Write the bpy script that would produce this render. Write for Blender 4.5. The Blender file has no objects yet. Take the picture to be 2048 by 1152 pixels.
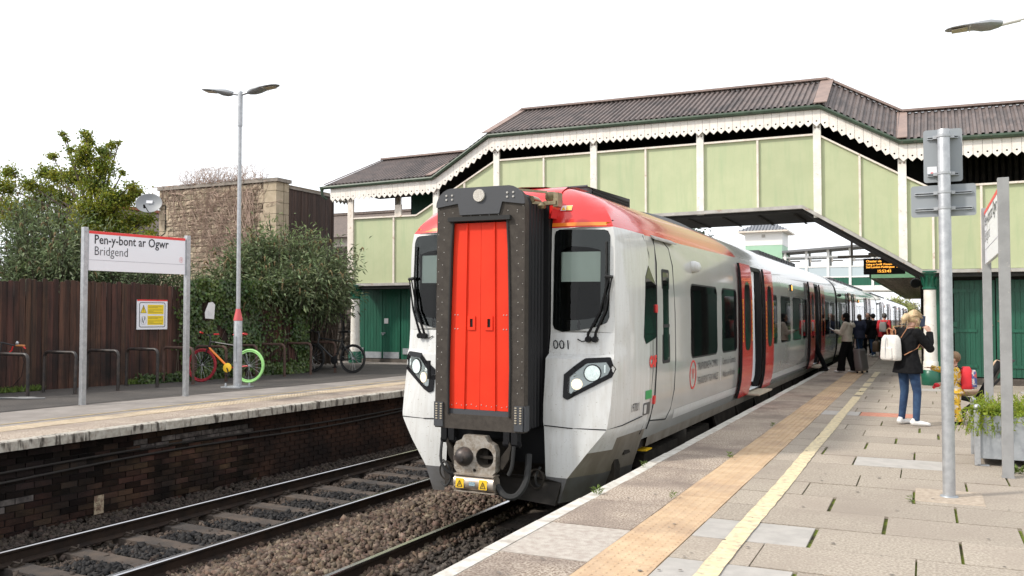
import bpy, math, random
import numpy as np
from mathutils import Vector, Matrix
from mathutils.geometry import tessellate_polygon
R = math.radians
PI = math.pi
rng = random.Random(11)
nr = np.random.RandomState(5)
S = bpy.context.scene
D = bpy.data
COL = S.collection

# ------------------------------------------------------------------ camera, sky, sun, exposure
cd = D.cameras.new('camera'); cam = D.objects.new('camera', cd); COL.objects.link(cam)
cam.location = (0, 0, 1.55)
cam.rotation_euler = (R(90 + 1.833), 0, R(25.267))
cd.sensor_width = 36; cd.lens = 36 * 1750 / 2048
cd.clip_start = 0.05; cd.clip_end = 2000
cd.dof.use_dof = True; cd.dof.focus_distance = 9.6; cd.dof.aperture_fstop = 8.0
S.camera = cam

SUN_DIR = Vector((-0.56, -0.50, 0.66)).normalized()
w = D.worlds.new("World"); S.world = w; w.use_nodes = True
nt = w.node_tree; nt.nodes.clear()
sky = nt.nodes.new('ShaderNodeTexSky'); sky.sky_type = 'NISHITA'; sky.sun_disc = False
sky.sun_elevation = math.asin(SUN_DIR.z); sky.sun_rotation = math.atan2(SUN_DIR.x, SUN_DIR.y)
sky.air_density = 1.0; sky.dust_density = 3.0
hs = nt.nodes.new('ShaderNodeHueSaturation'); hs.inputs['Saturation'].default_value = 0.25
mxs = nt.nodes.new('ShaderNodeMix'); mxs.data_type = 'RGBA'; mxs.inputs[0].default_value = 0.72
mxs.inputs[7].default_value = (13.2, 13.6, 14.2, 1)          # even veil of bright cloud
bg = nt.nodes.new('ShaderNodeBackground'); bg.inputs[1].default_value = 0.10
wo = nt.nodes.new('ShaderNodeOutputWorld')
nt.links.new(sky.outputs[0], hs.inputs['Color']); nt.links.new(hs.outputs[0], mxs.inputs[6])
nt.links.new(mxs.outputs[2], bg.inputs[0]); nt.links.new(bg.outputs[0], wo.inputs[0])

sd = D.lights.new('sun', 'SUN'); sun = D.objects.new('sun', sd); COL.objects.link(sun)
sd.energy = 2.5; sd.angle = R(5); sd.color = (1.0, 0.94, 0.85)
sun.rotation_euler = SUN_DIR.to_track_quat('Z', 'Y').to_euler()
S.view_settings.view_transform = 'Standard'; S.view_settings.look = 'None'
S.view_settings.gamma = 1.0; S.view_settings.exposure = 0.40
S.view_settings.use_curve_mapping = False
S.render.engine = 'CYCLES'
S.cycles.max_bounces = 7; S.cycles.transparent_max_bounces = 8
S.cycles.use_denoising = True

# ------------------------------------------------------------------ materials
def lin(c):
    return tuple(c) + (1,) if len(c) == 3 else tuple(c)

def M(name, c, c2=None, ns=6, lo=.38, hi=.62, rough=.6, rough2=None, bump=0, bs=60, bd=.02, metal=0, coat=0,
      rv=0, isl=0, st=(1, 1, 1), spec=.5, c3=None, ns3=2, lo3=.5, hi3=.75, st3=(1, 1, 1), emit=None, trans=0, hue=0):
    m = D.materials.new(name); m.use_nodes = True
    n = m.node_tree.nodes; L = m.node_tree.links
    b = n['Principled BSDF']
    b.inputs['Roughness'].default_value = rough; b.inputs['Metallic'].default_value = metal
    b.inputs['Coat Weight'].default_value = coat; b.inputs['Coat Roughness'].default_value = .06
    b.inputs['Specular IOR Level'].default_value = spec
    if emit:
        b.inputs['Emission Color'].default_value = lin(emit[0]); b.inputs['Emission Strength'].default_value = emit[1]
    geo = n.new('ShaderNodeNewGeometry')
    def noise(scale, stv, detail=5):
        mp = n.new('ShaderNodeMapping'); mp.inputs['Scale'].default_value = stv
        L.new(geo.outputs['Position'], mp.inputs['Vector'])
        t = n.new('ShaderNodeTexNoise'); t.inputs['Scale'].default_value = scale; t.inputs['Detail'].default_value = detail
        t.inputs['Roughness'].default_value = .6
        L.new(mp.outputs[0], t.inputs['Vector']); return t
    def ramp(src, a, z):
        r = n.new('ShaderNodeMapRange'); r.inputs[1].default_value = a; r.inputs[2].default_value = z
        L.new(src, r.inputs[0]); return r.outputs[0]
    col = None
    fac = None
    if c2 is not None:
        t = noise(ns, st); fac = ramp(t.outputs[0], lo, hi)
        mx = n.new('ShaderNodeMix'); mx.data_type = 'RGBA'
        mx.inputs[6].default_value = lin(c); mx.inputs[7].default_value = lin(c2)
        L.new(fac, mx.inputs[0]); col = mx.outputs[2]
    if c3 is not None:
        t = noise(ns3, st3); f3 = ramp(t.outputs[0], lo3, hi3)
        mx = n.new('ShaderNodeMix'); mx.data_type = 'RGBA'
        if col is None: mx.inputs[6].default_value = lin(c)
        else: L.new(col, mx.inputs[6])
        mx.inputs[7].default_value = lin(c3); L.new(f3, mx.inputs[0]); col = mx.outputs[2]
    if rv or isl or hue:
        if isl: src = geo.outputs['Random Per Island']; a = isl
        else: src = n.new('ShaderNodeObjectInfo').outputs['Random']; a = rv
        h = n.new('ShaderNodeHueSaturation')
        r = n.new('ShaderNodeMapRange'); r.inputs[3].default_value = 1 - a; r.inputs[4].default_value = 1 + a
        L.new(src, r.inputs[0]); L.new(r.outputs[0], h.inputs['Value'])
        if hue:
            mm = n.new('ShaderNodeMath'); mm.operation = 'MULTIPLY'; mm.inputs[1].default_value = 7.31; L.new(src, mm.inputs[0])
            fr = n.new('ShaderNodeMath'); fr.operation = 'FRACT'; L.new(mm.outputs[0], fr.inputs[0])
            r2 = n.new('ShaderNodeMapRange'); r2.inputs[3].default_value = .5 - hue; r2.inputs[4].default_value = .5 + hue
            L.new(fr.outputs[0], r2.inputs[0]); L.new(r2.outputs[0], h.inputs['Hue'])
        if col is None: h.inputs['Color'].default_value = lin(c)
        else: L.new(col, h.inputs['Color'])
        col = h.outputs[0]
    if col is None: b.inputs['Base Color'].default_value = lin(c)
    else: L.new(col, b.inputs['Base Color'])
    if rough2 is not None and fac is not None:
        r = n.new('ShaderNodeMapRange'); r.inputs[3].default_value = rough; r.inputs[4].default_value = rough2
        L.new(fac, r.inputs[0]); L.new(r.outputs[0], b.inputs['Roughness'])
    if bump:
        t = noise(bs, st, 4)
        bn = n.new('ShaderNodeBump'); bn.inputs['Strength'].default_value = bump; bn.inputs['Distance'].default_value = bd
        L.new(t.outputs[0], bn.inputs['Height']); L.new(bn.outputs[0], b.inputs['Normal'])
    if trans:
        out = [x for x in n if x.type == 'OUTPUT_MATERIAL'][0]
        tl = n.new('ShaderNodeBsdfTranslucent'); ms = n.new('ShaderNodeMixShader'); ms.inputs[0].default_value = trans
        if col is None: tl.inputs[0].default_value = lin(c)
        else: L.new(col, tl.inputs[0])
        L.new(b.outputs[0], ms.inputs[1]); L.new(tl.outputs[0], ms.inputs[2]); L.new(ms.outputs[0], out.inputs[0])
    return m

def Mglass(name, tint=(.55, .6, .58)):
    m = D.materials.new(name); m.use_nodes = True
    n = m.node_tree.nodes; L = m.node_tree.links; n.remove(n['Principled BSDF'])
    out = [x for x in n if x.type == 'OUTPUT_MATERIAL'][0]
    t = n.new('ShaderNodeBsdfTransparent'); t.inputs[0].default_value = lin(tint)
    g = n.new('ShaderNodeBsdfGlossy'); g.inputs['Roughness'].default_value = .02
    fr = n.new('ShaderNodeFresnel'); fr.inputs[0].default_value = 1.38
    ms = n.new('ShaderNodeMixShader'); L.new(fr.outputs[0], ms.inputs[0]); L.new(t.outputs[0], ms.inputs[1]); L.new(g.outputs[0], ms.inputs[2])
    L.new(ms.outputs[0], out.inputs[0]); return m

# ------------------------------------------------------------------ mesh builder
def frame(d, up=None):
    d = d.normalized()
    if up is None: up = Vector((0, 0, 1)) if abs(d.z) < .9 else Vector((0, 1, 0))
    a = d.cross(up).normalized(); b = a.cross(d).normalized()
    return a, b

class MB:
    def __init__(s): s.v = []; s.f = []; s.m = []; s.sm = []
    def add(s, vs, fs, mi=0, smooth=False):
        o = len(s.v); s.v.extend([tuple(p) for p in vs])
        for f in fs: s.f.append(tuple(i + o for i in f)); s.m.append(mi); s.sm.append(smooth)
        return s
    def box(s, x0, x1, y0, y1, z0, z1, mi=0):
        return s.add([(x0, y0, z0), (x1, y0, z0), (x1, y1, z0), (x0, y1, z0), (x0, y0, z1), (x1, y0, z1), (x1, y1, z1), (x0, y1, z1)],
              [(0, 3, 2, 1), (4, 5, 6, 7), (0, 1, 5, 4), (1, 2, 6, 5), (2, 3, 7, 6), (3, 0, 4, 7)], mi)
    def obox(s, c, dx, dy, dz, sx, sy, sz, mi=0):
        """oriented box: centre, three unit directions, full sizes"""
        c = Vector(c); a = Vector(dx) * (sx / 2); b = Vector(dy) * (sy / 2); e = Vector(dz) * (sz / 2)
        vs = [c + i * a + j * b + k * e for k in (-1, 1) for i, j in ((-1, -1), (1, -1), (1, 1), (-1, 1))]
        return s.add(vs, [(0, 3, 2, 1), (4, 5, 6, 7), (0, 1, 5, 4), (1, 2, 6, 5), (2, 3, 7, 6), (3, 0, 4, 7)], mi)
    def bar(s, p, q, w_, h_, mi=0, up=None):
        p = Vector(p); q = Vector(q); d = (q - p); a, b = frame(d, up)
        return s.obox((p + q) / 2, d.normalized(), a, b, d.length, w_, h_, mi)
    def prism(s, poly, ext, mi=0, holes=(), smooth=False):
        """poly: 3D points (planar), ext: extrusion vector"""
        ext = Vector(ext); loops = [[Vector(p) for p in poly]] + [[Vector(p) for p in h] for h in holes]
        allp = [p for l in loops for p in l]; n = len(allp)
        tris = tessellate_polygon(loops)
        s.add(allp + [p + ext for p in allp], [], mi)
        o = len(s.v) - 2 * n
        nrm = Vector((0, 0, 0))
        for t in tris:
            nrm += (allp[t[1]] - allp[t[0]]).cross(allp[t[2]] - allp[t[0]])
        flip = nrm.dot(ext) > 0
        for t in tris:
            t1 = t if not flip else t[::-1]
            s.f.append(tuple(o + i for i in t1)); s.m.append(mi); s.sm.append(False)
            s.f.append(tuple(o + n + i for i in t1[::-1])); s.m.append(mi); s.sm.append(False)
        b = 0
        for l in loops:
            k = len(l)
            for i in range(k):
                j = (i + 1) % k
                s.f.append((o + b + i, o + b + j, o + n + b + j, o + n + b + i)); s.m.append(mi); s.sm.append(smooth)
            b += k
        return s
    def face(s, poly, mi=0): return s.add(poly, [tuple(range(len(poly)))], mi)
    def tube(s, path, r, n=8, caps=True, mi=0, ell=1.0, up=None, smooth=True):
        path = [Vector(p) for p in path]; k = len(path)
        if not hasattr(r, '__len__'): r = [r] * k
        rings = []; a = None
        for i, p in enumerate(path):
            d = (path[min(i + 1, k - 1)] - path[max(i - 1, 0)])
            if d.length < 1e-9: d = Vector((0, 0, 1))
            d.normalize()
            if a is None: a, b = frame(d, up)
            else:
                a = (a - d * a.dot(d)).normalized(); b = a.cross(d).normalized()
            rr = r[i]; rx, ry = rr if hasattr(rr, '__len__') else (rr, rr * ell)
            rings.append([p + a * (rx * math.cos(2 * PI * j / n)) + b * (ry * math.sin(2 * PI * j / n)) for j in range(n)])
        vs = [q for rg in rings for q in rg]
        fs = [(i * n + j, (i + 1) * n + j, (i + 1) * n + (j + 1) % n, i * n + (j + 1) % n) for i in range(k - 1) for j in range(n)]
        s.add(vs, fs, mi, smooth)
        if caps:
            o = len(s.v) - len(vs)
            s.f.append(tuple(o + j for j in range(n))); s.m.append(mi); s.sm.append(False)
            s.f.append(tuple(o + (k - 1) * n + j for j in reversed(range(n)))); s.m.append(mi); s.sm.append(False)
        return s
    def cyl(s, p, q, r, n=12, mi=0, caps=True): return s.tube([p, q], r, n, caps, mi)
    def lathe(s, prof, c=(0, 0, 0), n=16, mi=0, axis='z'):
        vs = []
        for (r, z) in prof:
            for j in range(n):
                x = r * math.cos(2 * PI * j / n); y = r * math.sin(2 * PI * j / n)
                p = (x, y, z) if axis == 'z' else ((x, z, y) if axis == 'y' else (z, x, y))
                vs.append((c[0] + p[0], c[1] + p[1], c[2] + p[2]))
        k = len(prof)
        fs = [(i * n + j, i * n + (j + 1) % n, (i + 1) * n + (j + 1) % n, (i + 1) * n + j) for i in range(k - 1) for j in range(n)]
        s.add(vs, fs, mi, True)
        o = len(s.v) - len(vs)
        s.f.append(tuple(o + j for j in reversed(range(n)))); s.m.append(mi); s.sm.append(False)
        s.f.append(tuple(o + (k - 1) * n + j for j in range(n))); s.m.append(mi); s.sm.append(False)
        return s
    def sphere(s, c, r, n=10, m=6, mi=0):
        r = r if hasattr(r, '__len__') else (r, r, r)
        prof = []
        vs = []; 
        for i in range(m + 1):
            th = PI * i / m
            for j in range(n):
                ph = 2 * PI * j / n
                vs.append((c[0] + r[0] * math.sin(th) * math.cos(ph), c[1] + r[1] * math.sin(th) * math.sin(ph), c[2] + r[2] * math.cos(th)))
        fs = [(i * n + j, (i + 1) * n + j, (i + 1) * n + (j + 1) % n, i * n + (j + 1) % n) for i in range(m) for j in range(n)]
        return s.add(vs, fs, mi, True)
    def grid(s, rows, mi=0, smooth=True, mif=None, skip=None):
        k = len(rows); n = len(rows[0]); o = len(s.v)
        s.v.extend([tuple(p) for r in rows for p in r])
        for i in range(k - 1):
            for j in range(n - 1):
                if skip and skip(i, j): continue
                s.f.append((o + i * n + j, o + i * n + j + 1, o + (i + 1) * n + j + 1, o + (i + 1) * n + j))
                s.m.append(mif(i, j) if mif else mi); s.sm.append(smooth)
        return s
    def mirror_x(s, x0=0.0):
        n = len(s.v); k = len(s.f)
        s.v += [(2 * x0 - p[0], p[1], p[2]) for p in s.v[:n]]
        for i in range(k):
            s.f.append(tuple(j + n for j in reversed(s.f[i]))); s.m.append(s.m[i]); s.sm.append(s.sm[i])
        return s
    def mesh(s, name, mats, off=None, sharp=40):
        me = D.meshes.new(name)
        v = s.v if off is None else [(p[0] - off.x, p[1] - off.y, p[2] - off.z) for p in s.v]
        me.from_pydata(v, [], s.f)
        if not isinstance(mats, (list, tuple)): mats = [mats]
        for mt in mats: me.materials.append(mt)
        if len(mats) > 1: me.polygons.foreach_set('material_index', s.m)
        if any(s.sm):
            me.polygons.foreach_set('use_smooth', s.sm); me.set_sharp_from_angle(angle=R(sharp))
        me.update(); return me
    def build(s, name, mats, parent=None, sharp=40, bevel=0, seg=2):
        off = wloc(parent)
        me = s.mesh(name, mats, off, sharp)
        o = D.objects.new(name, me); COL.objects.link(o)
        if parent is not None: o.parent = parent
        if bevel:
            b = o.modifiers.new('bevel', 'BEVEL'); b.width = bevel; b.segments = seg; b.limit_method = 'ANGLE'; b.angle_limit = R(40)
        return o

def wloc(o):
    v = Vector((0, 0, 0))
    while o is not None: v = v + o.location; o = o.parent
    return v

def tag(o, label=None, cat=None, group=None, kind=None):
    if label: o['label'] = label
    if cat: o['category'] = cat
    if group: o['group'] = group
    if kind: o['kind'] = kind
    return o
def thing(name, label, cat, loc=(0, 0, 0), group=None):
    o = D.objects.new(name, None); COL.objects.link(o); o.location = loc; o.empty_display_size = .2
    return tag(o, label, cat, group)
def struct(o): o['kind'] = 'structure'; return o
def stuff(o): o['kind'] = 'stuff'; return o
def piece(name, me, parent, loc, rz=0, sc=None, rot=None):
    o = D.objects.new(name, me); COL.objects.link(o)
    o.location = Vector(loc) - wloc(parent)
    if parent is not None: o.parent = parent
    if rot is not None: o.rotation_euler = rot
    elif rz: o.rotation_euler = (0, 0, rz)
    if sc is not None: o.scale = sc
    return o
KIDS = {}
def copy_tree(o, parent=None):
    c = o.copy(); COL.objects.link(c)
    if parent is not None: c.parent = parent
    for ch in list(o.children): copy_tree(ch, c)
    return c

def text(name, s, size, mat, parent, o, r, u, ax='LEFT', sx=1.0, off=.003, bold=0.0):
    """flat lettering: o origin, r reading direction, u up"""
    cu = D.curves.new('lettering', 'FONT'); cu.body = s; cu.size = size; cu.align_x = ax; cu.resolution_u = 2; cu.offset = bold
    ob = D.objects.new('lettering', cu); me0 = D.meshes.new_from_object(ob)
    D.objects.remove(ob); D.curves.remove(cu)
    r = Vector(r).normalized(); u = Vector(u).normalized(); nn = r.cross(u)
    o = Vector(o) - wloc(parent) + nn * off
    me0.transform(Matrix(((r.x * sx, u.x, nn.x, o.x), (r.y * sx, u.y, nn.y, o.y), (r.z * sx, u.z, nn.z, o.z), (0, 0, 0, 1))))
    me0.name = name; me0.materials.clear(); me0.materials.append(mat)
    t = D.objects.new(name, me0); COL.objects.link(t); t.parent = parent
    return t

def np_mesh(name, V, F, mat, parent=None, smooth=False):
    """V (n,3), F (k,m) equal-sized faces"""
    off = wloc(parent); V = np.asarray(V, dtype=np.float32) - np.array(off, dtype=np.float32)
    F = np.asarray(F, dtype=np.int32); k, m_ = F.shape
    me = D.meshes.new(name); me.vertices.add(len(V)); me.vertices.foreach_set('co', V.ravel())
    me.loops.add(k * m_); me.loops.foreach_set('vertex_index', F.ravel())
    me.polygons.add(k); me.polygons.foreach_set('loop_start', np.arange(0, k * m_, m_, dtype=np.int32))
    me.polygons.foreach_set('loop_total', np.full(k, m_, dtype=np.int32))
    if smooth: me.polygons.foreach_set('use_smooth', np.ones(k, dtype=bool))
    me.update(calc_edges=True); me.validate()
    me.materials.append(mat)
    o = D.objects.new(name, me); COL.objects.link(o)
    if parent is not None: o.parent = parent
    return o

def leaves(P, Nrm, Dirs, L, Wd, fold=.25):
    """arrays of leaf positions, normals, directions -> verts, faces (two quads folded along the midrib)"""
    n = len(P)
    Dn = Dirs / (np.linalg.norm(Dirs, axis=1, keepdims=True) + 1e-9)
    Sd = np.cross(Dn, Nrm); Sd /= (np.linalg.norm(Sd, axis=1, keepdims=True) + 1e-9)
    Nn = np.cross(Sd, Dn)
    L = np.broadcast_to(np.asarray(L).reshape(-1, 1), (n, 1)); Wd = np.broadcast_to(np.asarray(Wd).reshape(-1, 1), (n, 1))
    base = P; tip = P + Dn * L - Nn * L * .12
    mid = P + Dn * L * .45
    l = mid + Sd * Wd / 2 + Nn * Wd * fold; r = mid - Sd * Wd / 2 + Nn * Wd * fold
    V = np.stack([base, l, tip, r], 1).reshape(-1, 3)
    i = np.arange(n)[:, None] * 4
    F = np.concatenate([np.concatenate([i, i + 1, i + 2], 1), np.concatenate([i, i + 2, i + 3], 1)], 0)
    return V, F
def rand_dirs(n):
    d = nr.normal(size=(n, 3)); return d / np.linalg.norm(d, axis=1, keepdims=True)

def resample(loop, n):
    """closed 2D loop -> n points evenly spaced, corners kept near"""
    P = [Vector(p) for p in loop]; k = len(P); L = [(P[(i + 1) % k] - P[i]).length for i in range(k)]; tot = sum(L); out = []
    for j in range(n):
        d = tot * j / n; i = 0
        while i < k - 1 and d > L[i]: d -= L[i]; i += 1
        q = P[i].lerp(P[(i + 1) % k], min(1, d / (L[i] + 1e-9))); out.append((q.x, q.y))
    return out
def ring(m, outer, inner, fn, n=56, flip=False, depth=None):
    """band between two outlines, each point laid on a surface by fn(x, z)"""
    a = [fn(*p) for p in resample(outer, n)]; b = [fn(*p) for p in resample(inner, n)]
    rows = [a + a[:1], b + b[:1]]
    if depth: rows = [[(p[0], p[1] + depth, p[2]) for p in rows[0]]] + rows
    if flip: rows = [r[::-1] for r in rows]
    return m.grid(rows, smooth=False)
def fill(m, loop, fn, n=40, flip=False, ks=(1, .8, .6, .4, .2, .001)):
    q = resample(loop, n); cx = sum(p[0] for p in q) / n; cz = sum(p[1] for p in q) / n
    rows = [[fn(cx + (p[0] - cx) * k, cz + (p[1] - cz) * k) for p in q] for k in ks]; rows = [r + r[:1] for r in rows]
    if flip: rows = [r[::-1] for r in rows]
    return m.grid(rows, smooth=False)
def arc_pts(c, r, a0, a1, n, plane='xz'):
    out = []
    for i in range(n + 1):
        a = a0 + (a1 - a0) * i / n
        if plane == 'xz': out.append((c[0] + r * math.cos(a), c[1], c[2] + r * math.sin(a)))
        elif plane == 'yz': out.append((c[0], c[1] + r * math.cos(a), c[2] + r * math.sin(a)))
        else: out.append((c[0] + r * math.cos(a), c[1] + r * math.sin(a), c[2]))
    return out
def rrect(x0, x1, z0, z1, r, n=4):
    """rounded rectangle as 2D points"""
    out = []
    for cx, cz, a in ((x1 - r, z1 - r, 0), (x0 + r, z1 - r, 90), (x0 + r, z0 + r, 180), (x1 - r, z0 + r, 270)):
        for i in range(n + 1):
            t = R(a + 90 * i / n); out.append((cx + r * math.cos(t), cz + r * math.sin(t)))
    return out
# ------------------------------------------------------------------ material library
m_soil = M('soil', (.05, .042, .035), (.09, .075, .06), 3, rough=.95, bump=.6, bs=30)
m_bed = M('ballast_bed', (.05, .042, .034), (.10, .08, .06), 18, rough=.95, bump=.8, bs=40)
m_stoneb = M('ballast_stone', (.092, .056, .036), (.175, .135, .10), 9, rough=.9, isl=.45, hue=.02, c3=(.06, .038, .026), ns3=3, lo3=.42, hi3=.7)
m_stoned = M('oily_ballast_stone', (.015, .0148, .016), (.034, .031, .029), 9, spec=.2, rough=.75, isl=.4)
m_rail = M('rail_rust', (.034, .022, .016), (.018, .013, .011), 5, spec=.2, rough=.75, bump=.2, bs=90)
m_railtop = M('rail_head', (.62, .62, .64), (.45, .43, .42), 3, rough=.16, metal=1, st=(1, .1, 1))
m_sleeper = M('sleeper_concrete', (.085, .062, .047), (.048, .037, .030), 4, rough=.9, bump=.4, bs=50, c3=(.03, .026, .024), ns3=2.2, lo3=.45, hi3=.7)
m_clip = M('rail_clip', (.06, .045, .035), rough=.7, metal=.4)
m_brick = M('sooty_brick', (.062, .034, .023), (.025, .0165, .0135), 2.2, spec=.15, rough=.9, bump=.7, bs=55, rv=.75, hue=.02, c3=(.017, .013, .012), ns3=.9, lo3=.46, hi3=.66)
m_brickpale = M('limewashed_brick', (.15, .13, .12), (.05, .042, .04), 9, rough=.9, bump=.6, bs=55, rv=.4)
m_mortar = M('sooty_mortar', (.012, .010, .010), (.024, .020, .018), 4, rough=1)
m_coping = M('coping_white', (.50, .47, .41), (.36, .32, .27), 14, rough=.85, bump=.5, bs=60, c3=(.075, .062, .05), ns3=5, lo3=.52, hi3=.62, st3=(2.2, 2.2, .5), rv=.06)
m_edgewhite = M('white_edge_paint', (.62, .60, .55), (.46, .43, .38), 9, rough=.75, bump=.3, bs=90, c3=(.28, .24, .2), ns3=3, lo3=.58, hi3=.72, rv=.04)
m_aggr = M('aggregate_coping', (.19, .13, .095), (.58, .50, .41), 62, lo=.40, hi=.60, rough=.9, bump=.7, bs=120, c3=(.20, .155, .13), ns3=1.1, lo3=.42, hi3=.68, rv=.10)
m_tact = M('buff_tactile', (.53, .385, .245), (.45, .31, .19), 5, rough=.85, bump=.2, bs=130, c3=(.34, .235, .16), ns3=1.4, lo3=.48, hi3=.72, rv=.05)
m_slab = M('paving_slab_stone', (.46, .40, .325), (.25, .21, .17), 55, lo=.36, hi=.64, rough=.9, bump=.45, bs=130, rv=.10, c3=(.30, .25, .205), ns3=.9, lo3=.44, hi3=.72)
m_slabgrey = M('grey_smooth_slab', (.405, .38, .35), (.345, .325, .30), 7, rough=.85, bump=.15, bs=150, rv=.06)
m_slabred = M('terracotta_slab', (.42, .15, .09), (.5, .25, .18), 14, rough=.85, bump=.3, bs=120)
m_slabpale = M('concrete_footing', (.44, .365, .285), (.33, .265, .205), 20, rough=.9, bump=.3, bs=120)
m_moss = M('mossy_joint', (.10, .14, .014), (.22, .27, .025), 60, rough=1, bump=.8, bs=120, c3=(.05, .04, .022), ns3=3.0, lo3=.46, hi3=.64)
m_yellow = M('yellow_line_paint', (.67, .57, .37), (.60, .49, .30), 12, rough=.75, c3=(.40, .33, .24), ns3=16, lo3=.50, hi3=.66, bump=.2, bs=120)
m_asph = M('asphalt', (.29, .26, .235), (.22, .195, .175), 2.0, rough=.9, bump=.5, bs=160, c3=(.19, .17, .15), ns3=120, lo3=.55, hi3=.7)
m_asphdark = M('dark_asphalt', (.075, .065, .058), (.05, .044, .04), 1.6, rough=.9, bump=.5, bs=160, c3=(.11, .1, .09), ns3=120, lo3=.55, hi3=.7)
m_tar = M('tar_seam', (.03, .026, .024), rough=.8)
m_weed = M('weed_leaf', (.10, .17, .03), (.16, .22, .04), 20, rough=.6, isl=.35, trans=.3)

m_galv = M('galvanised_steel', (.46, .47, .48), (.36, .37, .385), 14, rough=.42, metal=.55, bump=.06, bs=60)
m_galv2 = M('dull_galvanised_sheet', (.38, .40, .42), (.30, .32, .34), 7, rough=.5, metal=.4, c3=(.5, .51, .52), ns3=9, lo3=.55, hi3=.75)
m_greypost = M('grey_post_paint', (.30, .30, .30), (.25, .25, .25), 6, rough=.55, bump=.05, bs=60, c3=(.4, .38, .36), ns3=15, lo3=.68, hi3=.74)
m_signback = M('grey_sign_back', (.27, .29, .31), rough=.5)
m_signwhite = M('white_sign_face', (.80, .80, .84), rough=.35, coat=.2)
m_signred = M('red_sign_band', (.75, .045, .04), rough=.4)
m_ink = M('dark_lettering', (.018, .019, .026), rough=.5)
m_inkgrey = M('grey_line', (.42, .42, .46), rough=.5)
m_signyellow = M('yellow_sign_panel', (.85, .62, .02), rough=.45)
m_black = M('black_plastic', (.009, .009, .010), rough=.55, spec=.2)
m_blackgloss = M('black_gloss', (.006, .006, .007), rough=.25, spec=.2)
m_rubber = M('rubber', (.018, .018, .018), rough=.8)
m_red = M('red_paint', (.62, .03, .03), rough=.4)
m_white = M('white_plain', (.75, .74, .72), rough=.5)

m_fence = M('fence_board', (.088, .038, .024), (.034, .018, .013), 3.0, rough=.85, bump=.5, bs=30, st=(6, 6, .35), rv=.45, hue=.012, c3=(.012, .009, .008), ns3=1.1, lo3=.5, hi3=.72)
m_clad = M('timber_cladding', (.062, .034, .024), (.032, .019, .015), 3, rough=.8, bump=.4, bs=24, st=(6, 6, .3), rv=.3)
m_bstone = M('sandstone_block', (.47, .385, .28), (.34, .27, .19), 5, rough=.95, bump=.9, bs=18, bd=.05, rv=.22, hue=.01)
m_quoin = M('dressed_quoin', (.43, .35, .25), (.36, .29, .2), 6, rough=.9, bump=.4, bs=40, rv=.10)
m_capst = M('cap_stone', (.30, .26, .22), (.2, .175, .15), 4, rough=.9, bump=.4, bs=40)
m_bmort = M('stone_mortar', (.20, .16, .115), (.14, .11, .08), 6, rough=1)
m_twig = M('dry_creeper', (.46, .34, .27), (.32, .225, .175), 4, rough=.9)
m_bark = M('bark', (.10, .075, .055), (.06, .045, .035), 8, rough=.95, bump=.6, bs=25)
m_leafA = M('maple_leaf', (.27, .28, .028), (.12, .165, .022), 1.5, rough=.55, isl=.45, hue=.035, trans=.45)
m_leafB = M('buddleia_leaf', (.20, .245, .125), (.085, .12, .045), 1.6, rough=.6, isl=.6, hue=.025, trans=.3)
m_leafC = M('ivy_leaf', (.040, .075, .018), (.085, .13, .030), 1.8, rough=.4, isl=.55, hue=.03, trans=.2)
m_leafD = M('pale_bush_leaf', (.21, .27, .11), (.13, .18, .065), 1.2, rough=.6, isl=.4, hue=.02, trans=.3)  # pale green leaf of the thin shoots
m_brac = M('faded_flower_spike', (.17, .12, .05), (.1, .07, .03), 8, rough=.9, isl=.3)
m_leafE = M('hazy_tree_leaf', (.30, .34, .09), (.34, .35, .14), .5, rough=.7, isl=.3, trans=.3)  # distance haze is put into this brightened leaf colour
m_conif = M('conifer_leaf', (.045, .07, .03), (.03, .05, .02), 1, rough=.7, isl=.3)
m_planter = M('planter_leaf', (.30, .36, .03), (.20, .28, .03), 6, rough=.6, isl=.35, hue=.02, trans=.4)
m_tile = M('roof_tile', (.16, .12, .10), (.10, .08, .07), 10, rough=.8)

m_bgreen = M('pale_green_panel', (.445, .478, .285), (.41, .448, .262), 2.0, rough=.5, bump=.03, bs=9, c3=(.35, .42, .24), ns3=2.4, lo3=.50, hi3=.80, st3=(3, 3, .30), rv=.05)
m_cream = M('cream_paint', (.74, .67, .59), (.66, .58, .50), 6, rough=.55, c3=(.38, .24, .15), ns3=9, lo3=.60, hi3=.76)
m_valance = M('white_valance_board', (.80, .75, .69), (.73, .67, .60), 7, rough=.6, rv=.05, c3=(.46, .34, .25), ns3=7, lo3=.66, hi3=.82, st3=(3, 3, .6))
m_gutter = M('green_gutter', (.045, .075, .045), (.03, .05, .03), 5, rough=.5, c3=(.12, .1, .08), ns3=9, lo3=.62, hi3=.72)
m_roof = M('corrugated_roof', (.155, .122, .112), (.115, .095, .09), 3, rough=.6, c3=(.07, .06, .058), ns3=1.5, lo3=.5, hi3=.72, rv=.06)
m_flash = M('roof_flashing', (.28, .20, .17), (.22, .16, .14), 4, rough=.6, rv=.06)
m_dark = M('dark_underside', (.018, .017, .016), (.03, .027, .025), 4, rough=.9)  # near-black for undersides and inner faces of the bridge and stores
m_soffbeam = M('grey_beam', (.42, .40, .37), (.33, .31, .285), 5, rough=.6, c3=(.3, .16, .09), ns3=8, lo3=.6, hi3=.72)
m_dgreen = M('dark_green_timber', (.012, .105, .062), (.009, .08, .047), 3, rough=.42, bump=.25, bs=30, st=(5, 5, .4), rv=.12)
m_dgreeniron = M('dark_green_iron', (.012, .11, .064), (.009, .085, .05), 6, rough=.35)
m_fgreen = M('mid_green_cladding', (.20, .40, .24), (.18, .36, .215), 3, rough=.5)
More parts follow.
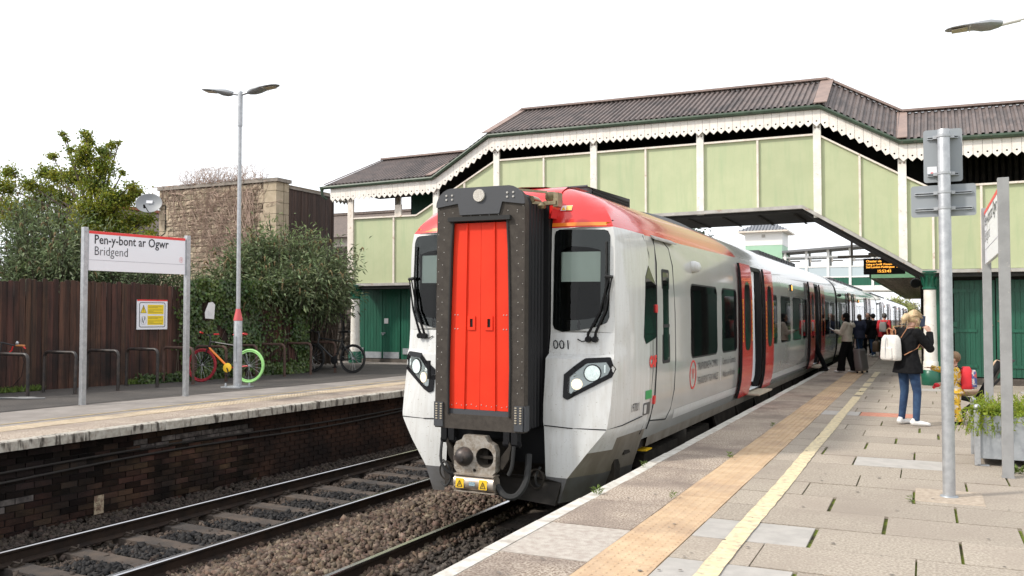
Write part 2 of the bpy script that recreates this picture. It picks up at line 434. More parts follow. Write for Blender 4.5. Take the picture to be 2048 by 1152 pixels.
m_colwhite = M('column_white', (.78, .75, .69), (.69, .65, .58), 5, rough=.5, bump=.15, bs=25, c3=(.42, .34, .26), ns3=8, lo3=.60, hi3=.76)
m_soffit = M('weathered_soffit', (.66, .56, .50), (.40, .32, .28), 3, rough=.85, st=(4, .3, 1), rv=.2)
m_plinth = M('stone_plinth', (.12, .10, .085), (.07, .06, .05), 5, rough=.95, bump=.5, bs=20)

m_tbody = M('grey_white_coachwork', (.60, .60, .585), rough=.3, coat=.5, c2=(.50, .485, .455), ns=4, st=(5, 5, .45), lo=.44, hi=.78, spec=.5, c3=(.26, .22, .17), ns3=52, lo3=.645, hi3=.69)
m_tside = M('grey_coachwork', (.47, .47, .45), rough=.16, coat=1.0, c2=(.44, .435, .41), ns=1.5, spec=.5, c3=(.33, .30, .25), ns3=2, lo3=.6, hi3=.85, st3=(1, 1, .4))
m_tgrey = M('dark_grey_skirt', (.115, .115, .118), (.085, .08, .076), 4, rough=.5)
m_tdirt = M('dirty_skirt', (.17, .145, .115), (.24, .215, .18), 4, rough=.55, st=(1, 1, .25))
m_tred = M('train_red', (.62, .02, .018), rough=.25, coat=.6)
m_torange = M('train_orange', (.85, .22, .02), rough=.3, coat=.5)
m_gdoor = M('gangway_door_red', (.78, .042, .014), (.72, .037, .013), 3, rough=.5, spec=.2)
m_gframe = M('gangway_frame_grey', (.048, .040, .034), (.066, .056, .047), 12, rough=.75, spec=.25, bump=.25, bs=150)
m_gcap = M('gangway_head_grey', (.05, .052, .058), rough=.6, bump=.15, bs=150)
m_bellow = M('bellows_rubber', (.013, .013, .015), rough=.6, spec=.3)
m_win = M('train_window_glass', (.006, .007, .007), rough=.03, spec=.45)
m_under = M('underframe_grime', (.020, .017, .014), (.038, .032, .026), 6, rough=.85, spec=.2)
m_step = M('step_board', (.42, .36, .27), (.3, .25, .19), 12, rough=.7)
m_headrefl = M('headlamp_bowl', (.36, .39, .39), rough=.25, metal=.6)
m_headlit = M('lit_headlamp', (.5, .55, .55), c2=(.9, .95, .95), ns=28, rough=.15, emit=((.9, 1, .97), .45), bump=.9, bs=45, bd=.03)
m_daylit = M('lit_marker_lamp', (.9, .78, .6), rough=.3, emit=((1, .82, .6), .9), bump=.5, bs=200)
m_amber = M('lit_amber_lamp', (.9, .35, .05), emit=((1, .42, .06), 2.5))
m_blind = M('cab_sun_blind', (.52, .58, .54), rough=.8)
m_cabdark = M('cab_interior', (.02, .022, .021), rough=.8)
m_coup = M('coupler_casting', (.36, .33, .29), (.22, .18, .14), 22, rough=.55, metal=.3, bump=.4, bs=60)
m_brass = M('brassy_latch', (.30, .24, .15), (.2, .16, .1), 20, rough=.35, metal=.8)
m_vest = M('vestibule_white', (.70, .72, .74), rough=.4)
m_vlamp = M('lit_vestibule_lamp', (.9, .9, .9), emit=((1, .97, .92), 5))
m_pane = Mglass('clear_pane', (.86, .9, .88))
m_lens = Mglass('lamp_lens', (.9, .92, .92))
m_rivet = M('rivet_head', (.45, .43, .4), rough=.4)
m_yblk = M('hazard_yellow', (.80, .50, .02), rough=.45)
m_green = M('green_sticker', (.02, .30, .08), rough=.4)
m_led = M('led_amber_text', (.9, .4, .05), emit=((1, .42, .06), 1.5))
m_glasspale = M('pale_bridge_glass', (.45, .52, .55), rough=.08, spec=.6)

m_skin = M('skin', (.52, .30, .22), rough=.55)
m_skinb = M('brown_skin', (.22, .11, .07), rough=.55)
m_blond = M('blond_hair', (.62, .47, .28), (.5, .36, .2), 30, rough=.5, st=(3, 3, 1), bump=.4, bs=60)
m_brownh = M('brown_hair', (.10, .06, .035), (.06, .035, .02), 40, rough=.5, bump=.4, bs=80)
m_sandy = M('sandy_hair', (.20, .12, .06), (.14, .08, .04), 40, rough=.6, bump=.3, bs=80)
m_jacket = M('black_jacket', (.006, .006, .007), (.011, .011, .012), 20, rough=.9, spec=.15, bump=.25, bs=18)
m_jeans = M('blue_denim', (.016, .042, .105), (.034, .076, .155), 9, rough=.9, bump=.6, bs=16, c3=(.012, .03, .075), ns3=5, lo3=.5, hi3=.7)
m_shoe = M('white_trainer', (.78, .77, .75), rough=.6)
m_navy = M('navy_coat', (.012, .016, .040), (.02, .024, .05), 14, rough=.8, bump=.3, bs=14)
m_hood = M('cream_hoodie', (.56, .50, .42), (.48, .42, .35), 9, rough=.9, bump=.3, bs=14)
m_redcoat = M('red_coat', (.55, .02, .03), (.42, .014, .022), 9, rough=.8, bump=.35, bs=14)
m_blackcl = M('black_cloth', (.006, .006, .007), rough=.9, spec=.15, bump=.2, bs=14)
m_bagw = M('white_quilted_leather', (.72, .69, .65), (.62, .59, .55), 60, rough=.5)
m_tan = M('tan_leather', (.34, .15, .07), rough=.55)
m_yelcl = M('yellow_patterned_cloth', (.62, .38, .03), (.62, .55, .46), 22, lo=.54, hi=.57, rough=.9, c3=(.06, .04, .03), ns3=26, lo3=.58, hi3=.61)
m_redbag = M('red_bag_cloth', (.62, .02, .03), rough=.7, bump=.2, bs=20)
m_printbag = M('printed_bag_cloth', (.05, .07, .20), (.45, .40, .38), 16, lo=.52, hi=.56, rough=.6, c3=(.4, .06, .06), ns3=12, lo3=.58, hi3=.63)
m_beige = M('beige_liner', (.52, .37, .25), rough=.9)
m_case = M('grey_suitcase', (.16, .14, .135), rough=.35)
m_brownbag = M('brown_bag', (.13, .08, .045), rough=.6, bump=.2, bs=20)
m_greybag = M('grey_bag', (.20, .19, .185), rough=.7)
m_phone = M('phone_case', (.02, .035, .08), rough=.3)
m_tyre_g = M('bright_green_tyre', (.36, .70, .25), (.28, .58, .2), 9, rough=.65)
m_tyre_r = M('red_tyre', (.36, .022, .035), (.26, .018, .028), 9, rough=.7)
m_bikeor = M('orange_frame', (.85, .22, .02), rough=.35)
m_bikebk = M('black_frame', (.014, .014, .015), rough=.35)
m_rust = M('rusty_brown_steel', (.10, .055, .04), (.06, .034, .027), 12, rough=.75)
m_rackbk = M('worn_black_steel', (.014, .0135, .014), (.05, .036, .03), 10, rough=.45)
m_dish = M('dish_grey', (.27, .28, .29), rough=.5)
m_paper = M('paper_notice', (.72, .71, .70), rough=.8)
m_yellow2 = M('worn_thin_yellow_line', (.46, .34, .14), (.30, .24, .16), 9, rough=.8)
m_tactpale = M('worn_pale_tactile', (.50, .405, .29), (.40, .315, .215), 6, rough=.85, bump=.2, bs=130, rv=.06, c3=(.33, .27, .21), ns3=2, lo3=.5, hi3=.72)
# ------------------------------------------------------------------ ground, track bed, rails
g = MB(); g.add([(-400, -60, -1.35), (400, -60, -1.35), (400, 700, -1.35), (-400, 700, -1.35)], [(0, 1, 2, 3)])
struct(g.build('ground', m_soil))
g = MB(); g.box(-9.7, -2.72, -6, 180, -1.34, -1.03)
bed = struct(g.build('track_bed', m_bed))

PH = .0068                                     # the train stands on a line that bears slightly right
def rail_mb(path, tilt=0):
    prof = [(-.07, -.155), (.07, -.155), (.07, -.143), (.012, -.12), (.012, -.045), (.034, -.03), (.036, -.008), (.026, 0), (-.026, 0), (-.036, -.008), (-.034, -.03), (-.012, -.045), (-.012, -.12), (-.07, -.143)]
    m = MB(); n = len(prof); rows = []
    for p in path: rows.append([(p[0] + a, p[1], p[2] + b) for a, b in prof + prof[:1]])
    m.grid(rows, mif=lambda i, j: 1 if j in (6, 7, 8) else 0, smooth=False); return m
def railX(a, b): return lambda y: a + b * y
LT = lambda y: -8.31 + .029 * (y - 5.74)
LR = lambda y: -6.765 + .03 * (y - 5.72)
def RL(y): return -5.063 + .0326 * (y - 6.674) if y < 10.4 else -4.942 - .08 * min(1, (y - 10.4) / 12) + PH * (y - 10.4)
RR = lambda y: RL(y) + 1.515
ys = [-5, 2, 5.7, 10.4, 22, 60, 180]
for nm, fx, z, lab in (('rail', LT, -.78, 'worn rail of the far track nearest the brick platform wall'), ('rail', LR, -.82, 'worn rail of the far track beside the brown ballast strip'),
                  ('rail', RL, -.86, 'shiny rail running under the left wheels of the train'), ('rail', RR, -.875, 'rail running under the train beside the paved platform')):
    o = rail_mb([(fx(y), y, z) for y in ys]).build(nm, [m_rail, m_railtop]); tag(o, lab, 'rail', 'running rails')

# sleepers with their rail clips
sl = MB()
for (a, b) in ((0, 0),):
    sl.prism([(-1.25, -.14, -.16), (-1.25, .14, -.16), (-1.25, .115, 0), (-1.25, -.115, 0)], (2.5, 0, 0))
sl_me = sl.mesh('sleeper', m_sleeper)
cl = MB()
for sx in (-1, 1):
    cl.box(sx * .085 - .035, sx * .085 + .035, -.06, .06, 0, .02)
    cl.tube([(sx * .07, -.055, .03), (sx * .10, -.05, .055), (sx * .135, -.02, .04), (sx * .11, .02, .03), (sx * .085, .05, .05), (sx * .06, .045, .035)], .011, 5)
cl_me = cl.mesh('rail_clip', m_clip)
k = 0; y = 4.55
slp_stuff = MB()
while y < 60:
    for (fa, fb, za, zb, who) in ((LT, LR, -.78, -.82, 'far'), (RL, RR, -.86, -.875, 'near')):
        xa, xb = fa(y), fb(y); cx = (xa + xb) / 2; cz = (za + zb) / 2 - .16; rot = math.atan2(za - zb, xb - xa)
        if y < (15 if who == 'far' else 9.6):
            s_ = piece('sleeper', sl_me, bed, (cx, y + rng.uniform(-.02, .02), cz), rot=(0, rot, rng.uniform(-.01, .01)))
            for xx in (xa, xb):
                c_ = D.objects.new('rail_clip', cl_me); COL.objects.link(c_); c_.parent = s_; c_.location = (xx - cx, 0, 0)
        else: slp_stuff.box(cx - 1.25, cx + 1.25, y - .12, y + .12, cz - .1, cz)
    y += .655
stuff(slp_stuff.build('sleeper', m_sleeper, bed))

# ballast stones
ICO = np.array([(-1, -1, -1), (1, -1, -1), (1, 1, -1), (-1, 1, -1), (-1, -1, 1), (1, -1, 1), (1, 1, 1), (-1, 1, 1)]) * .78
ICF = np.array([(0, 3, 2, 1), (4, 5, 6, 7), (0, 1, 5, 4), (1, 2, 6, 5), (2, 3, 7, 6), (3, 0, 4, 7)])
def stones(name, P, size, mat):
    """angular broken stones: skewed six-sided chunks"""
    n = len(P); sc = size * nr.uniform(.6, 1.25, (n, 1, 1)) * nr.uniform(.55, 1.2, (n, 1, 3))
    B = (ICO[None] * nr.uniform(.45, 1.3, (n, 8, 1)) + nr.uniform(-.22, .22, (n, 8, 3))) * sc
    q = nr.normal(size=(n, 4)); q /= np.linalg.norm(q, axis=1, keepdims=True); w_, x, y_, z = q.T
    Rm = np.stack([1 - 2 * (y_ * y_ + z * z), 2 * (x * y_ - z * w_), 2 * (x * z + y_ * w_), 2 * (x * y_ + z * w_), 1 - 2 * (x * x + z * z), 2 * (y_ * z - x * w_), 2 * (x * z - y_ * w_), 2 * (y_ * z + x * w_), 1 - 2 * (x * x + y_ * y_)], 1).reshape(n, 3, 3)
    V = np.einsum('nij,nkj->nki', Rm, B) + P[:, None, :]
    F = (ICF[None] + 8 * np.arange(n)[:, None, None]).reshape(-1, 4)
    return stuff(np_mesh(name, V.reshape(-1, 3), F, mat, bed))
def scatter(n, x0, x1, y0, y1, zf):
    x = nr.uniform(x0, x1, n); yy = y0 + (y1 - y0) * nr.uniform(0, 1, n) ** 1.25; z = zf(x, yy) + nr.uniform(-.012, .022, n)
    return np.stack([x, yy, z], 1)
P = scatter(7000, -9.4, -8.42, 4.5, 16, lambda x, y: -1.0 + .03 * np.clip((x + 8.4 - .03 * (y - 5.7)) / -.9, 0, 1))
P2 = scatter(3300, -8.95, -6.1, 4.5, 15, lambda x, y: -.995 + 0 * x)
stones('ballast_stone', np.concatenate([P, P2]), .031, M('dirty_ballast_stone', (.03, .020, .015), (.06, .046, .036), 9, rough=.9, isl=.5, hue=.02))
def clear(P, half=.135):
    d = (P[:, 1] - 4.55 + .3275) % .655 - .3275
    return P[np.abs(d) > half]
P = clear(scatter(8500, -8.02, -6.85, 4.5, 15, lambda x, y: -.985 + 0 * x))
xl = P[:, 0] - .03 * (P[:, 1] - 5.7) + 7.54 + nr.normal(size=len(P)) * .05
stones('oily_ballast_stone', P[np.abs(xl) < .36], .033, m_stoned)
stones('stained_ballast_stone', P[(np.abs(xl) >= .36) & (np.abs(xl) < .62)], .024, M('stained_ballast_stone', (.05, .034, .025), (.08, .058, .044), 9, rough=.9, isl=.4))
hump = lambda x, y: -1.0 + .095 * np.clip(1 - ((x - .031 * (y - 6) + 5.86) / .66) ** 2, 0, 1)
P = scatter(12500, -6.75, -4.8, 4.8, 13, hump)
stones('brown_ballast_stone', P, .037, m_stoneb)
P = scatter(2600, -5.0, -2.8, 4.5, 9.5, lambda x, y: -1.01 + 0 * x)
stones('dark_ballast_stone', P, .028, M('dark_ballast_stone', (.05, .035, .027), (.07, .06, .05), 9, rough=.9, isl=.4))

# ------------------------------------------------------------------ far (left) platform with its brick wall
EL = lambda y: -9.284 + .05 * (y - 6.387)       # platform edge
ZL = .15
lp = MB()
lp.add([(EL(-6) - .34, -6, ZL - .05), (EL(140) - .34, 140, ZL - .05), (-60, 140, ZL - .05), (-60, -6, ZL - .05)], [(0, 1, 2, 3)])
lp.prism([(EL(-6) - .225, -6, -1.3), (EL(-6) - .225, -6, ZL - .10), (EL(-6) - .6, -6, ZL - .10), (EL(-6) - .6, -6, -1.3)], (.05 * 146, 146, 0), 1)
plat = struct(lp.build('platform', [m_asph, m_mortar]))
def strip(name, a, b, y0, y1, z, mat, n=1, parent=plat, f=EL, wob=0):
    m = MB(); rows = []
    for i in range(n + 1):
        y = y0 + (y1 - y0) * i / n; d = wob * math.sin(i * 1.7) if wob else 0
        rows.append([(f(y) - a + d, y, z), (f(y) - b + d + wob * .6 * math.sin(i * 2.9), y, z)])
    m.grid(rows, smooth=False); return m.build(name, mat, parent)
def sheet(name, poly, z, mat, parent, th=.04):
    m = MB(); m.prism([(x, y, z) for x, y in poly], (0, 0, -th)); return m.build(name, mat, parent)
sheet('asphalt', [(EL(-6) - 1.33, -6), (EL(90) - 1.33, 90), (-60, 90), (-60, -6)], ZL, m_asph, plat, .05)
sheet('dark_asphalt', [(-12.85, -6), (-12.1, 9), (-11.2, 16), (-10.8, 21.5), (-30, 21.5), (-30, -6)], ZL + .004, m_asphdark, plat, .003)
strip('tar_seam', 3.0, 3.045, -6, 24, ZL + .006, m_tar, 30, wob=.012)
strip('yellow_line', 1.51, 1.575, -6, 40, ZL + .005, m_yellow2, 30, wob=.006)
# coping slabs, second slab row, buff tactile
cp = MB(); cp.prism([(0, 0, -.115), (0, 0, -.012), (-.02, 0, 0), (-.13, 0, 0), (-.13, 0, -.115)], (0, .892, 0)); cp_me = cp.mesh('coping_stone', m_coping)
cp = MB(); cp.prism([(-.136, 0, -.10), (-.136, 0, -.002), (-.60, 0, -.002), (-.60, 0, -.10)], (0, .892, 0)); cb_me = cp.mesh('aggregate_slab', m_aggr)
cp = MB(); cp.prism([(-.606, 0, -.10), (-.606, 0, -.004), (-.885, 0, -.004), (-.885, 0, -.10)], (0, .892, 0)); cc_me = cp.mesh('paving_slab', m_aggr)
def tactile_me(w_, l_, mat):
    m = MB(); m.box(-w_ / 2, w_ / 2, 0, l_, -.05, 0)
    n = 6; vs = []; fs = []
    for i in range(n):
        for j in range(n):
            cx = -w_ / 2 + w_ * (i + .5) / n; cy = l_ * (j + .5) / n; o = len(vs)
            for rr, zz in ((.0165, .0003), (.011, .0055)):
                for q in range(7): vs.append((cx + rr * math.cos(q * 2 * PI / 7), cy + rr * math.sin(q * 2 * PI / 7), zz))
            for q in range(7): fs.append((o + q, o + (q + 1) % 7, o + 7 + (q + 1) % 7, o + 7 + q))
            fs.append(tuple(o + 7 + q for q in range(7)))
    m.add(vs, fs); return m.mesh('tactile_slab', mat)
tc_me = tactile_me(.42, .442, m_tact); tl_me = tactile_me(.42, .442, m_tactpale)
ang = math.atan(.05)
y = 3.0
while y < 18:
    piece('coping_stone', cp_me, plat, (EL(y), y, ZL), rz=-ang)
    piece('aggregate_slab', cb_me, plat, (EL(y), y, ZL), rz=-ang)
    piece('paving_slab', cc_me, plat, (EL(y), y, ZL), rz=-ang)
    for q in (0, .45):
        piece('tactile_slab', tl_me, plat, (EL(y + q) - 1.105, y + q, ZL + rng.uniform(-.002, .002)), rz=-ang)
    y += .9
m = MB()
while y < 120:
    for a, b, zz in ((0, .88, 0), (.89, 1.32, .0)):
        m.prism([(EL(y) - a, y, ZL + zz), (EL(y) - b, y, ZL + zz), (EL(y + .89) - b, y + .89, ZL + zz), (EL(y + .89) - a, y + .89, ZL + zz)], (0, 0, -.09))
    y += .9
stuff(m.build('paving_slab', m_aggr, plat))
# brick wall: one object per brick for the nearest, the remainder as one part
EW = lambda y: EL(y) - .205
bk = []
for v in range(4):
    m = MB(); j = lambda a=.004: rng.uniform(-a, a)
    m.box(-.04, 0, -.106, .106, -.0335, .0335)
    m.v = [(p[0] + (j(.005) if p[0] > -.01 else 0), p[1] + j(.003), p[2] + j(.003)) for p in m.v]
    bk.append(m.mesh('brick', m_brick))
bkp = bk[0].copy(); bkp.materials.clear(); bkp.materials.append(m_brickpale)
rest = MB(); cnt = 0; spots = []
for c in range(14):
    z = -1.0 + .077 * (c + .5)
    y = 4.9 + (.115 if c % 2 else 0)
    ov = .03 * max(0, c - 11)
    while y < 15.5:
        spots.append((y, z, c, ov)); y += .2265
spots.sort(key=lambda q: q[0] if q[0] > 5.6 else 99)
for i, (y, z, c, ov) in enumerate(spots):
    pale = (c in (10, 11) and 8.4 < y < 10.7 and rng.random() < .75) or (c in (4, 5, 6, 8) and 6.2 < y < 6.9 and rng.random() < .3)
    x = EW(y) + ov + rng.uniform(-.005, .006)
    if i < 296: piece('brick', bkp if pale else rng.choice(bk), plat, (x, y, z), rz=-ang, sc=(1, 1, 1 if rng.random() < .5 else -1))
    else: rest.box(x - .04, x, y - .106, y + .106, z - .0335, z + .0335)
stuff(rest.build('brick', m_brick, plat))
for zz, amp in ((-.215, .02), (-.30, .03)):
    m = MB(); m.tube([(EW(y) + .03, y, zz + .012 * (y - 10) * (.6 if zz < -.25 else 0) + amp * math.sin(y * .9)) for y in np.arange(4, 17, .5)], .014, 6)
    tag(m.build('wall_cable', m_tar), 'thin black cable fixed along the sooty brick wall, ' + ('upper of the two' if zz > -.25 else 'lower of the two'), 'cable')
t = thing('wall_plaque', 'small stained pale metal plate fixed low on the brick wall', 'plaque', (EW(7.79) + .012, 7.79, -.83))
MB().box(EW(7.79) + .006, EW(7.79) + .014, 7.72, 7.86, -.93, -.70).build('plate', M('stained_plate', (.42, .34, .24), (.2, .13, .09), 14, rough=.7, lo=.45, hi=.6), t, bevel=.002)
for i, s_ in enumerate(('10', '23', '64')): text('lettering', s_, .05, m_brick, t, (EW(7.75) + .014, 7.745, -.765 - .06 * i), (0.05, 1, 0), (0, 0, 1))

# ------------------------------------------------------------------ near (right) platform
rp = MB(); rp.box(-2.62, 30, -6, 140, -1.3, -.018)
rplat = struct(rp.build('platform', m_moss)); rplat['kind'] = 'structure'
XE = -2.70
e1 = MB(); e1.prism([(0, 0, -.12), (0, 0, -.02), (.018, 0, 0), (.132, 0, 0), (.132, 0, -.12)], (0, .893, 0)); e1_me = e1.mesh('edge_stone', m_edgewhite)
e2 = MB(); e2.box(.134, .748, .003, .893, -.08, -.002); e2_me = e2.mesh('aggregate_slab', m_aggr)
y = 3.45
while y < 27:
    piece('edge_stone', e1_me, rplat, (XE + rng.uniform(-.006, .006), y, rng.uniform(-.003, .003)))
    if 5.2 < y < 5.9:                       # one coping slab was replaced by pale concrete
        mm = e2_me.copy(); mm.materials.clear(); mm.materials.append(M('pale_concrete_slab', (.46, .42, .37), (.36, .31, .27), 16, rough=.9, bump=.4, bs=90)); piece('aggregate_slab', mm, rplat, (XE, y, 0))
    else: piece('aggregate_slab', e2_me, rplat, (XE, y, rng.uniform(-.002, .003)))
    y += .9
y = 3.55
while y < 27:
    piece('tactile_slab', tc_me, rplat, (-1.735 + rng.uniform(-.003, .003), y, rng.uniform(-.001, .003))); y += .4435
m = MB(); y = 27
while y < 130:
    for a, b, in ((0, .745), (.75, 1.17)):
        m.box(XE + a, XE + b, y, y + .89, -.08, 0)
    y += .9
stuff(m.build('aggregate_slab', m_aggr, rplat))
xcuts = {}
def slab(x0, x1, y0, y1, mat, dz=0):
    m = MB(); m.box(x0, x1, y0, y1, -.06, 0)
    o = m.build('paving_slab', mat, rplat)
    o.location.z += dz; return o
row0 = 5.59; i = -3; far = MB()
while True:
    y0 = row0 + i * .605; y1 = y0 + .605 - .014
    if y0 > 44: break
    x = -1.518; off = [.50, .92, .30, .78][i % 4] + rng.uniform(-.05, .05); first = True
    xm = .09 * y1 + 1.6 if y0 < 24 else 4
    while x < xm:
        ln = off if first else .915 + rng.uniform(-.03, .03)
        x1 = x + ln; jw = rng.choice((.012, .02, .028, .03)) if y0 < 14 else .015
        mat = m_slab; dz = rng.uniform(-.003, .003)
        if i in (1, -1) and first: x1 = x + .80; mat = m_slabgrey; ln = .80
        if i == 15 and first: x1 = x + .57
        if i == 15 and abs(x + .93) < .06: x1 = x + .78; mat = m_slabred
        if rng.random() < .05 and y0 > 9 and mat is m_slab: mat = m_slabgrey
        foot = (i in (4, 5)) and x1 > -.10 and x < .43
        if y0 < 24.5: slab(x, x1 - jw, y0, y1 + rng.uniform(-.004, .004), mat, dz)
        else: far.box(x, x1 - jw, y0, y1, -.06, dz)
        x = x1; first = False
    i += 1
stuff(far.build('paving_slab', m_slab, rplat))
m = MB(); m.box(-.10, .43, 8.13, 8.72, -.03, .006); m.build('footing_slab', m_slabpale, rplat, bevel=.008)
# yellow line: worn paint laid over the slabs
m = MB(); rows = []
for i in range(120):
    y = 3.6 + i * .19
    w1 = .005 * math.sin(i * .31) + .004 * math.sin(i * 2.3); w2 = .005 * math.sin(i * .27 + 1) + .004 * math.sin(i * 2.9)
    rows.append([(-1.275 + w1, y, .0065), (-1.135 + w2, y, .0065)])
m.grid(rows, smooth=False, skip=lambda i, j: i in (76, 77, 82, 88, 89, 96, 97, 105, 106)); m.build('yellow_line', m_yellow, rplat)
m = MB()
for i in range(150):
    y = 4.4 + 14 * rng.random() ** 1.6; x = rng.uniform(-2.4, .1 * y + .6); r = rng.uniform(.008, .018)
    m.add([(x + r * math.cos(q * PI / 4) * rng.uniform(.8, 1.1), y + r * math.sin(q * PI / 4) * rng.uniform(.8, 1.1), .008) for q in range(8)], [tuple(range(8))])
stuff(m.build('gum_spots', M('trodden_gum', (.16, .14, .12), rough=.9), rplat))
# weeds in the joints
def weed(x, y, z, r, n, label, mat=m_weed, h=.1):
    P = np.zeros((n, 3)); a = nr.uniform(0, 2 * PI, n); q = nr.uniform(.1, 1, n)
    P[:, 0] = x + r * .35 * q * np.cos(a); P[:, 1] = y + r * .35 * q * np.sin(a); P[:, 2] = z + h * nr.uniform(0, .5, n)
    Dd = np.stack([np.cos(a), np.sin(a), nr.uniform(.2, 1.6, n)], 1)
    V, F = leaves(P, rand_dirs(n) * .4 + np.array([0, 0, 1]), Dd, nr.uniform(.35, .9, n) * r * .8, .17 * r * nr.uniform(.5, 1, n))
    o = np_mesh('weed', V, F, mat); return tag(o, label, 'weed', 'weeds in the platform joints')
weed(-2.60, 7.25, 0, .085, 40, 'largest green weed growing from the white platform edge below the train front')
weed(-2.62, 8.75, 0, .07, 26, 'small weed on the white platform edge, second from the train front')
weed(-1.95, 9.7, 0, .08, 30, 'weed in the joint beside the buff tactile strip, level with the train headlight')
weed(-1.96, 7.35, 0, .06, 26, 'tuft beside the near part of the buff tactile strip')
weed(-1.96, 12.7, 0, .07, 24, 'farthest tuft beside the buff tactile strip')
weed(-.12, 8.05, 0, .06, 24, 'tuft at the corner of the concrete footing of the round pole')
weed(.80, 9.95, 0, .12, 60, 'grassy tuft at the foot of the grey sign post beside the planter')
# ------------------------------------------------------------------ train
TX, TY, TZ = -4.3, 8.2, -.86
PROF = [(.12, 1.255), (.25, 1.30), (.42, 1.335), (.62, 1.352), (.90, 1.358), (1.10, 1.358), (1.27, 1.357), (1.38, 1.356), (1.80, 1.350), (2.20, 1.335), (2.40, 1.312), (2.52, 1.280), (2.62, 1.235), (2.75, 1.13), (2.87, .98), (2.96, .80), (3.02, .60)]
def px(z):
    for (z0, x0), (z1, x1) in zip(PROF, PROF[1:]):
        if z <= z1: return x0 + (x1 - x0) * (max(z, z0) - z0) / (z1 - z0)
    return PROF[-1][1]
# nose table: z, A (inner edge), M (mid), B (corner), C (behind corner) as (x, y); D is the full body at y 1.75
NOSE = [(-.42, (.64, .46), (.71, .44), (.77, .43), (.97, .92)),
        (-.15, (.61, .44), (.74, .42), (.865, .42), (1.08, .90)),
        (.12, (.60, .44), (.83, .42), (1.07, .46), (1.21, .86)),
        (.25, (.59, .45), (.88, .43), (1.17, .50), (1.265, .85)),
        (.365, (.58, .46), (.92, .44), (1.255, .54), (1.315, .86)),
        (.42, (.57, .46), (.92, .44), (1.265, .55), (1.325, .87)),
        (.62, (.57, .46), (.92, .45), (1.28, .60), (1.345, .90)),
        (.90, (.57, .50), (.92, .49), (1.285, .66), (1.352, .95)),
        (1.10, (.57, .515), (.92, .505), (1.287, .675), (1.354, .97)),
        (1.15, (.57, .605), (.91, .59), (1.282, .70), (1.353, .98)),
        (1.27, (.57, .63), (.90, .61), (1.28, .71), (1.352, 1.0)),
        (1.38, (.57, .65), (.90, .64), (1.28, .72), (1.350, 1.0)),
        (1.80, (.57, .655), (.90, .645), (1.28, .72), (1.343, 1.0)),
        (2.20, (.57, .66), (.90, .65), (1.28, .725), (1.328, 1.0)),
        (2.40, (.57, .665), (.90, .655), (1.27, .73), (1.308, 1.0)),
        (2.52, (.57, .67), (.90, .66), (1.25, .74), (1.278, 1.0)),
        (2.62, (.57, .69), (.90, .69), (1.20, .80), (1.232, 1.05)),
        (2.75, (.57, .75), (.90, .76), (1.10, .90), (1.128, 1.15)),
        (2.87, (.57, .84), (.85, .86), (.96, 1.0), (.98, 1.25)),
        (2.96, (.55, .95), (.70, .97), (.78, 1.08), (.80, 1.3)),
        (3.02, (.45, 1.09), (.53, 1.1), (.58, 1.15), (.60, 1.35))]
def face_y(x, z):
    """front surface depth at lateral x (>0) and height z"""
    for r0, r1 in zip(NOSE, NOSE[1:]):
        if z <= r1[0] or r1 is NOSE[-1]:
            t = (z - r0[0]) / (r1[0] - r0[0]); t = max(0, min(1, t))
            pts = [(a[0] + (b[0] - a[0]) * t, a[1] + (b[1] - a[1]) * t) for a, b in zip(r0[1:], r1[1:])]
            for (x0, y0), (x1, y1) in zip(pts, pts[1:]):
                if x <= x1: return y0 + (y1 - y0) * (x - x0) / (x1 - x0 + 1e-9)
            return pts[-1][1]
def W(x, y, z): return (TX + x, TY + y, z)
def side(y, z, off=.004, s=1): return W(s * (px(z) + off), y, z)

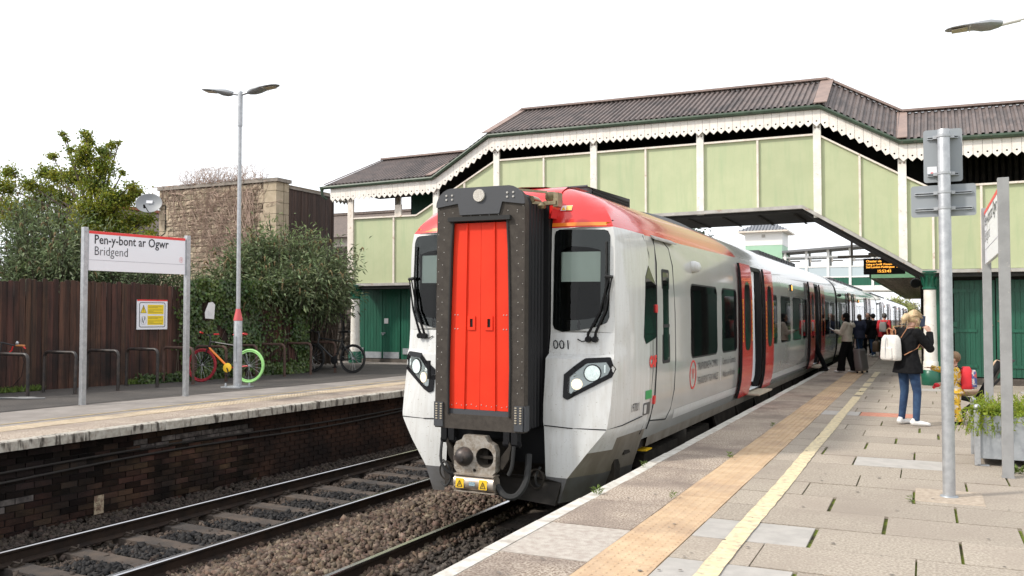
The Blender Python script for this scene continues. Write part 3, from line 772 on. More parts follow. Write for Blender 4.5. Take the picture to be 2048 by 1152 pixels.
m_nose = m_tbody
def livery():
    m = m_tside.copy(); m.name = 'striped_coachwork'
    n = m.node_tree.nodes; L = m.node_tree.links; b = n['Principled BSDF']; b.inputs['Coat Weight'].default_value = .55
    base = b.inputs['Base Color'].links[0].from_socket
    tc = n.new('ShaderNodeTexCoord'); sp = n.new('ShaderNodeSeparateXYZ'); L.new(tc.outputs['Object'], sp.inputs[0])
    def mth(op, a, bv):
        q = n.new('ShaderNodeMath'); q.operation = op
        if hasattr(a, 'links'): L.new(a, q.inputs[0])
        else: q.inputs[0].default_value = a
        if hasattr(bv, 'links'): L.new(bv, q.inputs[1])
        else: q.inputs[1].default_value = bv
        return q.outputs[0]
    z = mth('SUBTRACT', sp.outputs[2], -TZ)              # back to height above the platform
    y_ = sp.outputs[1]
    low = mth('ADD', 2.49, mth('MULTIPLY', y_, .012))    # lower edge of the coloured band
    above = mth('GREATER_THAN', z, low)
    end = mth('LESS_THAN', mth('ADD', y_, mth('MULTIPLY', z, 1.6)), 11.3)
    band = mth('MULTIPLY', above, end)
    orange = mth('MULTIPLY', mth('LESS_THAN', z, mth('ADD', low, mth('ADD', .035, mth('MULTIPLY', y_, .022)))), mth('LESS_THAN', mth('ADD', y_, mth('MULTIPLY', z, 1.6)), 10.3))
    mid = mth('MULTIPLY', mth('GREATER_THAN', mth('ADD', y_, mth('MULTIPLY', z, 1.6)), 6.6), mth('LESS_THAN', mth('ADD', y_, mth('MULTIPLY', z, 1.6)), 9.9))
    mx0 = n.new('ShaderNodeMix'); mx0.data_type = 'RGBA'; mx0.inputs[6].default_value = (.62, .02, .018, 1); mx0.inputs[7].default_value = (.60, .07, .04, 1); L.new(mid, mx0.inputs[0])
    mx1 = n.new('ShaderNodeMix'); mx1.data_type = 'RGBA'; L.new(mx0.outputs[2], mx1.inputs[6]); mx1.inputs[7].default_value = (.72, .05, .02, 1); L.new(orange, mx1.inputs[0])
    mx2 = n.new('ShaderNodeMix'); mx2.data_type = 'RGBA'; L.new(base, mx2.inputs[6]); L.new(mx1.outputs[2], mx2.inputs[7]); L.new(band, mx2.inputs[0])
    L.new(mx2.outputs[2], b.inputs['Base Color']); return m
m_livery = livery()

def car_shell(parent, y0, y1, nose, doors, name='body_shell'):
    """skin from the sill to the roof centre, both sides, with openings cut at the doors on the platform side"""
    yst = sorted(set([y0 + (1.75 if nose else 0), y1] + [d for o in doors for d in o] + [y0 + (1.75 if nose else 0) + i * 1.5 for i in range(1, 15) if y0 + 1.75 + i * 1.5 < y1 - .4]))
    zr = [z for z, x in PROF] + [3.05, 3.06]; xr = [x for z, x in PROF] + [.3, 0]
    for s in (1, -1):
        mb = MB(); rows = []
        for y in yst: rows.append([W(s * x, y, z) for z, x in zip(zr, xr)])
        def skip(i, j):
            if s < 0: return False
            yc = (yst[i] + yst[i + 1]) / 2; zc = (zr[j] + zr[j + 1]) / 2
            return any(a < yc < b for a, b in doors) and zc < 2.40
        mb.grid(rows, skip=skip)
        if s < 0: mb.f = [tuple(reversed(f)) for f in mb.f]
        o = mb.build(name, m_livery if nose else m_tside, parent, sharp=50)
    # closed rear end
    e = MB(); e.face([W(x, y1, z) for z, x in zip(zr, xr)] + [W(-x, y1, z) for z, x in list(zip(zr, xr))[-2::-1]]); e.build('end_wall', m_black, parent)

def rr_side(y0, y1, z0, z1, r, off, n=4):
    return [side(y, z, off) for y, z in rrect(y0, y1, z0, z1, r, n)]
def window(parent, y0, y1, z0=1.0, z1=1.985, r=.10, name='window'):
    m = MB(); m.prism(rr_side(y0, y1, z0, z1, r, .004), (-.012, 0, 0)); f = m.build(name, m_win, parent)
    q = rr_side(y0 - .022, y1 + .022, z0 - .022, z1 + .022, r + .02, .002); h = rr_side(y0 + .001, y1 - .001, z0 + .001, z1 - .001, r, .002)
    m = MB(); m.prism(q, (-.008, 0, 0), holes=[h]); m.build('window_seal', m_rubber, f)
    return f

def door(parent, a, b, detail=True, open_=True):
    """a, b: edges of the opening. Leaves slid outside the body on either side"""
    w_ = (b - a) / 2 + .30
    if open_:
        m = MB()                                           # dark pocket frame around the opening
        for ya, yb in ((a - .06, a), (b, b + .06)):
            m.grid([[side(y, z, .012) for z in (.14, .42, .9, 1.4, 2.0, 2.3, 2.45)] for y in (ya, yb)])
            m.grid([[W(px(z) - .11 * k, y, z) for z in (.14, .42, .9, 1.4, 2.0, 2.3, 2.45)] for y, k in (((a, 0), (a, 1)) if ya < a else ((b, 0), (b, 1)))])
        m.grid([[side(y, z, .014) for z in (2.40, 2.47)] for y in (a - .06, b + .06)])
        m.build('door_frame', m_black, parent)
        # vestibule behind
        v = MB(); v.add([W(.55, a - .3, .14), W(.55, b + .3, .14), W(.55, b + .3, 2.45), W(.55, a - .3, 2.45)], [(0, 1, 2, 3)])
        v.add([W(1.245, b + .01, .30), W(.55, b + .01, .20), W(.55, b + .01, 2.45), W(1.20, b + .01, 2.42)], [(0, 1, 2, 3)])
        v.add([W(.55, a - .3, .20), W(1.3, a - .3, .20), W(1.3, b + .3, .20), W(.55, b + .3, .20)], [(0, 1, 2, 3)])
        v.add([W(.55, a - .3, 2.44), W(1.25, a - .3, 2.44), W(1.25, b + .3, 2.44), W(.55, b + .3, 2.44)], [(0, 1, 2, 3)])
        v.add([W(.98, a + .02, .2), W(.98, a + .62, .2), W(.98, a + .62, 2.43), W(.98, a + .02, 2.43)], [(0, 1, 2, 3)])
        v.build('vestibule', m_vest, parent)
        if detail:
            m = MB(); m.box(TX + .7, TX + 1.1, TY + a + .3, TY + b - .3, 2.40, 2.43); m.build('ceiling_lamp', m_vlamp, parent)
        if detail:
            m = MB(); m.tube([W(1.12, b - .06, .8), W(1.12, b - .06, 1.9)], .018, 8); m.build('grab_pole', m_black, parent)
    for ya, yb, inner in ((a - w_ + .30 - .32, a - .03, 1), (b + .03, b + w_ - .30 + .32, 0)):
        zs = [.16, .30, .45, .65, .95, 1.3, 1.7, 2.1, 2.35, 2.47]
        m = MB()
        out = [[side(y, z, .075) for z in zs] for y in (ya, yb)]; inn = [[side(y, z, .035) for z in zs] for y in (ya, yb)]
        m.grid(out); m.grid([inn[1], inn[0]])
        m.grid([inn[0], out[0]], mi=1); m.grid([out[1], inn[1]], mi=1)
        m.add([inn[0][-1], out[0][-1], out[1][-1], inn[1][-1]], [(0, 1, 2, 3)], 1); m.add([inn[0][0], out[0][0], out[1][0], inn[1][0]], [(3, 2, 1, 0)], 1)
        lf = m.build('door_leaf', [m_tred, m_black], parent)
        yc = (ya + yb) / 2
        oval = [(yc + .27 * math.copysign(abs(math.cos(t)) ** .6, math.cos(t)), 1.56 + .60 * math.copysign(abs(math.sin(t)) ** .55, math.sin(t))) for t in [i * 2 * PI / 20 for i in range(20)]]
        m = MB(); m.prism([side(y, z, .079) for y, z in oval], (-.006, 0, 0)); m.build('door_window', m_win, lf)
        if detail:
            for yy, col in ((yb - .07 if inner else ya + .07, m_yblk), (ya + .05 if inner else yb - .05, m_yblk)):
                m = MB()
                m.grid([[side(y, z, .080) for z in (1.12, 1.3, 1.6, 1.85)] for y in (yy - .022, yy + .022)])
                m.build('warning_strip', col, lf)
                mk = MB()
                for q in range(8):
                    z = 1.16 + q * .082; mk.grid([[side(y, z_, .082) for z_ in (z, z + .03)] for y in (yy - .02, yy + .002)])
                mk.build('strip_marks', m_ink, lf)
            m = MB(); m.box(0, 0, 0, 0, 0, 0); 
            text('lettering', '1', .11, m_white, lf, side(yc - .02, 2.24, .08), (0, 1, 0), (0, 0, 1))
    if open_:
        m = MB(); m.box(TX + 1.20, TX + 1.54, TY + a - .02, TY + b + .10, .135, .165); m.build('step_board', m_step, parent, bevel=.006)

def bogie(parent, yc):
    for s in (1, -1):
        m = MB(); m.prism([W(s * 1.02, yc - 1.75, -.28), W(s * 1.02, yc - .9, -.38), W(s * 1.02, yc - .5, -.52), W(s * 1.02, yc + .5, -.52), W(s * 1.02, yc + .9, -.38), W(s * 1.02, yc + 1.75, -.28), W(s * 1.02, yc + 1.7, -.12), W(s * 1.02, yc - 1.7, -.12)], (s * .14, 0, 0))
        for dy in (-1.2, 1.2):
            m.box(TX + s * 1.0 - .1, TX + s * 1.0 + .16, TY + yc + dy - .18, TY + yc + dy + .18, -.62, -.24)
        m.lathe([(.22, -.3), (.24, -.2), (.24, -.02), (.2, .05)], W(s * 1.0, yc, 0), 12)
        fr = m.build('bogie_frame', m_under, parent)
        for dy in (-1.25, 1.25):
            m = MB(); m.lathe([(.05, -.07), (.30, -.05), (.38, -.06), (.43, -.06), (.42, .05), (.46, .065), (.30, .07), (.05, .09)], W(s * .72, yc + dy, TZ + .43), 24, axis='x'); m.build('wheel', m_under, fr)

# ---- leading carriage -------------------------------------------------------------------------------------------
car = thing('train_carriage', 'leading train carriage, pale grey nose with bright red gangway door', 'train carriage', (TX, TY, TZ), 'carriages of the standing train')
D1 = (7.88, 9.18); D2 = (17.15, 18.55); YEND = 23.7
car_shell(car, 0, YEND, True, [D1, D2])
WS = (10, 13)                                   # nose rows replaced by the windscreen surround
zc0, zc1 = NOSE[11][0], NOSE[15][0]
wsp = [(.615, 1.415), (.70, 1.385), (.90, 1.405), (1.10, 1.445), (1.20, 1.49), (1.225, 1.55), (1.225, 2.42), (1.20, 2.475), (1.16, 2.49), (.66, 2.50), (.62, 2.485), (.605, 2.45), (.595, 1.46)]
for s in (1, -1):
    def FW(x, z, off=0): return W(s * x, face_y(x, z) - off, z)
    m = MB(); rows = []
    for r in NOSE:
        z = r[0]; d = (px(z), 1.75) if z >= .12 else (px(.12) + (z - .12) * .22, 1.62)
        rows.append([W(s * p[0], p[1], z) for p in r[1:]] + [W(s * d[0], d[1], z)])
    hid = lambda i, j: 11 <= i <= 14 and j in (0, 1)
    def mif(i, j):
        z = NOSE[i][0]
        if z < -.2: return 1
        if j == 3 and z < .2: return 2
        if j == 2 and z < .1: return 2
        if z >= 2.50: return 3
        return 0
    m.grid(rows, skip=hid, mif=mif)
    o_ = [(r[1][0], r[0]) for r in NOSE[11:16]]; o_m = [(NOSE[15][2][0], zc1)]; o_b = [(r[3][0], r[0]) for r in NOSE[15:10:-1]]; o_l = [(NOSE[11][2][0], zc0)]
    outer = o_ + o_m + o_b + o_l
    m2 = MB(); loops = [[Vector((x, z, 0)) for x, z in outer], [Vector((x, z, 0)) for x, z in wsp]]
    tri = tessellate_polygon(loops); allp = outer + wsp
    m.add([FW(x, z) for x, z in allp], tri, 0)
    if s < 0: m.f = [tuple(reversed(f)) for f in m.f]
    m.build('nose_panel', [m_tbody, m_tgrey, m_tdirt, m_tred], car, sharp=28)
    # orange line above the windscreen
    st = MB(); st.grid([[FW(x, z, .005) for x in (.57, .75, .9, 1.05, 1.17, 1.222 if z > 2.56 else 1.24)] for z in (2.535, 2.555, 2.575)]); 
    st.build('orange_stripe', m_torange, car)
    # windscreen: black border, clear pane, blind and dark cab behind
    inner = [(.685, 1.52), (.80, 1.51), (1.0, 1.525), (1.10, 1.55), (1.13, 1.60), (1.13, 2.27), (1.0, 2.30), (.80, 2.315), (.69, 2.27)]
    m = MB(); ring(m, wsp, inner, lambda x, z: FW(x, z, .006), 64, s < 0, .02)
    wso = m.build('windscreen', m_win, car)
    m = MB(); fill(m, wsp, lambda x, z: FW(x, z, .008), 40, s < 0); m.build('pane', m_pane, wso)
    m = MB(); m.add([FW(.67, 1.93, -.02), FW(1.12, 1.93, -.02), FW(1.12, 2.255, -.02), FW(.67, 2.255, -.02)], [(0, 1, 2, 3)]); m.build('sun_blind', m_blind, wso)
    m = MB(); m.add([W(s * .5, .80, 1.2), W(s * 1.22, .80, 1.2), W(s * 1.22, .80, 2.6), W(s * .5, .80, 2.6), W(s * .5, 1.6, 1.2), W(s * 1.22, 1.6, 1.2), W(s * 1.22, 1.6, 2.6), W(s * .5, 1.6, 2.6)],
                    [(4, 5, 6, 7), (0, 1, 5, 4), (1, 2, 6, 5), (2, 3, 7, 6), (3, 0, 4, 7)]); m.build('cab_lining', m_cabdark, wso)
    # raised seam between mask and lower cowl
    m = MB(); m.tube([FW(.585, .385, .002), FW(.9, .375, .002), FW(1.25, .37, .002), W(s * 1.32, .87, .385), W(s * 1.345, 1.5, .42)], .006, 5); m.build('panel_gap', m_black, car)
    # ledge under the windscreen
    m = MB()
    # headlamp
    hx = [(.795, .935), (1.015, 1.112), (1.255, 1.125), (1.30, 1.0), (1.28, .915), (.85, .668), (.797, .695)]
    hin = [(.862, .91), (1.035, 1.058), (1.222, 1.072), (1.262, 1.0), (1.24, .945), (.885, .735), (.862, .75)]
    m = MB(); ring(m, hx, hin, lambda x, z: FW(x, z, .014), 70, s > 0, .02); hl = m.build('headlight', m_blackgloss, car)
    m = MB(); fill(m, hin, lambda x, z: FW(x, z, .004), 42, s > 0); m.build('lamp_bowl', m_headrefl, hl)
    def disc(name, x, z, r, mat, off, n=20, ring=None):
        m = MB(); c = FW(x, z, off); a = FW(x + .05, z, off); u = (Vector(a) - Vector(c)).normalized(); 
        m.prism([Vector(c) + u * (r * math.cos(t)) + Vector((0, 0, r * math.sin(t))) for t in [i * 2 * PI / n for i in range(n)]], (0, .012, 0)); return m.build(name, mat, hl)
    disc('lamp_rim', 1.09, .955, .094, m_black, .014); disc('main_lamp', 1.09, .955, .082, m_headlit, .020)
    disc('marker_lamp', .945, .838, .058, m_daylit, .018)
    m = MB(); m.grid([[FW(x, z, .014) for z in (.96, 1.04)] for x in (1.20, 1.214)]); m.build('lamp_strip', m_headlit, hl)
    # lens cover
    m = MB(); fill(m, hin, lambda x, z: FW(x, z, .034), 42, s > 0); m.build('lens', m_lens, hl)
    # wiper: two arms and a blade
    wp = MB(); foot = FW(1.02, 1.30, .03)
    wp.tube([foot, FW(1.02, 1.36, .06), FW(1.14, 1.60, .055), FW(1.235, 1.98, .055)], [.018, .016, .012, .009], 6)
    wp.tube([FW(1.09, 1.33, .03), FW(1.10, 1.38, .06), FW(1.20, 1.62, .055), FW(1.262, 1.96, .055)], [.018, .016, .012, .009], 6)
    wo_ = wp.build('wiper', m_black, car)
    bl = MB(); bl.tube([FW(1.175, 1.58, .03), FW(1.20, 2.0, .035), FW(1.195, 2.36, .03)], .011, 6); bl.tube([FW(1.19, 1.985, .05), FW(1.275, 1.975, .05)], .02, 6); bl.build('wiper_blade', m_rubber, wo_)
    bl = MB()
    for xx in (1.02, 1.09): bl.lathe([(.032, -.03), (.034, .02), (.02, .045)], FW(xx, 1.31, .03), 10, axis='y')
    bl.tube([foot, FW(.95, 1.285, .02), FW(.90, 1.31, .012)], .006, 5); bl.build('wiper_pivot', m_black, wo_)
# red hood over the bellows, between the two halves
m = MB(); rows = []
for x in (-.58, -.4, -.2, 0, .2, .4, .58): rows.append([W(x, .80, 2.72), W(x, .84, 2.86), W(x, .94, 2.965), W(x, 1.09, 3.03), W(x, 1.35, 3.06), W(x, 1.78, 3.065)])
m.grid(rows); m.build('roof_hood', m_tred, car)
m = MB(); rows = []
for s in (1, -1):
    r = NOSE[-1]; rows = [[W(s * p[0], p[1], r[0]) for p in r[1:]] + [W(s * px(3.02), 1.75, 3.02)], [W(s * x, y, 3.05) for x, y in ((.3, 1.12), (.3, 1.2), (.3, 1.25), (.3, 1.4), (.3, 1.75))], [W(0, y, 3.06) for y in (1.1, 1.2, 1.3, 1.4, 1.75)]]
    m.grid(rows)
m.build('roof_hood', m_tred, car)
# "001" on both sides of the mask would read on the left one too; the photograph shows it on the right
text('lettering', '001', .145, m_ink, car, W(.615, face_y(.7, 1.25) - .012, 1.20), (1, -.02, 0), (0, -.15, 1))
# caution sticker on the red cap
t_ = MB(); c0 = Vector(W(.70, .80, 2.735)); 
def capp(x, z, off=.01): return W(x, face_y(x, z) - off, z)
st = MB(); st.face([capp(.645, 2.715), capp(.775, 2.715), capp(.775, 2.775), capp(.645, 2.775)]); sk = st.build('caution_sticker', m_signwhite, car)
st = MB(); st.face([capp(.705, 2.718, .013), capp(.773, 2.718, .013), capp(.773, 2.772, .013), capp(.705, 2.772, .013)]); st.build('sticker_panel', M('sticker_amber', (.85, .5, .12), rough=.5), sk)
st = MB(); st.face([capp(.652, 2.722, .013), capp(.70, 2.722, .013), capp(.676, 2.768, .013)]); st.build('warning_triangle', m_yblk, sk)

# gangway: frame, head plate, door leaves, bellows
def arch(hw, z0, z1, r, n=6, hw_top=None):
    hw_top = hw_top or hw
    pts = [(-hw, z0), (hw, z0)]
    for i in range(n + 1):
        a = R(90 * i / n); pts.append((hw_top - r + r * math.cos(a), z1 - r + r * math.sin(a)))
    for i in range(n + 1):
        a = R(90 + 90 * i / n); pts.append((-hw_top + r + r * math.cos(a), z1 - r + r * math.sin(a)))
    return [(x, z + (.03 * (1 - (x / hw) ** 2) if z > (z0 + z1) / 2 else 0)) for x, z in pts]
GY = .05
hole = [(-.365, .50), (.365, .50), (.372, 1.0), (.36, 1.7), (.345, 2.25), (.325, 2.56), (-.325, 2.56), (-.345, 2.25), (-.36, 1.7), (-.372, 1.0)]
m = MB(); m.prism([W(x, GY, z) for x, z in arch(.53, .345, 2.89, .17, 6, .525)], (0, .10, 0), holes=[[W(x, GY, z) for x, z in hole]]); gf = m.build('gangway_frame', m_gframe, car)
m = MB(); hp = [(-.515, 2.72), (-.26, 2.755), (-.235, 2.63), (.235, 2.63), (.27, 2.755), (.515, 2.72)] + [p for p in arch(.53, .345, 2.905, .18, 6)[2:]]
m.prism([W(x, GY - .022, z) for x, z in hp], (0, .02, 0)); m.build('head_plate', m_gcap, gf)
m = MB(); m.lathe([(.066, -.02), (.068, .0), (.05, .012)], W(0.0, GY - .022, 2.83), 20, axis='y'); m.build('head_lamp', M('lamp_glass_dotted', (.7, .66, .6), (.5, .46, .4), 90, rough=.35, bump=.6, bs=170), gf)
for x0, x1 in ((-.37, -.185), (-.183, -.002), (.002, .183), (.185, .37)):
    m = MB(); z0, z1 = .555, 2.545
    f = lambda z: 1 - .12 * max(0, (z - 1.0) / 1.55)
    m.prism([W(x0 * f(z0), GY + .03, z0), W(x1 * f(z0), GY + .03, z0), W(x1 * f(1.2), GY + .03, 1.2), W(x1 * f(z1), GY + .03, z1), W(x0 * f(z1), GY + .03, z1), W(x0 * f(1.2), GY + .03, 1.2)], (0, .03, 0))
    dp = m.build('door_panel', m_gdoor, gf)
    if abs(x0 + x1) < .2:
        xc = math.copysign(.105, x0 + x1)
        m = MB(); m.prism([W(xc - .045, GY + .018, 1.40), W(xc + .045, GY + .018, 1.40), W(xc + .045, GY + .018, 1.55), W(xc - .045, GY + .018, 1.55)], (0, .014, 0), holes=[[W(xc - .018, GY + .018, 1.43), W(xc + .018, GY + .018, 1.43), W(xc + .018, GY + .018, 1.52), W(xc - .018, GY + .018, 1.52)]]); m.build('handle', m_gdoor, dp)
        m = MB(); m.box(TX + xc - .017, TX + xc + .017, TY + GY + .0285, TY + GY + .031, 1.432, 1.518); m.build('handle_recess', m_black, dp)
m = MB()
for x in (-.185, .185): m.prism([W(x - .006, GY + .012, .555), W(x + .006, GY + .012, .555), W(x * .88 + .006, GY + .012, 2.545), W(x * .88 - .006, GY + .012, 2.545)], (0, .018, 0))
m.build('door_ribs', m_gdoor, gf)
m = MB(); m.box(TX - .365, TX + .365, TY + GY + .02, TY + GY + .06, .50, .553); m.build('door_sill', m_gcap, gf)
m = MB()
m.tube([W(x, GY - .005, z) for x, z in hole[1:6]], .014, 6); m.tube([W(x, GY - .005, z) for x, z in (hole[6:] + hole[:1])], .014, 6)
m.bar(W(-.37, GY - .02, 2.585), W(.37, GY - .02, 2.585), .045, .045); m.build('door_seal', m_rubber, gf)
m = MB()
for z in np.arange(.75, 2.75, .135):
    for s in (1, -1):
        m.lathe([(.006, 0), (.004, -.005)], W(s * (.455 - .018 * ((z - .6) > 1.6)), GY, z), 6, axis='y'); m.lathe([(.005, 0), (.003, -.005)], W(s * .505, GY, z + .06), 6, axis='y')
for x in np.arange(-.44, .45, .11): m.lathe([(.006, 0), (.004, -.006)], W(x, GY, 2.66 if abs(x) > .24 else 2.62), 6, axis='y')
for sx in (-.40, -.33, .33, .40):
    for z in (2.80, 2.845): m.lathe([(.013, 0), (.010, -.01)], W(sx, GY - .022, z), 8, axis='y')
for sx in (-.31, -.275, .275, .31):
    for z in (1.41, 1.56): m.lathe([(.008, 0), (.005, -.006)], W(sx, GY + .03, z), 6, axis='y')
for x in np.arange(-.34, .36, .06): m.lathe([(.006, 0), (.004, -.006)], W(x, GY + .03, .60 + .01 * math.sin(x * 40)), 6, axis='y')
stuff(m.build('rivet', m_rivet, gf))
for s in (1, -1):
    m = MB(); m.box(TX + s * .475 - .05, TX + s * .475 + .05, TY + GY - .018, TY + GY - .002, .36, .62)
    m.box(TX + s * .535 - .008, TX + s * .535 + .012, TY + GY - .002, TY + GY + .10, .36, .62); m.build('corner_bracket', m_gcap, gf)
m = MB()
for s in (1, -1):
    for xx in (.445, .50):
        for z in np.arange(.44, .60, .026): m.box(TX + s * xx - .011, TX + s * xx + .011, TY + GY - .026, TY + GY - .014, z, z + .012)
stuff(m.build('bracket_rivet', M('pale_rivet', (.42, .36, .27), rough=.5), gf))
for i in range(6):                                   # bellows: one rib each
    y0 = GY + .11 + i * .082
    m = MB(); prof = arch(.50, .36, 2.86, .15, 6); rows = []
    for dy, sc in ((0, .955), (.02, 1.0), (.062, 1.0), (.082, .955)):
        rows.append([W(x * sc, y0 + dy, 1.6 + (z - 1.6) * (1 - (1 - sc) * .35)) for x, z in prof + prof[:1]])
    m.grid(rows); m.build('bellows_rib', m_bellow, car)
m = MB(); m.prism([W(x * .93, GY + .1, 1.6 + (z - 1.6) * .98) for x, z in arch(.50, .36, 2.86, .15)], (0, .75, 0)); m.build('gangway_tunnel', m_black, car)
m = MB(); m.box(TX - .56, TX + .56, TY + .60, TY + .80, -.05, 2.8); m.build('nose_bulkhead', m_black, car)
# latch gear at the top right of the bellows
m = MB(); 
m.bar(W(.28, .16, 2.905), W(.62, .40, 2.88), .02, .025); m.lathe([(.05, 0), (.062, .02), (.062, .08), (.05, .09)], W(.66, .42, 2.79), 12); m.lathe([(.04, 0), (.04, .16)], W(.48, .30, 2.80), 10, axis='y')
m.box(TX + .60, TX + .74, TY + .36, TY + .44, 2.74, 2.78); m.box(TX + .70, TX + .76, TY + .38, TY + .50, 2.72, 2.87); m.lathe([(.035, 0), (.05, .03), (.03, .06)], W(.58, .36, 2.70), 10)
m.bar(W(.45, .3, 2.77), W(.72, .45, 2.75), .015, .03); m.build('latch_gear', m_brass, car)
m = MB(); m.prism([W(.56, .60, 2.62), W(.60, .56, 2.62), W(.64, .56, 2.83), W(.56, .62, 2.83)], (.02, .2, 0)); m.build('hood_corner', m_tred, car)

m = MB(); m.bar(W(-.52, GY + .03, .88), W(-.60, GY - .01, .88), .03, .05); m.bar(W(-.60, GY - .02, .86), W(-.60, GY - .02, 1.06), .03, .022); m.build('frame_latch', m_black, car)
# coupler and gear below the gangway
m = MB(); CY = GY - .04
cz = .065
plate = [(-.245, -.13), (-.21, -.175), (.20, -.185), (.245, -.14), (.25, .08), (.225, .135), (.155, .17), (.12, .225), (-.13, .225), (-.155, .18), (-.22, .15), (-.25, .09)]
def circ(cx, cz_, r, n=18): return [(cx + r * math.cos(i * 2 * PI / n), cz_ + r * math.sin(i * 2 * PI / n)) for i in range(n)]
m.prism([W(x - .02, CY, cz + z) for x, z in plate], (0, .10, 0), holes=[[W(x - .02, CY, cz + z) for x, z in circ(.118, .0, .106)], [W(x - .02, CY, cz + z) for x, z in circ(.0, -.14, .02, 8)]]); cpl = m.build('coupler', m_coup, car)
m = MB(); m.tube([W(.098, CY + .012, cz), W(.098, CY + .09, cz), W(.098, CY + .22, cz)], [.108, .085, .03], 18); m.f = [f for f in m.f if len(f) == 4]; m.m = m.m[:len(m.f)]; m.sm = m.sm[:len(m.f)]; m.build('coupler_funnel', m_under, cpl)
m = MB(); m.bar(W(.01, CY + .06, cz), W(.19, CY + .06, cz), .025, .03); m.build('coupler_bar', m_under, cpl)
m = MB(); m.lathe([(.104, .0), (.10, -.03), (.075, -.075), (.04, -.10)], W(-.14, CY, cz), 18, axis='y'); m.bar(W(-.23, CY - .06, cz - .01), W(-.10, CY - .09, cz - .01), .035, .05); m.build('coupler_cone', M('oily_cone', (.09, .07, .06), (.03, .028, .028), 9, rough=.45, metal=.3), cpl)
m = MB(); m.bar(W(-.02, CY + .1, cz), W(-.02, .8, cz), .22, .24); m.build('coupler_shank', m_under, cpl)
bx = []
for a in [i * 2 * PI / 12 for i in range(12)]: bx.append((GY - .02 + .085 * math.cos(a), -.205 + .085 * math.sin(a)))
m = MB(); m.prism([W(-.24, y, z) for y, z in bx], (.47, 0, 0), smooth=True); m.box(TX - .24, TX + .23, TY + GY - .09, TY + GY + .05, -.125, -.112); m.box(TX - .24, TX + .24, TY + GY - .085, TY + GY, -.30, -.288)
eb = m.build('electric_box', M('box_metal', (.50, .44, .38), (.34, .28, .22), 12, rough=.35, metal=.5), car)
for xx in (-.16, .115):
    yb = GY - .108
    m = MB(); m.face([W(xx - .048, yb, -.255), W(xx + .048, yb, -.255), W(xx + .048, yb + .006, -.155), W(xx - .048, yb + .006, -.155)]); sq = m.build('hazard_sticker', m_yblk, eb)
    m = MB(); m.prism([W(xx - .036, yb - .003, -.243), W(xx + .036, yb - .003, -.243), W(xx, yb - .003, -.172)], (0, .001, 0), holes=[[W(xx - .024, yb - .003, -.236), W(xx + .024, yb - .003, -.236), W(xx, yb - .003, -.187)]]); m.build('warning_triangle', m_ink, sq)
    m = MB(); m.bar(W(xx + .004, yb - .003, -.205), W(xx - .004, yb - .003, -.226), .005, .002); m.build('bolt_mark', m_ink, sq)
m = MB(); m.face([W(-.05, GY - .107, -.225), W(.02, GY - .107, -.225), W(.02, GY - .105, -.185), W(-.05, GY - .105, -.185)]); bs_ = m.build('blue_sticker', M('blue_label', (.05, .2, .3), (.4, .45, .45), 90, rough=.5), eb)
for sx in (-.42, -.33, .33, .42):                     # hinge lugs under the gangway
    m = MB(); m.box(TX + sx - .035, TX + sx + .035, TY + GY + .0, TY + GY + .1, .22, .345); m.lathe([(.035, -.05), (.035, .05)], W(sx, GY + .05, .215), 10, axis='x'); m.lathe([(.018, -.02), (.018, .0)], W(sx + .06, GY + .05, .215), 8, axis='x'); m.build('hinge_lug', m_black, car)
for s in (1, -1):
    m = MB(); m.prism([W(s * .345, GY, .28), W(s * .36, GY, .20), W(s * .27, GY, .08), W(s * .255, GY, -.04), W(s * .29, GY, -.05), W(s * .36, GY, .06), W(s * .39, GY, .2)], (0, .05, 0)); m.build('coupler_arm', m_under, car)
for pts, r in (([W(-.44, GY, .2), W(-.42, GY - .05, .0), W(-.34, GY - .03, -.12), W(-.26, GY + .05, -.14)], .016), ([W(.42, GY, .2), W(.40, GY, .0), W(.36, GY, -.1)], .02), ([W(.23, GY, -.22), W(.34, GY - .03, -.31), W(.46, GY, -.30), W(.52, GY + .1, -.15), W(.5, GY + .2, .1)], .035),
               ([W(-.48, GY + .1, -.02), W(-.36, GY + .02, -.08), W(-.33, GY, -.2), W(-.40, GY + .02, -.28), W(-.5, GY + .1, -.26)], .012), ([W(.57, .4, -.05), W(.53, .36, -.15), W(.55, .38, -.25), W(.62, .45, -.22)], .014)):
    q = []
    P_ = [Vector(p) for p in pts]
    for i in range(len(P_) - 1):
        p0 = P_[max(i - 1, 0)]; p1 = P_[i]; p2 = P_[i + 1]; p3 = P_[min(i + 2, len(P_) - 1)]
        for t in (0, .25, .5, .75): q.append(.5 * ((2 * p1) + (p2 - p0) * t + (2 * p0 - 5 * p1 + 4 * p2 - p3) * t * t + (3 * p1 - p0 - 3 * p2 + p3) * t ** 3))
    q.append(P_[-1]); m = MB(); m.tube(q, r, 7); m.build('hose', m_rubber, car)
for s in (1, -1):
    hc = W(s * .545, .34, -.17); m = MB(); m.tube([(hc[0] + .085 * math.cos(a), hc[1], hc[2] + .10 * math.sin(a)) for a in [i * 2 * PI / 20 for i in range(21)]], .010, 6, caps=False); m.lathe([(.07, .06), (.075, .1), (.03, .16)], hc, 14, axis='y'); m.build('guard_ring', m_under, car)
m = MB(); m.prism([W(-.60, .36, -.17), W(-.54, .32, -.31), W(.1, .30, -.375), W(.76, .34, -.43), W(.80, .42, -.2), W(.5, .36, -.15)], (0, .05, 0)); m.build('obstacle_deflector', M('deflector_grey', (.030, .026, .023), (.018, .016, .014), 5, rough=.8, spec=.2), car)
m = MB(); m.box(TX - 1.15, TX + 1.15, TY + 1.1, TY + 1.3, -.5, .5); m.build('buffer_beam', m_under, car)
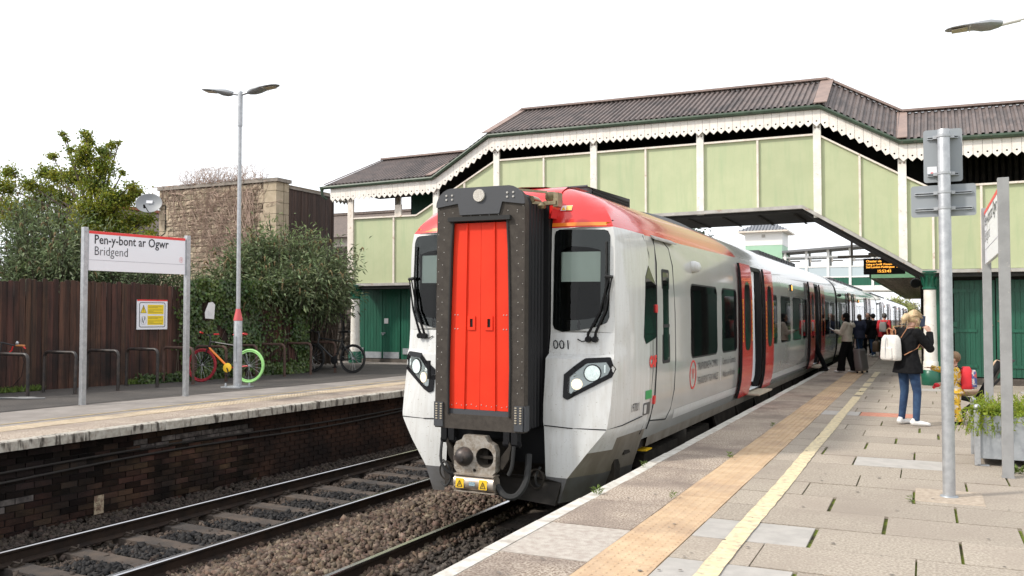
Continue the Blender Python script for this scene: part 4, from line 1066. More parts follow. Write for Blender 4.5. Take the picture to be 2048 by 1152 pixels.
# roof equipment
m = MB(); m.prism([W(.46, 2.0, 2.96), W(.46, 3.72, 2.96), W(.46, 3.72, 3.195), W(.46, 2.0, 3.165)], (-.92, 0, 0)); hv = m.build('roof_unit', m_gcap, car, bevel=.02)
for k in range(4):
    m = MB(); m.prism([W(.462, 2.2, 3.04 + .036 * k), W(.462, 3.68, 3.04 + .036 * k), W(.462, 3.68, 3.06 + .036 * k), W(.462, 2.2, 3.06 + .036 * k)], (.012, 0, 0)); m.build('vent_slat', m_black, hv)
m = MB(); rows = []
for t in range(10):
    y = 3.8 + t * .42; h = .10 * max(0, math.sin(PI * min(1, (t + 1.2) / 10.2))) ** .8; rows.append([W(x_, y, z) for x_, z in ((.80, 2.96), (.72, 2.98 + h * .35), (.6, 3.0 + h * .9), (.4, 3.03 + h), (0, 3.05 + h))])
m.grid(rows); m.build('roof_fairing', m_gcap, car)
for k in range(14): MB().box(TX + .62, TX + .84, TY + 11.8 + k * .42, TY + 12.12 + k * .42, 2.93, 3.03).build('roof_vent', m_gcap, car)
# side features
cw = [(1.52, 1.32), (1.62, 2.02), (1.74, 2.15), (2.02, 1.93), (2.05, 1.36), (1.98, 1.30), (1.60, 1.24)]
m = MB(); m.prism([side(y, z, .005) for y, z in cw], (-.01, 0, 0)); m.build('cab_side_window', m_win, car)
def gap(pts, r=.007, name='panel_gap'):
    m = MB(); m.tube([side(y, z, .001) for y, z in pts], r, 5); return m.build(name, m_black, car)
gap([(2.08, 2.49), (2.06, 2.2), (2.03, 1.6), (2.02, 1.0), (1.97, .62), (1.86, .34), (1.80, .24)], .012)
gap([(2.08, 2.49), (2.50, 2.50), (2.70, 2.42), (2.80, 2.2), (2.87, 1.6), (2.89, 1.0), (2.84, .62), (2.74, .38), (2.60, .27)], .006)
gap([(1.86, .33), (2.60, .27)], .008)
gap([(1.68, 2.50), (1.80, 2.3), (1.88, 1.6), (1.88, .9), (1.80, .5), (1.60, .20)], .005)
m = MB(); m.prism(rr_side(2.32, 2.58, 1.02, 2.10, .03, .006), (-.01, 0, 0)); cwn = m.build('cab_door_window', m_win, car)
m = MB(); m.prism(rr_side(2.28, 2.62, .98, 2.14, .04, .004), (-.012, 0, 0)); m.build('window_seal', m_rubber, cwn)
m = MB(); m.grid([[side(y, z, .008) for z in (1.42, 1.46)] for y in (2.32, 2.58)]); m.build('window_bar', m_rubber, cwn)
m = MB(); m.prism([side(2.02, 2.50, .05), side(2.98, 2.50, .05), side(2.98, 2.54, .0), side(2.02, 2.54, 0)], (0, 0, -.02)); m.build('rain_gutter', m_soffbeam, car)
for z0, z1, y_ in ((1.60, 1.70, 2.0), (.52, .62, 1.93)):
    m = MB(); m.prism(rr_side(y_ - .035, y_ + .035, z0, z1, .02, .02), (-.03, 0, 0)); m.build('door_button', m_red, car)
m = MB(); m.lathe([(.085, .0), (.085, .05), (.06, .11), (.02, .13)], side(3.86, 2.24, -.01), 14, axis='x'); m.build('camera_dome', m_tbody, car)
W1 = [(3.70, 5.30), (5.66, 6.80), (10.32, 11.08), (11.58, 12.98), (13.40, 14.82), (15.16, 15.95), (20.1, 21.5), (21.9, 23.2)]
for a, b in W1: window(car, a, b)
door(car, *D1); door(car, *D2)
m = MB(); m.grid([[side(y, z, .004) for z in (.24, .30, .36)] for y in (2.95, 7.7)]); m.grid([[side(y, z, .004) for z in (.24, .30, .36)] for y in (9.5, 17.0)]); m.build('sill_fold', m_tbody, car)
text('lettering', 'TRAFNIDIAETH CYMRU', .155, m_ink, car, side(4.06, .80, .003), (0, 1, 0), (0, 0, 1), sx=.78)
text('lettering', 'TRANSPORT FOR WALES', .155, m_ink, car, side(4.06, .60, .006), (0, 1, 0), (.10, 0, 1), sx=.74)
text('lettering', "Cymru a'r Gororau", .155, m_ink, car, side(5.66, .80, .003), (0, 1, 0), (0, 0, 1), sx=.82)
text('lettering', 'Wales and Borders', .155, m_ink, car, side(5.66, .60, .006), (0, 1, 0), (.10, 0, 1), sx=.80)
m = MB(); m.grid([[side(y, z, .004) for z in (.56, .94)] for y in (5.545, 5.56)]); m.build('divider_line', m_inkgrey, car)
m = MB(); yc, zc_ = 3.80, .755
m.prism([side(yc + .175 * math.cos(t), zc_ + .20 * math.sin(t), .006) for t in [i * 2 * PI / 28 for i in range(28)]], (-.004, 0, 0), holes=[[side(yc + .152 * math.cos(t), zc_ + .177 * math.sin(t), .006) for t in [i * 2 * PI / 28 for i in range(28)]]]); 
for dy in (-.06, -.03, 0, .03, .06):
    m.grid([[side(yc + dy + e, z, .006) for z in ((.70, .84) if abs(dy) < .05 else (.77, .84))] for e in (-.007, .007)])
m.build('round_emblem', m_red, car)
text('lettering', 'CAF', .17, m_signred, car, side(1.73, .97, .003), (0, 1, 0), (0, 0, 1), sx=.9, bold=.012)
text('lettering', '197001', .135, m_ink, car, W(1.335, 1.10, .50), (.05, 1, 0), (0.05, 0, 1), sx=.72)
m = MB(); m.prism(rr_side(1.60, 1.84, .60, .70, .01, .006), (-.004, 0, 0)); m.build('green_sticker', m_green, car)
m = MB(); m.prism(rr_side(6.95, 7.15, .58, .68, .01, .006), (-.004, 0, 0)); m.build('green_sticker', m_green, car)
m = MB(); m.prism(rr_side(1.55, 1.80, .42, .56, .02, .006), (-.02, 0, 0)); m.build('socket_recess', m_tgrey, car)
m = MB(); m.prism(rr_side(1.56, 1.64, .44, .54, .015, .012), (-.02, 0, 0)); m.build('socket_cover', m_tbody, car)
for yy in (13.15,):
    m = MB(); m.prism(rr_side(yy - .06, yy + .06, 2.14, 2.30, .03, .03), (-.03, 0, 0)); al = m.build('door_indicator', m_black, car)
    m = MB(); m.prism(rr_side(yy - .02, yy + .055, 2.16, 2.28, .02, .036), (-.006, 0, 0)); m.build('indicator_lamp', m_amber, al)
m = MB()
for y0, y1, z0 in ((6.2, 9.4, -.62), (9.8, 13.2, -.55), (13.5, 16.4, -.62)): m.box(TX - 1.15, TX + 1.15, TY + y0, TY + y1, z0, .14)
m.box(TX - 1.2, TX + 1.2, TY + 1.3, TY + YEND, .0, .14)
m.build('underframe', m_under, car)
m = MB(); m.grid([[W(px(z if z > .12 else .12) - (.03 if z < .12 else 0), y, z) for z in (.0, .12)] for y in (2.0, YEND)]); m.build('solebar', m_tdirt, car)
m = MB(); m.box(TX + 1.08, TX + 1.235, TY + 2.02, TY + 2.26, -.06, -.045); m.build('cab_step', m_yblk, car)
for i in range(7):
    m = MB(); y0 = 5.9 + i * 1.75; m.prism([W(1.16, y0, .0), W(1.22, y0 + .1, -.3), W(1.2, y0 + .2, -.45), W(1.14, y0 + .5, -.2), W(1.16, y0 + .55, 0)], (-.04, 0, 0)); m.build('underframe_bracket', m_under, car)
bogie(car, 3.9); bogie(car, 19.6)
def corridor(parent, y0):
    m = MB(); m.prism([W(x, y0, z) for x, z in arch(.62, .2, 2.7, .2)], (0, .42, 0)); m.build('corridor_connection', m_bellow, parent)
    m = MB(); zz = [z for z, x in PROF] + [3.06]; xx = [x for z, x in PROF] + [0]
    m.grid([[W(x * 1.003, y, z * 1.002) for x, z in zip(xx, zz)] for y in (y0 - .10, y0 + .01)]); m.build('end_seal', m_black, parent)
corridor(car, YEND)
car.rotation_euler = (0, R(.5), -PH)

# ---- following carriages -----------------------------------------------------------------------------------------
car2 = thing('train_carriage', 'second train carriage, with travellers boarding at its open doors', 'train carriage', (TX, TY, TZ), 'carriages of the standing train')
E1 = (5.15, 6.55); E2 = (15.4, 16.8)
def car_plain(c):
    zr = [z for z, x in PROF] + [3.05, 3.06]
    car_shell(c, 0, 23.6, False, [E1, E2])
    e = MB(); xr = [x for z, x in PROF] + [.3, 0]
    e.face([W(x, 0, z) for z, x in zip(zr, xr)] + [W(-x, 0, z) for z, x in list(zip(zr, xr))[-2::-1]]); e.build('end_wall', m_black, c)
    for a, b in ((.5, 1.9), (2.3, 3.7), (8.0, 9.4), (9.8, 11.2), (11.6, 13.0), (13.3, 14.1), (18.3, 19.7), (20.1, 21.5)): window(c, a, b)
    door(c, *E1, detail=False); door(c, *E2, detail=False)
    m = MB(); m.box(TX - 1.2, TX + 1.2, TY + .1, TY + 23.5, -.5, .14); m.build('underframe', m_under, c)
    m = MB(); m.prism(rr_side(9.55, 9.67, 2.14, 2.30, .03, .03), (-.03, 0, 0)); al = m.build('door_indicator', m_black, c)
    m = MB(); m.prism(rr_side(9.59, 9.665, 2.16, 2.28, .02, .036), (-.006, 0, 0)); m.build('indicator_lamp', m_amber, al)
    for k in range(12): MB().box(TX + .62, TX + .84, TY + 3 + k * 1.45, TY + 3.9 + k * 1.45, 2.93, 3.03).build('roof_vent', m_gcap, c)
    m = MB(); m.lathe([(.05, .0), (.06, .04), (.03, .09)], side(.9, 2.3, -.01), 10, axis='x'); m.build('camera_dome', m_black, c)
    bogie(c, 3.9); bogie(c, 19.6); corridor(c, 23.6)
car_plain(car2)
labs = ['third train carriage, between the second carriage and the fourth', 'fourth train carriage, seen far along the platform beyond the red coat', 'last train carriage, smallest and farthest along the platform']
others = [car2] + [copy_tree(car2) for _ in labs]
for k, c in enumerate(others):
    s_ = 24.15 * (k + 1) + .02
    c.location = (TX + s_ * PH, TY + s_, TZ); c.rotation_euler = (0, R(.5), -PH)
    if k: c['label'] = labs[k - 1]
# ------------------------------------------------------------------ covered footbridge
YB = 21.7; YR = 24.3                            # near and far faces
br = thing('footbridge', 'covered footbridge with pale green panels and a corrugated roof over the train', 'footbridge', (-6.5, YB, .15))
def interp(pts, x):
    for (x0, v0), (x1, v1) in zip(pts, pts[1:]):
        if x <= x1: return v0 + (v1 - v0) * (x - x0) / (x1 - x0)
    return pts[-1][1]
XR = 5.2
EAVE = [(-16.40, 5.47), (-12.70, 5.50), (-10.90, 6.56), (-2.18, 6.48), (-.46, 5.50), (XR, 5.42)]
RISE = .93
PT = [(-15.6, 4.47), (-13.32, 4.46), (-10.76, 5.86), (-2.26, 5.84), (-.43, 4.74), (.13, 4.42), (XR, 4.46)]
PB = [(-15.6, 2.50), (-13.30, 2.50), (-10.62, 4.10), (-6.4, 4.14), (-2.6, 4.165), (-.04, 2.57), (XR, 2.55)]
cols = [-15.62, -12.66, -10.72, -7.86, -5.04, -2.26, -.43, 2.55]
mids = [-14.1, -11.74, -9.30, -6.45, -3.64, -1.33, .19, 1.15]
def sag(x): return 0
# green panels: each sheet between uprights is a piece
xs = sorted(cols + mids + [XR])
brk = [-13.32, -10.66, -2.45, -.04]
for a, b in zip(xs, xs[1:]):
    q = [a + .02] + [x for x in brk if a + .05 < x < b - .05] + [b - .02]
    poly = [(x, YB + .05, interp(PB, x) + .03) for x in q] + [(x, YB + .05, interp(PT, x)) for x in reversed(q)]
    m = MB(); m.prism(poly, (0, .02, 0)); m.build('green_panel', m_bgreen, br)
m = MB()                                        # far side wall
q = [x for x, _ in PT]; m.prism([(x, YR, interp(PB, x)) for x in [p[0] for p in PB]] + [(x, YR, interp(PT, x)) for x in reversed(q)], (0, .03, 0)); m.build('rear_panel', m_bgreen, br)
for x in cols:
    z0 = interp(PB, x) - (.02 if x not in (-15.62,) else 0); z1 = interp(EAVE, x) - .30
    m = MB(); w_ = .088 if x > -15 else .10
    m.box(x - w_, x + w_, YB - .02, YB + .05, z0 - (.06 if x in (-2.26, -5.04, -7.86) else 0), z1)
    m.box(x - .02, x + .02, YB - .06, YB - .02, z0, interp(PT, x) - .02) if False else None
    c_ = m.build('column', m_cream if x < -15 else m_colwhite, br)
    m = MB()
    for dx in (-.04, .04):
        for dz in (.08, .17): m.lathe([(.022, 0), (.016, -.012)], (x + dx, YB - .022, z1 - dz), 8, axis='y')
    stuff(m.build('bolt', m_flash, c_))
    m = MB(); m.box(x - .12, x + .12, YB - .026, YB + .05, z1, z1 + .02); m.build('column_plate', m_flash, c_)
    m = MB(); m.box(x - .10, x + .10, YR - .02, YR + .08, z0, z1 + .3); m.build('rear_column', m_cream, br)
for x in mids:
    m = MB(); m.box(x - .024, x + .024, YB + .0, YB + .05, interp(PB, x) + .01, interp(PT, x)); m.build('panel_rib', m_cream, br)
def run(name, pts, x0, x1, y, dz, h, d, mat, w0=0):
    q = [(x0, interp(pts, x0))] + [p for p in pts if x0 < p[0] < x1] + [(x1, interp(pts, x1))]
    for (xa, za), (xb, zb) in zip(q, q[1:]):
        m = MB(); m.prism([(xa, y, za + dz), (xb, y, zb + dz), (xb, y, zb + dz + h), (xa, y, za + dz + h)], (0, d, 0)); m.build(name, mat, br)
run('panel_rail', PT, -15.6, XR, YB - .01, -.01, .045, .08, m_cream)
run('bottom_beam', PB, -15.6, XR, YB - .03, -.055, .075, .14, m_soffbeam)
run('bottom_flange', PB, -6.45, -.06, YB - .10, -.07, .02, .2, m_soffbeam)
m = MB()                                        # deck / soffit
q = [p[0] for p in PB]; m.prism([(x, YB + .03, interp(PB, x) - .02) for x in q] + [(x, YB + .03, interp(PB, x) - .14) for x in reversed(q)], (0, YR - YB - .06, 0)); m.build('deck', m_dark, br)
for i in range(12):
    x = -9.6 + i * .85
    if x > -2.7: break
    m = MB(); m.box(x - .03, x + .03, YB + .12, YR - .1, 3.98, 4.10 - .13 + .02); m.build('deck_joist', m_under, br)
# valance: separate boards with a pointed foot and a drilled hole
VB = .186
m = MB()
def valance(y, xa, xb, slope_fn, name='valance_board', wid=VB):
    x = xa
    while x < xb - .02:
        zl = slope_fn(x); zr_ = slope_fn(x + wid); cx = x + wid / 2
        h = .315; tip = .085
        zt = min(zl, zr_)
        poly = [(x + .003, y, zl), (x + .003, y, zl - h), (cx, y, (zl + zr_) / 2 - h - tip), (x + wid - .003, y, zr_ - h), (x + wid - .003, y, zr_)]
        zc = (zl + zr_) / 2 - h + .045
        hole = [(x + .002 + .021 * math.cos(t) + (wid * .0), y, zl - h + .06 + .021 * math.sin(t)) for t in [i * 2 * PI / 8 for i in range(8)]]
        hole = [(cx + .021 * math.cos(t), y, zc + .021 * math.sin(t)) for t in [i * 2 * PI / 8 for i in range(8)]]
        m = MB(); m.prism(poly, (0, .022, 0), holes=[hole]); m.build(name, m_valance, br); x += wid
valance(YB - .10 + rng.uniform(-.002, .002), -16.30, 3.2, lambda x: interp(EAVE, x) - .06)
# short return of the valance at the left end
for i in range(5):
    y0 = YB - .06 + i * .19; m = MB(); x = -16.31
    m.prism([(x, y0, 5.41), (x, y0, 5.095), (x, y0 + .093, 5.01), (x, y0 + .186, 5.095), (x, y0 + .186, 5.41)], (.022, 0, 0), holes=[[(x, y0 + .093 + .021 * math.cos(t), 5.14 + .021 * math.sin(t)) for t in [k * 2 * PI / 8 for k in range(8)]]]); m.build('valance_board', m_valance, br)
# gutter
q = EAVE
m = MB(); m.tube([(x, YB - .16, z - .01) for x, z in [(-16.5, 5.46)] + EAVE[1:]], .055, 8); m.build('gutter', m_gutter, br)
m = MB(); m.tube([(-16.52, YB - .16, 5.46), (-16.6, YB - .12, 5.40), (-16.6, YB - .1, 5.22), (-16.5, YB, 5.12)], .045, 8); m.lathe([(.04, 0), (.075, .12), (.08, .14)], (-16.6, YB - .12, 5.34), 10); m.build('rainwater_hopper', m_gutter, br)
# corrugated roof: near slope in sheets about a metre wide, far slope one sheet per segment
YM = (YB + YR) / 2
SEG = list(zip(EAVE, EAVE[1:]))
PITCH = .137
for si, ((xa, za), (xb, zb)) in enumerate(SEG):
    hip = {0: (.95, .0)}.get(si)
    n = max(1, round((xb - xa) / 1.18)); wsh = (xb - xa) / n
    # ridge ends are pulled in where two planes mix so that the sheets follow the hips
    ra = xa + (1.05 if si == 0 else (.50 if si == 1 else (.42 if si == 2 else (.05 if si == 3 else .02))))
    rb = xb + (.50 if si == 0 else (.42 if si == 1 else (.05 if si == 2 else (.02 if si == 3 else 0))))
    for k in range(n):
        m = MB(); e = []; r = []
        u0, u1 = k / n, (k + 1) / n
        cnt_ = max(2, round(wsh / PITCH))
        for c in range(cnt_):
            for fx, dz in ((0, 0), (.40, 0), (.52, .048), (.88, .048)):
                u = u0 + (u1 - u0) * (c + fx) / cnt_
                xe = xa + (xb - xa) * u; ze = za + (zb - za) * u; xr_ = ra + (rb - ra) * u; zr_ = za + RISE + (zb - za) * u
                e.append((xe, YB - .20, ze + dz + .02)); r.append((xr_, YM, zr_ + dz))
        u = u1; e.append((xa + (xb - xa) * u, YB - .20, za + (zb - za) * u + .02)); r.append((ra + (rb - ra) * u, YM, za + RISE + (zb - za) * u))
        m.grid([e, r], smooth=False); m.build('roof_sheet', m_roof, br)
    m = MB(); m.add([(ra, YM, za + RISE), (rb, YM, zb + RISE), (xb, YR + .2, zb), (xa, YR + .2, za)], [(0, 1, 2, 3)]); m.build('roof_sheet', m_roof, br)
    m = MB(); m.bar((ra, YM, za + RISE + .06), (rb, YM, zb + RISE + .06), .26, .05); m.build('ridge_cap', m_flash, br)
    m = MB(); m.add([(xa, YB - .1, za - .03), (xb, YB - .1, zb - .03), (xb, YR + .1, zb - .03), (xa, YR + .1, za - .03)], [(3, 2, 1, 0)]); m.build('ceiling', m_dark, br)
def flash(e, r, wd=.17):
    m = MB(); e = Vector(e); r = Vector(r); dx = Vector((wd / 2, 0, 0)); up = Vector((0, -.02, .062))
    m.prism([e - dx + up, e + dx + up, r + dx + up, r - dx + up], (0, .01, -.02)); m.build('roof_flashing', m_flash, br)
flash((-10.95, YB - .21, 6.58), (-10.48, YM, 6.57 + RISE), .22); flash((-2.16, YB - .21, 6.50), (-2.13, YM, 6.48 + RISE), .30)
flash((-.42, YB - .21, 5.52), (-.44, YM, 5.50 + RISE), .22); flash((-12.78, YB - .21, 5.52), (-12.2, YM, 5.50 + RISE), .18)
m = MB(); m.add([(-16.45, YB - .2, 5.50), (-15.35, YM, 5.47 + RISE + .03), (-16.45, YR + .2, 5.5)], [(0, 1, 2)]); m.build('hip_end', m_roof, br)
m = MB(); m.bar((-16.45, YB - .2, 5.54), (-15.33, YM, 5.47 + RISE + .06), .12, .03); m.build('roof_flashing', m_flash, br)
# inside of the landing seen under the left eaves: newel, stair ceiling, hanging bracket
m = MB(); m.box(-14.9, -14.05, YR - .3, YR - .2, 4.4, 5.45); m.build('inner_boarding', m_dgreen, br)
for k in range(12):
    m = MB(); m.box(-13.9 + k * .1, -13.84 + k * .1, YR - .35, YR - .3, 4.4, 5.45); m.build('inner_batten', m_dark, br)
for k in range(34):
    m = MB(); m.box(.3 + k * .14, .38 + k * .14, YR - .35, YR - .3, 4.4, 5.45); m.build('inner_batten', m_under, br)
q = [-15.1, -13.32, -12.7, -10.9, -10.76, -2.26, -2.18, -.46, -.43, .13, XR]
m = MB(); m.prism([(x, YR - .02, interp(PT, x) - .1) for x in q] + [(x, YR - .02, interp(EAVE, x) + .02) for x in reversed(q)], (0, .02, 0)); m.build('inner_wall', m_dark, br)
for i in range(4):
    m = MB(); m.lathe([(.02, 0), (.015, -.01)], (-14.1 + .09 * i - .13, YB + .3, 4.78 + .04 * (i % 2)), 8, axis='y'); 
m = MB(); m.box(-14.22, -13.98, YB + .25, YB + .29, 4.5, 4.85); m.build('landing_post', m_cream, br)
# cast iron columns under the bridge
def iron_column(x, y, z0, z1, label):
    t = thing('iron_column', label, 'column', (x, y, z0), 'cast iron columns under the footbridge')
    h = z1 - z0
    m = MB(); m.lathe([(.19, 0), (.20, .02), (.20, .28), (.185, .30), (.175, .34)], (x, y, z0), 20); m.build('base', m_dgreeniron, t)
    m = MB(); m.lathe([(.16, .34), (.158, .52), (.145, .54), (.143, .55), (.128, h - .62), (.128, h - .42)], (x, y, z0), 20); m.build('shaft', m_colwhite, t)
    m = MB(); m.lathe([(.13, h - .42), (.155, h - .40), (.155, h - .37), (.128, h - .35), (.128, h - .20), (.15, h - .14), (.185, h - .08), (.21, h - .06), (.21, h - .03), (.24, h - .03), (.24, h)], (x, y, z0), 20); cp_ = m.build('capital', m_dgreeniron, t)
    for k in range(10):
        a = k * 2 * PI / 10; m = MB(); m.tube([(x + .125 * math.cos(a), y + .125 * math.sin(a), z0 + h - .34), (x + .15 * math.cos(a), y + .15 * math.sin(a), z0 + h - .22), (x + .19 * math.cos(a), y + .19 * math.sin(a), z0 + h - .11)], [.016, .022, .012], 5); m.build('capital_leaf', m_dgreeniron, cp_)
iron_column(.10, 21.86, 0, 2.56, 'white cast iron column with green base and capital behind the woman on the phone')
iron_column(-15.5, 21.8, .15, 2.48, 'white cast iron column with green capital beside the black bicycle')

# ------------------------------------------------------------------ green plank store under the right stairs
def planks(parent, x0, x1, y, z0, z1, pitch=.105, name='plank', mat=None, skipx=()):
    x = x0
    while x < x1 - .02:
        w_ = min(pitch, x1 - x); m = MB(); d = rng.uniform(0, .006)
        m.box(x + .0035, x + w_ - .0035, y - d, y + .025, z0, z1); m.build(name, mat or m_dgreen, parent); x += pitch
gs = thing('plank_store', 'green planked store with double doors under the right hand stairs', 'store shed', (2, 22.4, 0))
MB().box(.2, 5.2, 22.40, 24.2, .0, 2.5).build('shell', m_dark, gs)
MB().box(.2, 5.2, 22.34, 22.40, 0, .15).build('plinth', m_plinth, gs)
MB().box(.15, 5.2, 22.30, 22.40, 2.40, 2.54).build('lintel', m_black, gs)
planks(gs, .22, .58, 22.36, .15, 2.40)
for a, b in ((.60, 1.42), (1.60, 2.42), (2.6, 3.42), (3.6, 4.4)):
    dr = MB().box(a, b, 22.37, 22.385, .17, 2.36).build('store_door', m_dgreen, gs); planks(dr, a, b, 22.35, .18, 2.35)
    for z in (.42, 1.22, 2.12):
        m = MB(); m.box(a + .01, a + .45, 22.325, 22.345, z - .035, z + .035); m.box(a - .03, a + .03, 22.32, 22.345, z - .06, z + .06); m.build('strap_hinge', m_dgreen, dr)
planks(gs, 1.44, 1.58, 22.36, .15, 2.40); planks(gs, 2.44, 2.58, 22.36, .15, 2.40)
m = MB(); m.box(1.46, 1.53, 22.32, 22.335, 1.42, 1.45); m.build('brass_catch', m_brass, gs)
m = MB(); m.box(1.30, 1.37, 22.32, 22.335, 1.33, 1.36); m.build('brass_catch', m_brass, gs)
m = MB(); m.box(.30, .36, 22.29, 22.33, .86, 1.12); m.build('switch_box', m_dgreen, gs)
m = MB(); m.box(.56, .66, 22.30, 22.34, 1.30, 1.42); m.build('lock_box', m_dgreen, gs)
# ------------------------------------------------------------------ green plank doors under the left landing
gl = thing('plank_store', 'dark green planked double doors under the left landing beside the train', 'store shed', (-14.9, 22.45, .15))
MB().box(-16.0, -12.6, 22.50, 24.2, .15, 2.5).build('shell', m_dark, gl)
MB().box(-15.92, -13.2, 22.30, 22.46, 2.38, 2.50).build('lintel', m_black, gl)
MB().box(-15.9, -13.2, 22.40, 22.50, .15, .25).build('plinth', m_plinth, gl)
planks(gl, -15.90, -15.62, 22.46, .25, 2.38, .093); planks(gl, -14.30, -13.3, 22.46, .25, 2.38, .093)
for a, b, lab in ((-15.60, -14.95, 0), (-14.94, -14.32, 1)):
    dr = MB().box(a, b, 22.455, 22.47, .27, 2.36).build('store_door', m_dgreen, gl); planks(dr, a, b, 22.44, .28, 2.36, .108)
    m = MB(); m.box(a + .03, b - .03, 22.42, 22.432, .27, .46); m.build('kick_plate', m_galv2, dr)
    if lab:
        m = MB(); m.box(a + .06, a + .20, 22.42, 22.432, 1.32, 1.48); m.build('paper_notice', m_paper, dr)
        m = MB(); m.box(a - .05, a + .10, 22.41, 22.432, 1.02, 1.05); m.lathe([(.035, -.03), (.035, .0)], (a + .03, 22.41, 1.0), 8, axis='y'); m.build('hasp', m_galv, dr)
for x in (-15.76, -14.1): MB().box(x - .12, x + .12, 22.425, 22.44, .40, .58).build('kick_plate', m_galv2, gl)
# stone pier and black downpipe left of the doors
t = thing('stone_pier', 'dark stone wall in the shade behind the black bicycle', 'wall', (-16.6, 22.6, .1))
bl4 = []
for v in range(4):
    m = MB(); m.box(-.5, .5, -.5, .5, -.5, .5)
    m2 = MB(); n_ = 4; rows = []
    for i in range(n_):
        rows.append([(-.5 + j / (n_ - 1), -.5 - (0 if i in (0, n_ - 1) or j in (0, n_ - 1) else rng.uniform(.08, .5)), -.5 + i / (n_ - 1)) for j in range(n_)])
    m2.grid(rows, smooth=False)
    m2.add([(-.5, -.5, -.5), (.5, -.5, -.5), (.5, .5, -.5), (-.5, .5, -.5), (-.5, -.5, .5), (.5, -.5, .5), (.5, .5, .5), (-.5, .5, .5)], [(0, 3, 2, 1), (4, 5, 6, 7), (1, 2, 6, 5), (3, 0, 4, 7)])
    bl4.append(m2.mesh('stone_block', m_bstone))
pier4 = []
for me in bl4: c = me.copy(); c.materials.clear(); c.materials.append(m_plinth); pier4.append(c)
MB().box(-17.6, -15.92, 22.60, 23.2, .1, 3.7).build('wall_core', m_mortar, t)
z = .15
while z < 3.6:
    x = -17.6 + rng.uniform(-.2, 0); h = .2
    while x < -15.95:
        w_ = rng.uniform(.3, .5); w_ = min(w_, -15.9 - x)
        if w_ > .08: piece('stone_block', rng.choice(pier4), t, (x + w_ / 2, 22.60, z + h / 2), sc=(w_ - .015, .08, h - .015))
        x += w_
    z += h
t = thing('downpipe', 'black rainwater pipe bending down the dark wall beside the left column', 'pipe', (-16.2, 22.4, .15))
m = MB(); m.tube([(-17.4, 22.1, 2.6), (-17.0, 22.3, 2.2), (-16.55, 22.4, 1.75), (-16.42, 22.42, 1.5), (-16.4, 22.42, 1.2), (-16.4, 22.42, .15)], .055, 10); m.build('pipe', m_black, t)
for z in (.5, 1.45): MB().lathe([(.065, 0), (.075, .02), (.075, .09), (.065, .1)], (-16.4, 22.42, z), 10).build('pipe_collar', m_black, t)
# ------------------------------------------------------------------ fence along the far platform
F0 = Vector((-15.25, 10.45, 0)); FD = Vector((.195, 1, 0)).normalized()     # fence runs along FD
FN = Vector((FD.y, -FD.x, 0))                                                # towards the track
def fp(s, off=0, z=0): return F0 + FD * s + FN * off + Vector((0, 0, z))
fe = thing('timber_fence', 'dark brown close boarded timber fence along the back of the far platform', 'fence', tuple(fp(0, 0, .15)))
s = -4.2
fang = math.atan2(-FD.x, FD.y)
bms = []
for v in range(5):
    m = MB(); w_ = .101; b = rng.uniform(-.006, .006)
    m.prism([(0, -w_ / 2, 0), (0, w_ / 2, 0), (0, w_ / 2 + .0, 2.06 + b), (0, .0, 2.075), (0, -w_ / 2, 2.06 - b)], (.022, 0, 0)); bms.append(m.mesh('fence_board', m_fence))
while s < 7.1:
    d = .012 if int(s * 10) % 2 else 0
    h = 1 + rng.uniform(-.018, .012) + .01 * math.sin(s * 1.1)
    lean = rng.uniform(-.006, .006)
    o = piece('fence_board', rng.choice(bms), fe, tuple(fp(s, d, .15)), rot=(lean, 0, fang)); o.scale = (1, 1, h)
    s += .104
m = MB(); a = fp(-4.3, -.03); b = fp(7.1, -.03)
for z in (.5, 1.2, 1.9): m.bar(a + Vector((0, 0, z)), b + Vector((0, 0, z)), .05, .09)
stuff(m.build('fence_rail', m_fence, fe))
m = MB(); m.bar(fp(-4.3, -.12, 1.05), fp(7.1, -.12, 1.05), .02, 1.9); m.build('fence_backing', m_fence, fe)

# warning sign on the fence
WSs = 2.63
def wp_(ds, z, off): return fp(WSs + ds, off, z)
t = thing('warning_sign', 'white trespass warning sign with yellow panels fixed on the brown fence', 'sign', tuple(wp_(0, 1.6, .03)))
def wbox(name, s0, s1, z0, z1, o0, o1, mat):
    m = MB(); m.prism([wp_(s0, z0, o0), wp_(s1, z0, o0), wp_(s1, z1, o0), wp_(s0, z1, o0)], FN * (o1 - o0)); return m.build(name, mat, t)
bd = wbox('sign_board', 0, .69, 1.27, 1.89, .03, .05, m_signwhite)
wbox('red_band', 0, .69, 1.862, 1.892, .05, .052, m_signred)
m = MB(); m.prism([wp_(a, b, .051) for a, b in rrect(.05, .64, 1.315, 1.835, .04)], FN * .001, holes=[[wp_(a, b, .051) for a, b in rrect(.063, .627, 1.328, 1.822, .03)]]); m.build('border_line', m_ink, t)
for z0, z1 in ((1.59, 1.785), (1.365, 1.555)):
    wbox('yellow_panel', .235, .60, z0, z1, .051, .053, m_signyellow)
    for k, ln in enumerate((.30, .22, 0, .33, .12, .32)):
        if ln: wbox('text_line', .25, .25 + ln, z1 - .035 - k * .026, z1 - .025 - k * .026, .0535, .054, M('small_print', (.35, .27, .03), rough=.5))
m = MB(); m.prism([wp_(.075, 1.61, .051), wp_(.215, 1.61, .051), wp_(.145, 1.78, .051)], FN * .001); m.build('triangle_border', m_ink, t)
m = MB(); m.prism([wp_(.09, 1.618, .0525), wp_(.20, 1.618, .0525), wp_(.145, 1.757, .0525)], FN * .001); m.build('warning_triangle', m_signyellow, t)
wbox('exclamation_bar', .139, .151, 1.66, 1.725, .054, .055, m_ink); wbox('exclamation_dot', .139, .151, 1.632, 1.645, .054, .055, m_ink)
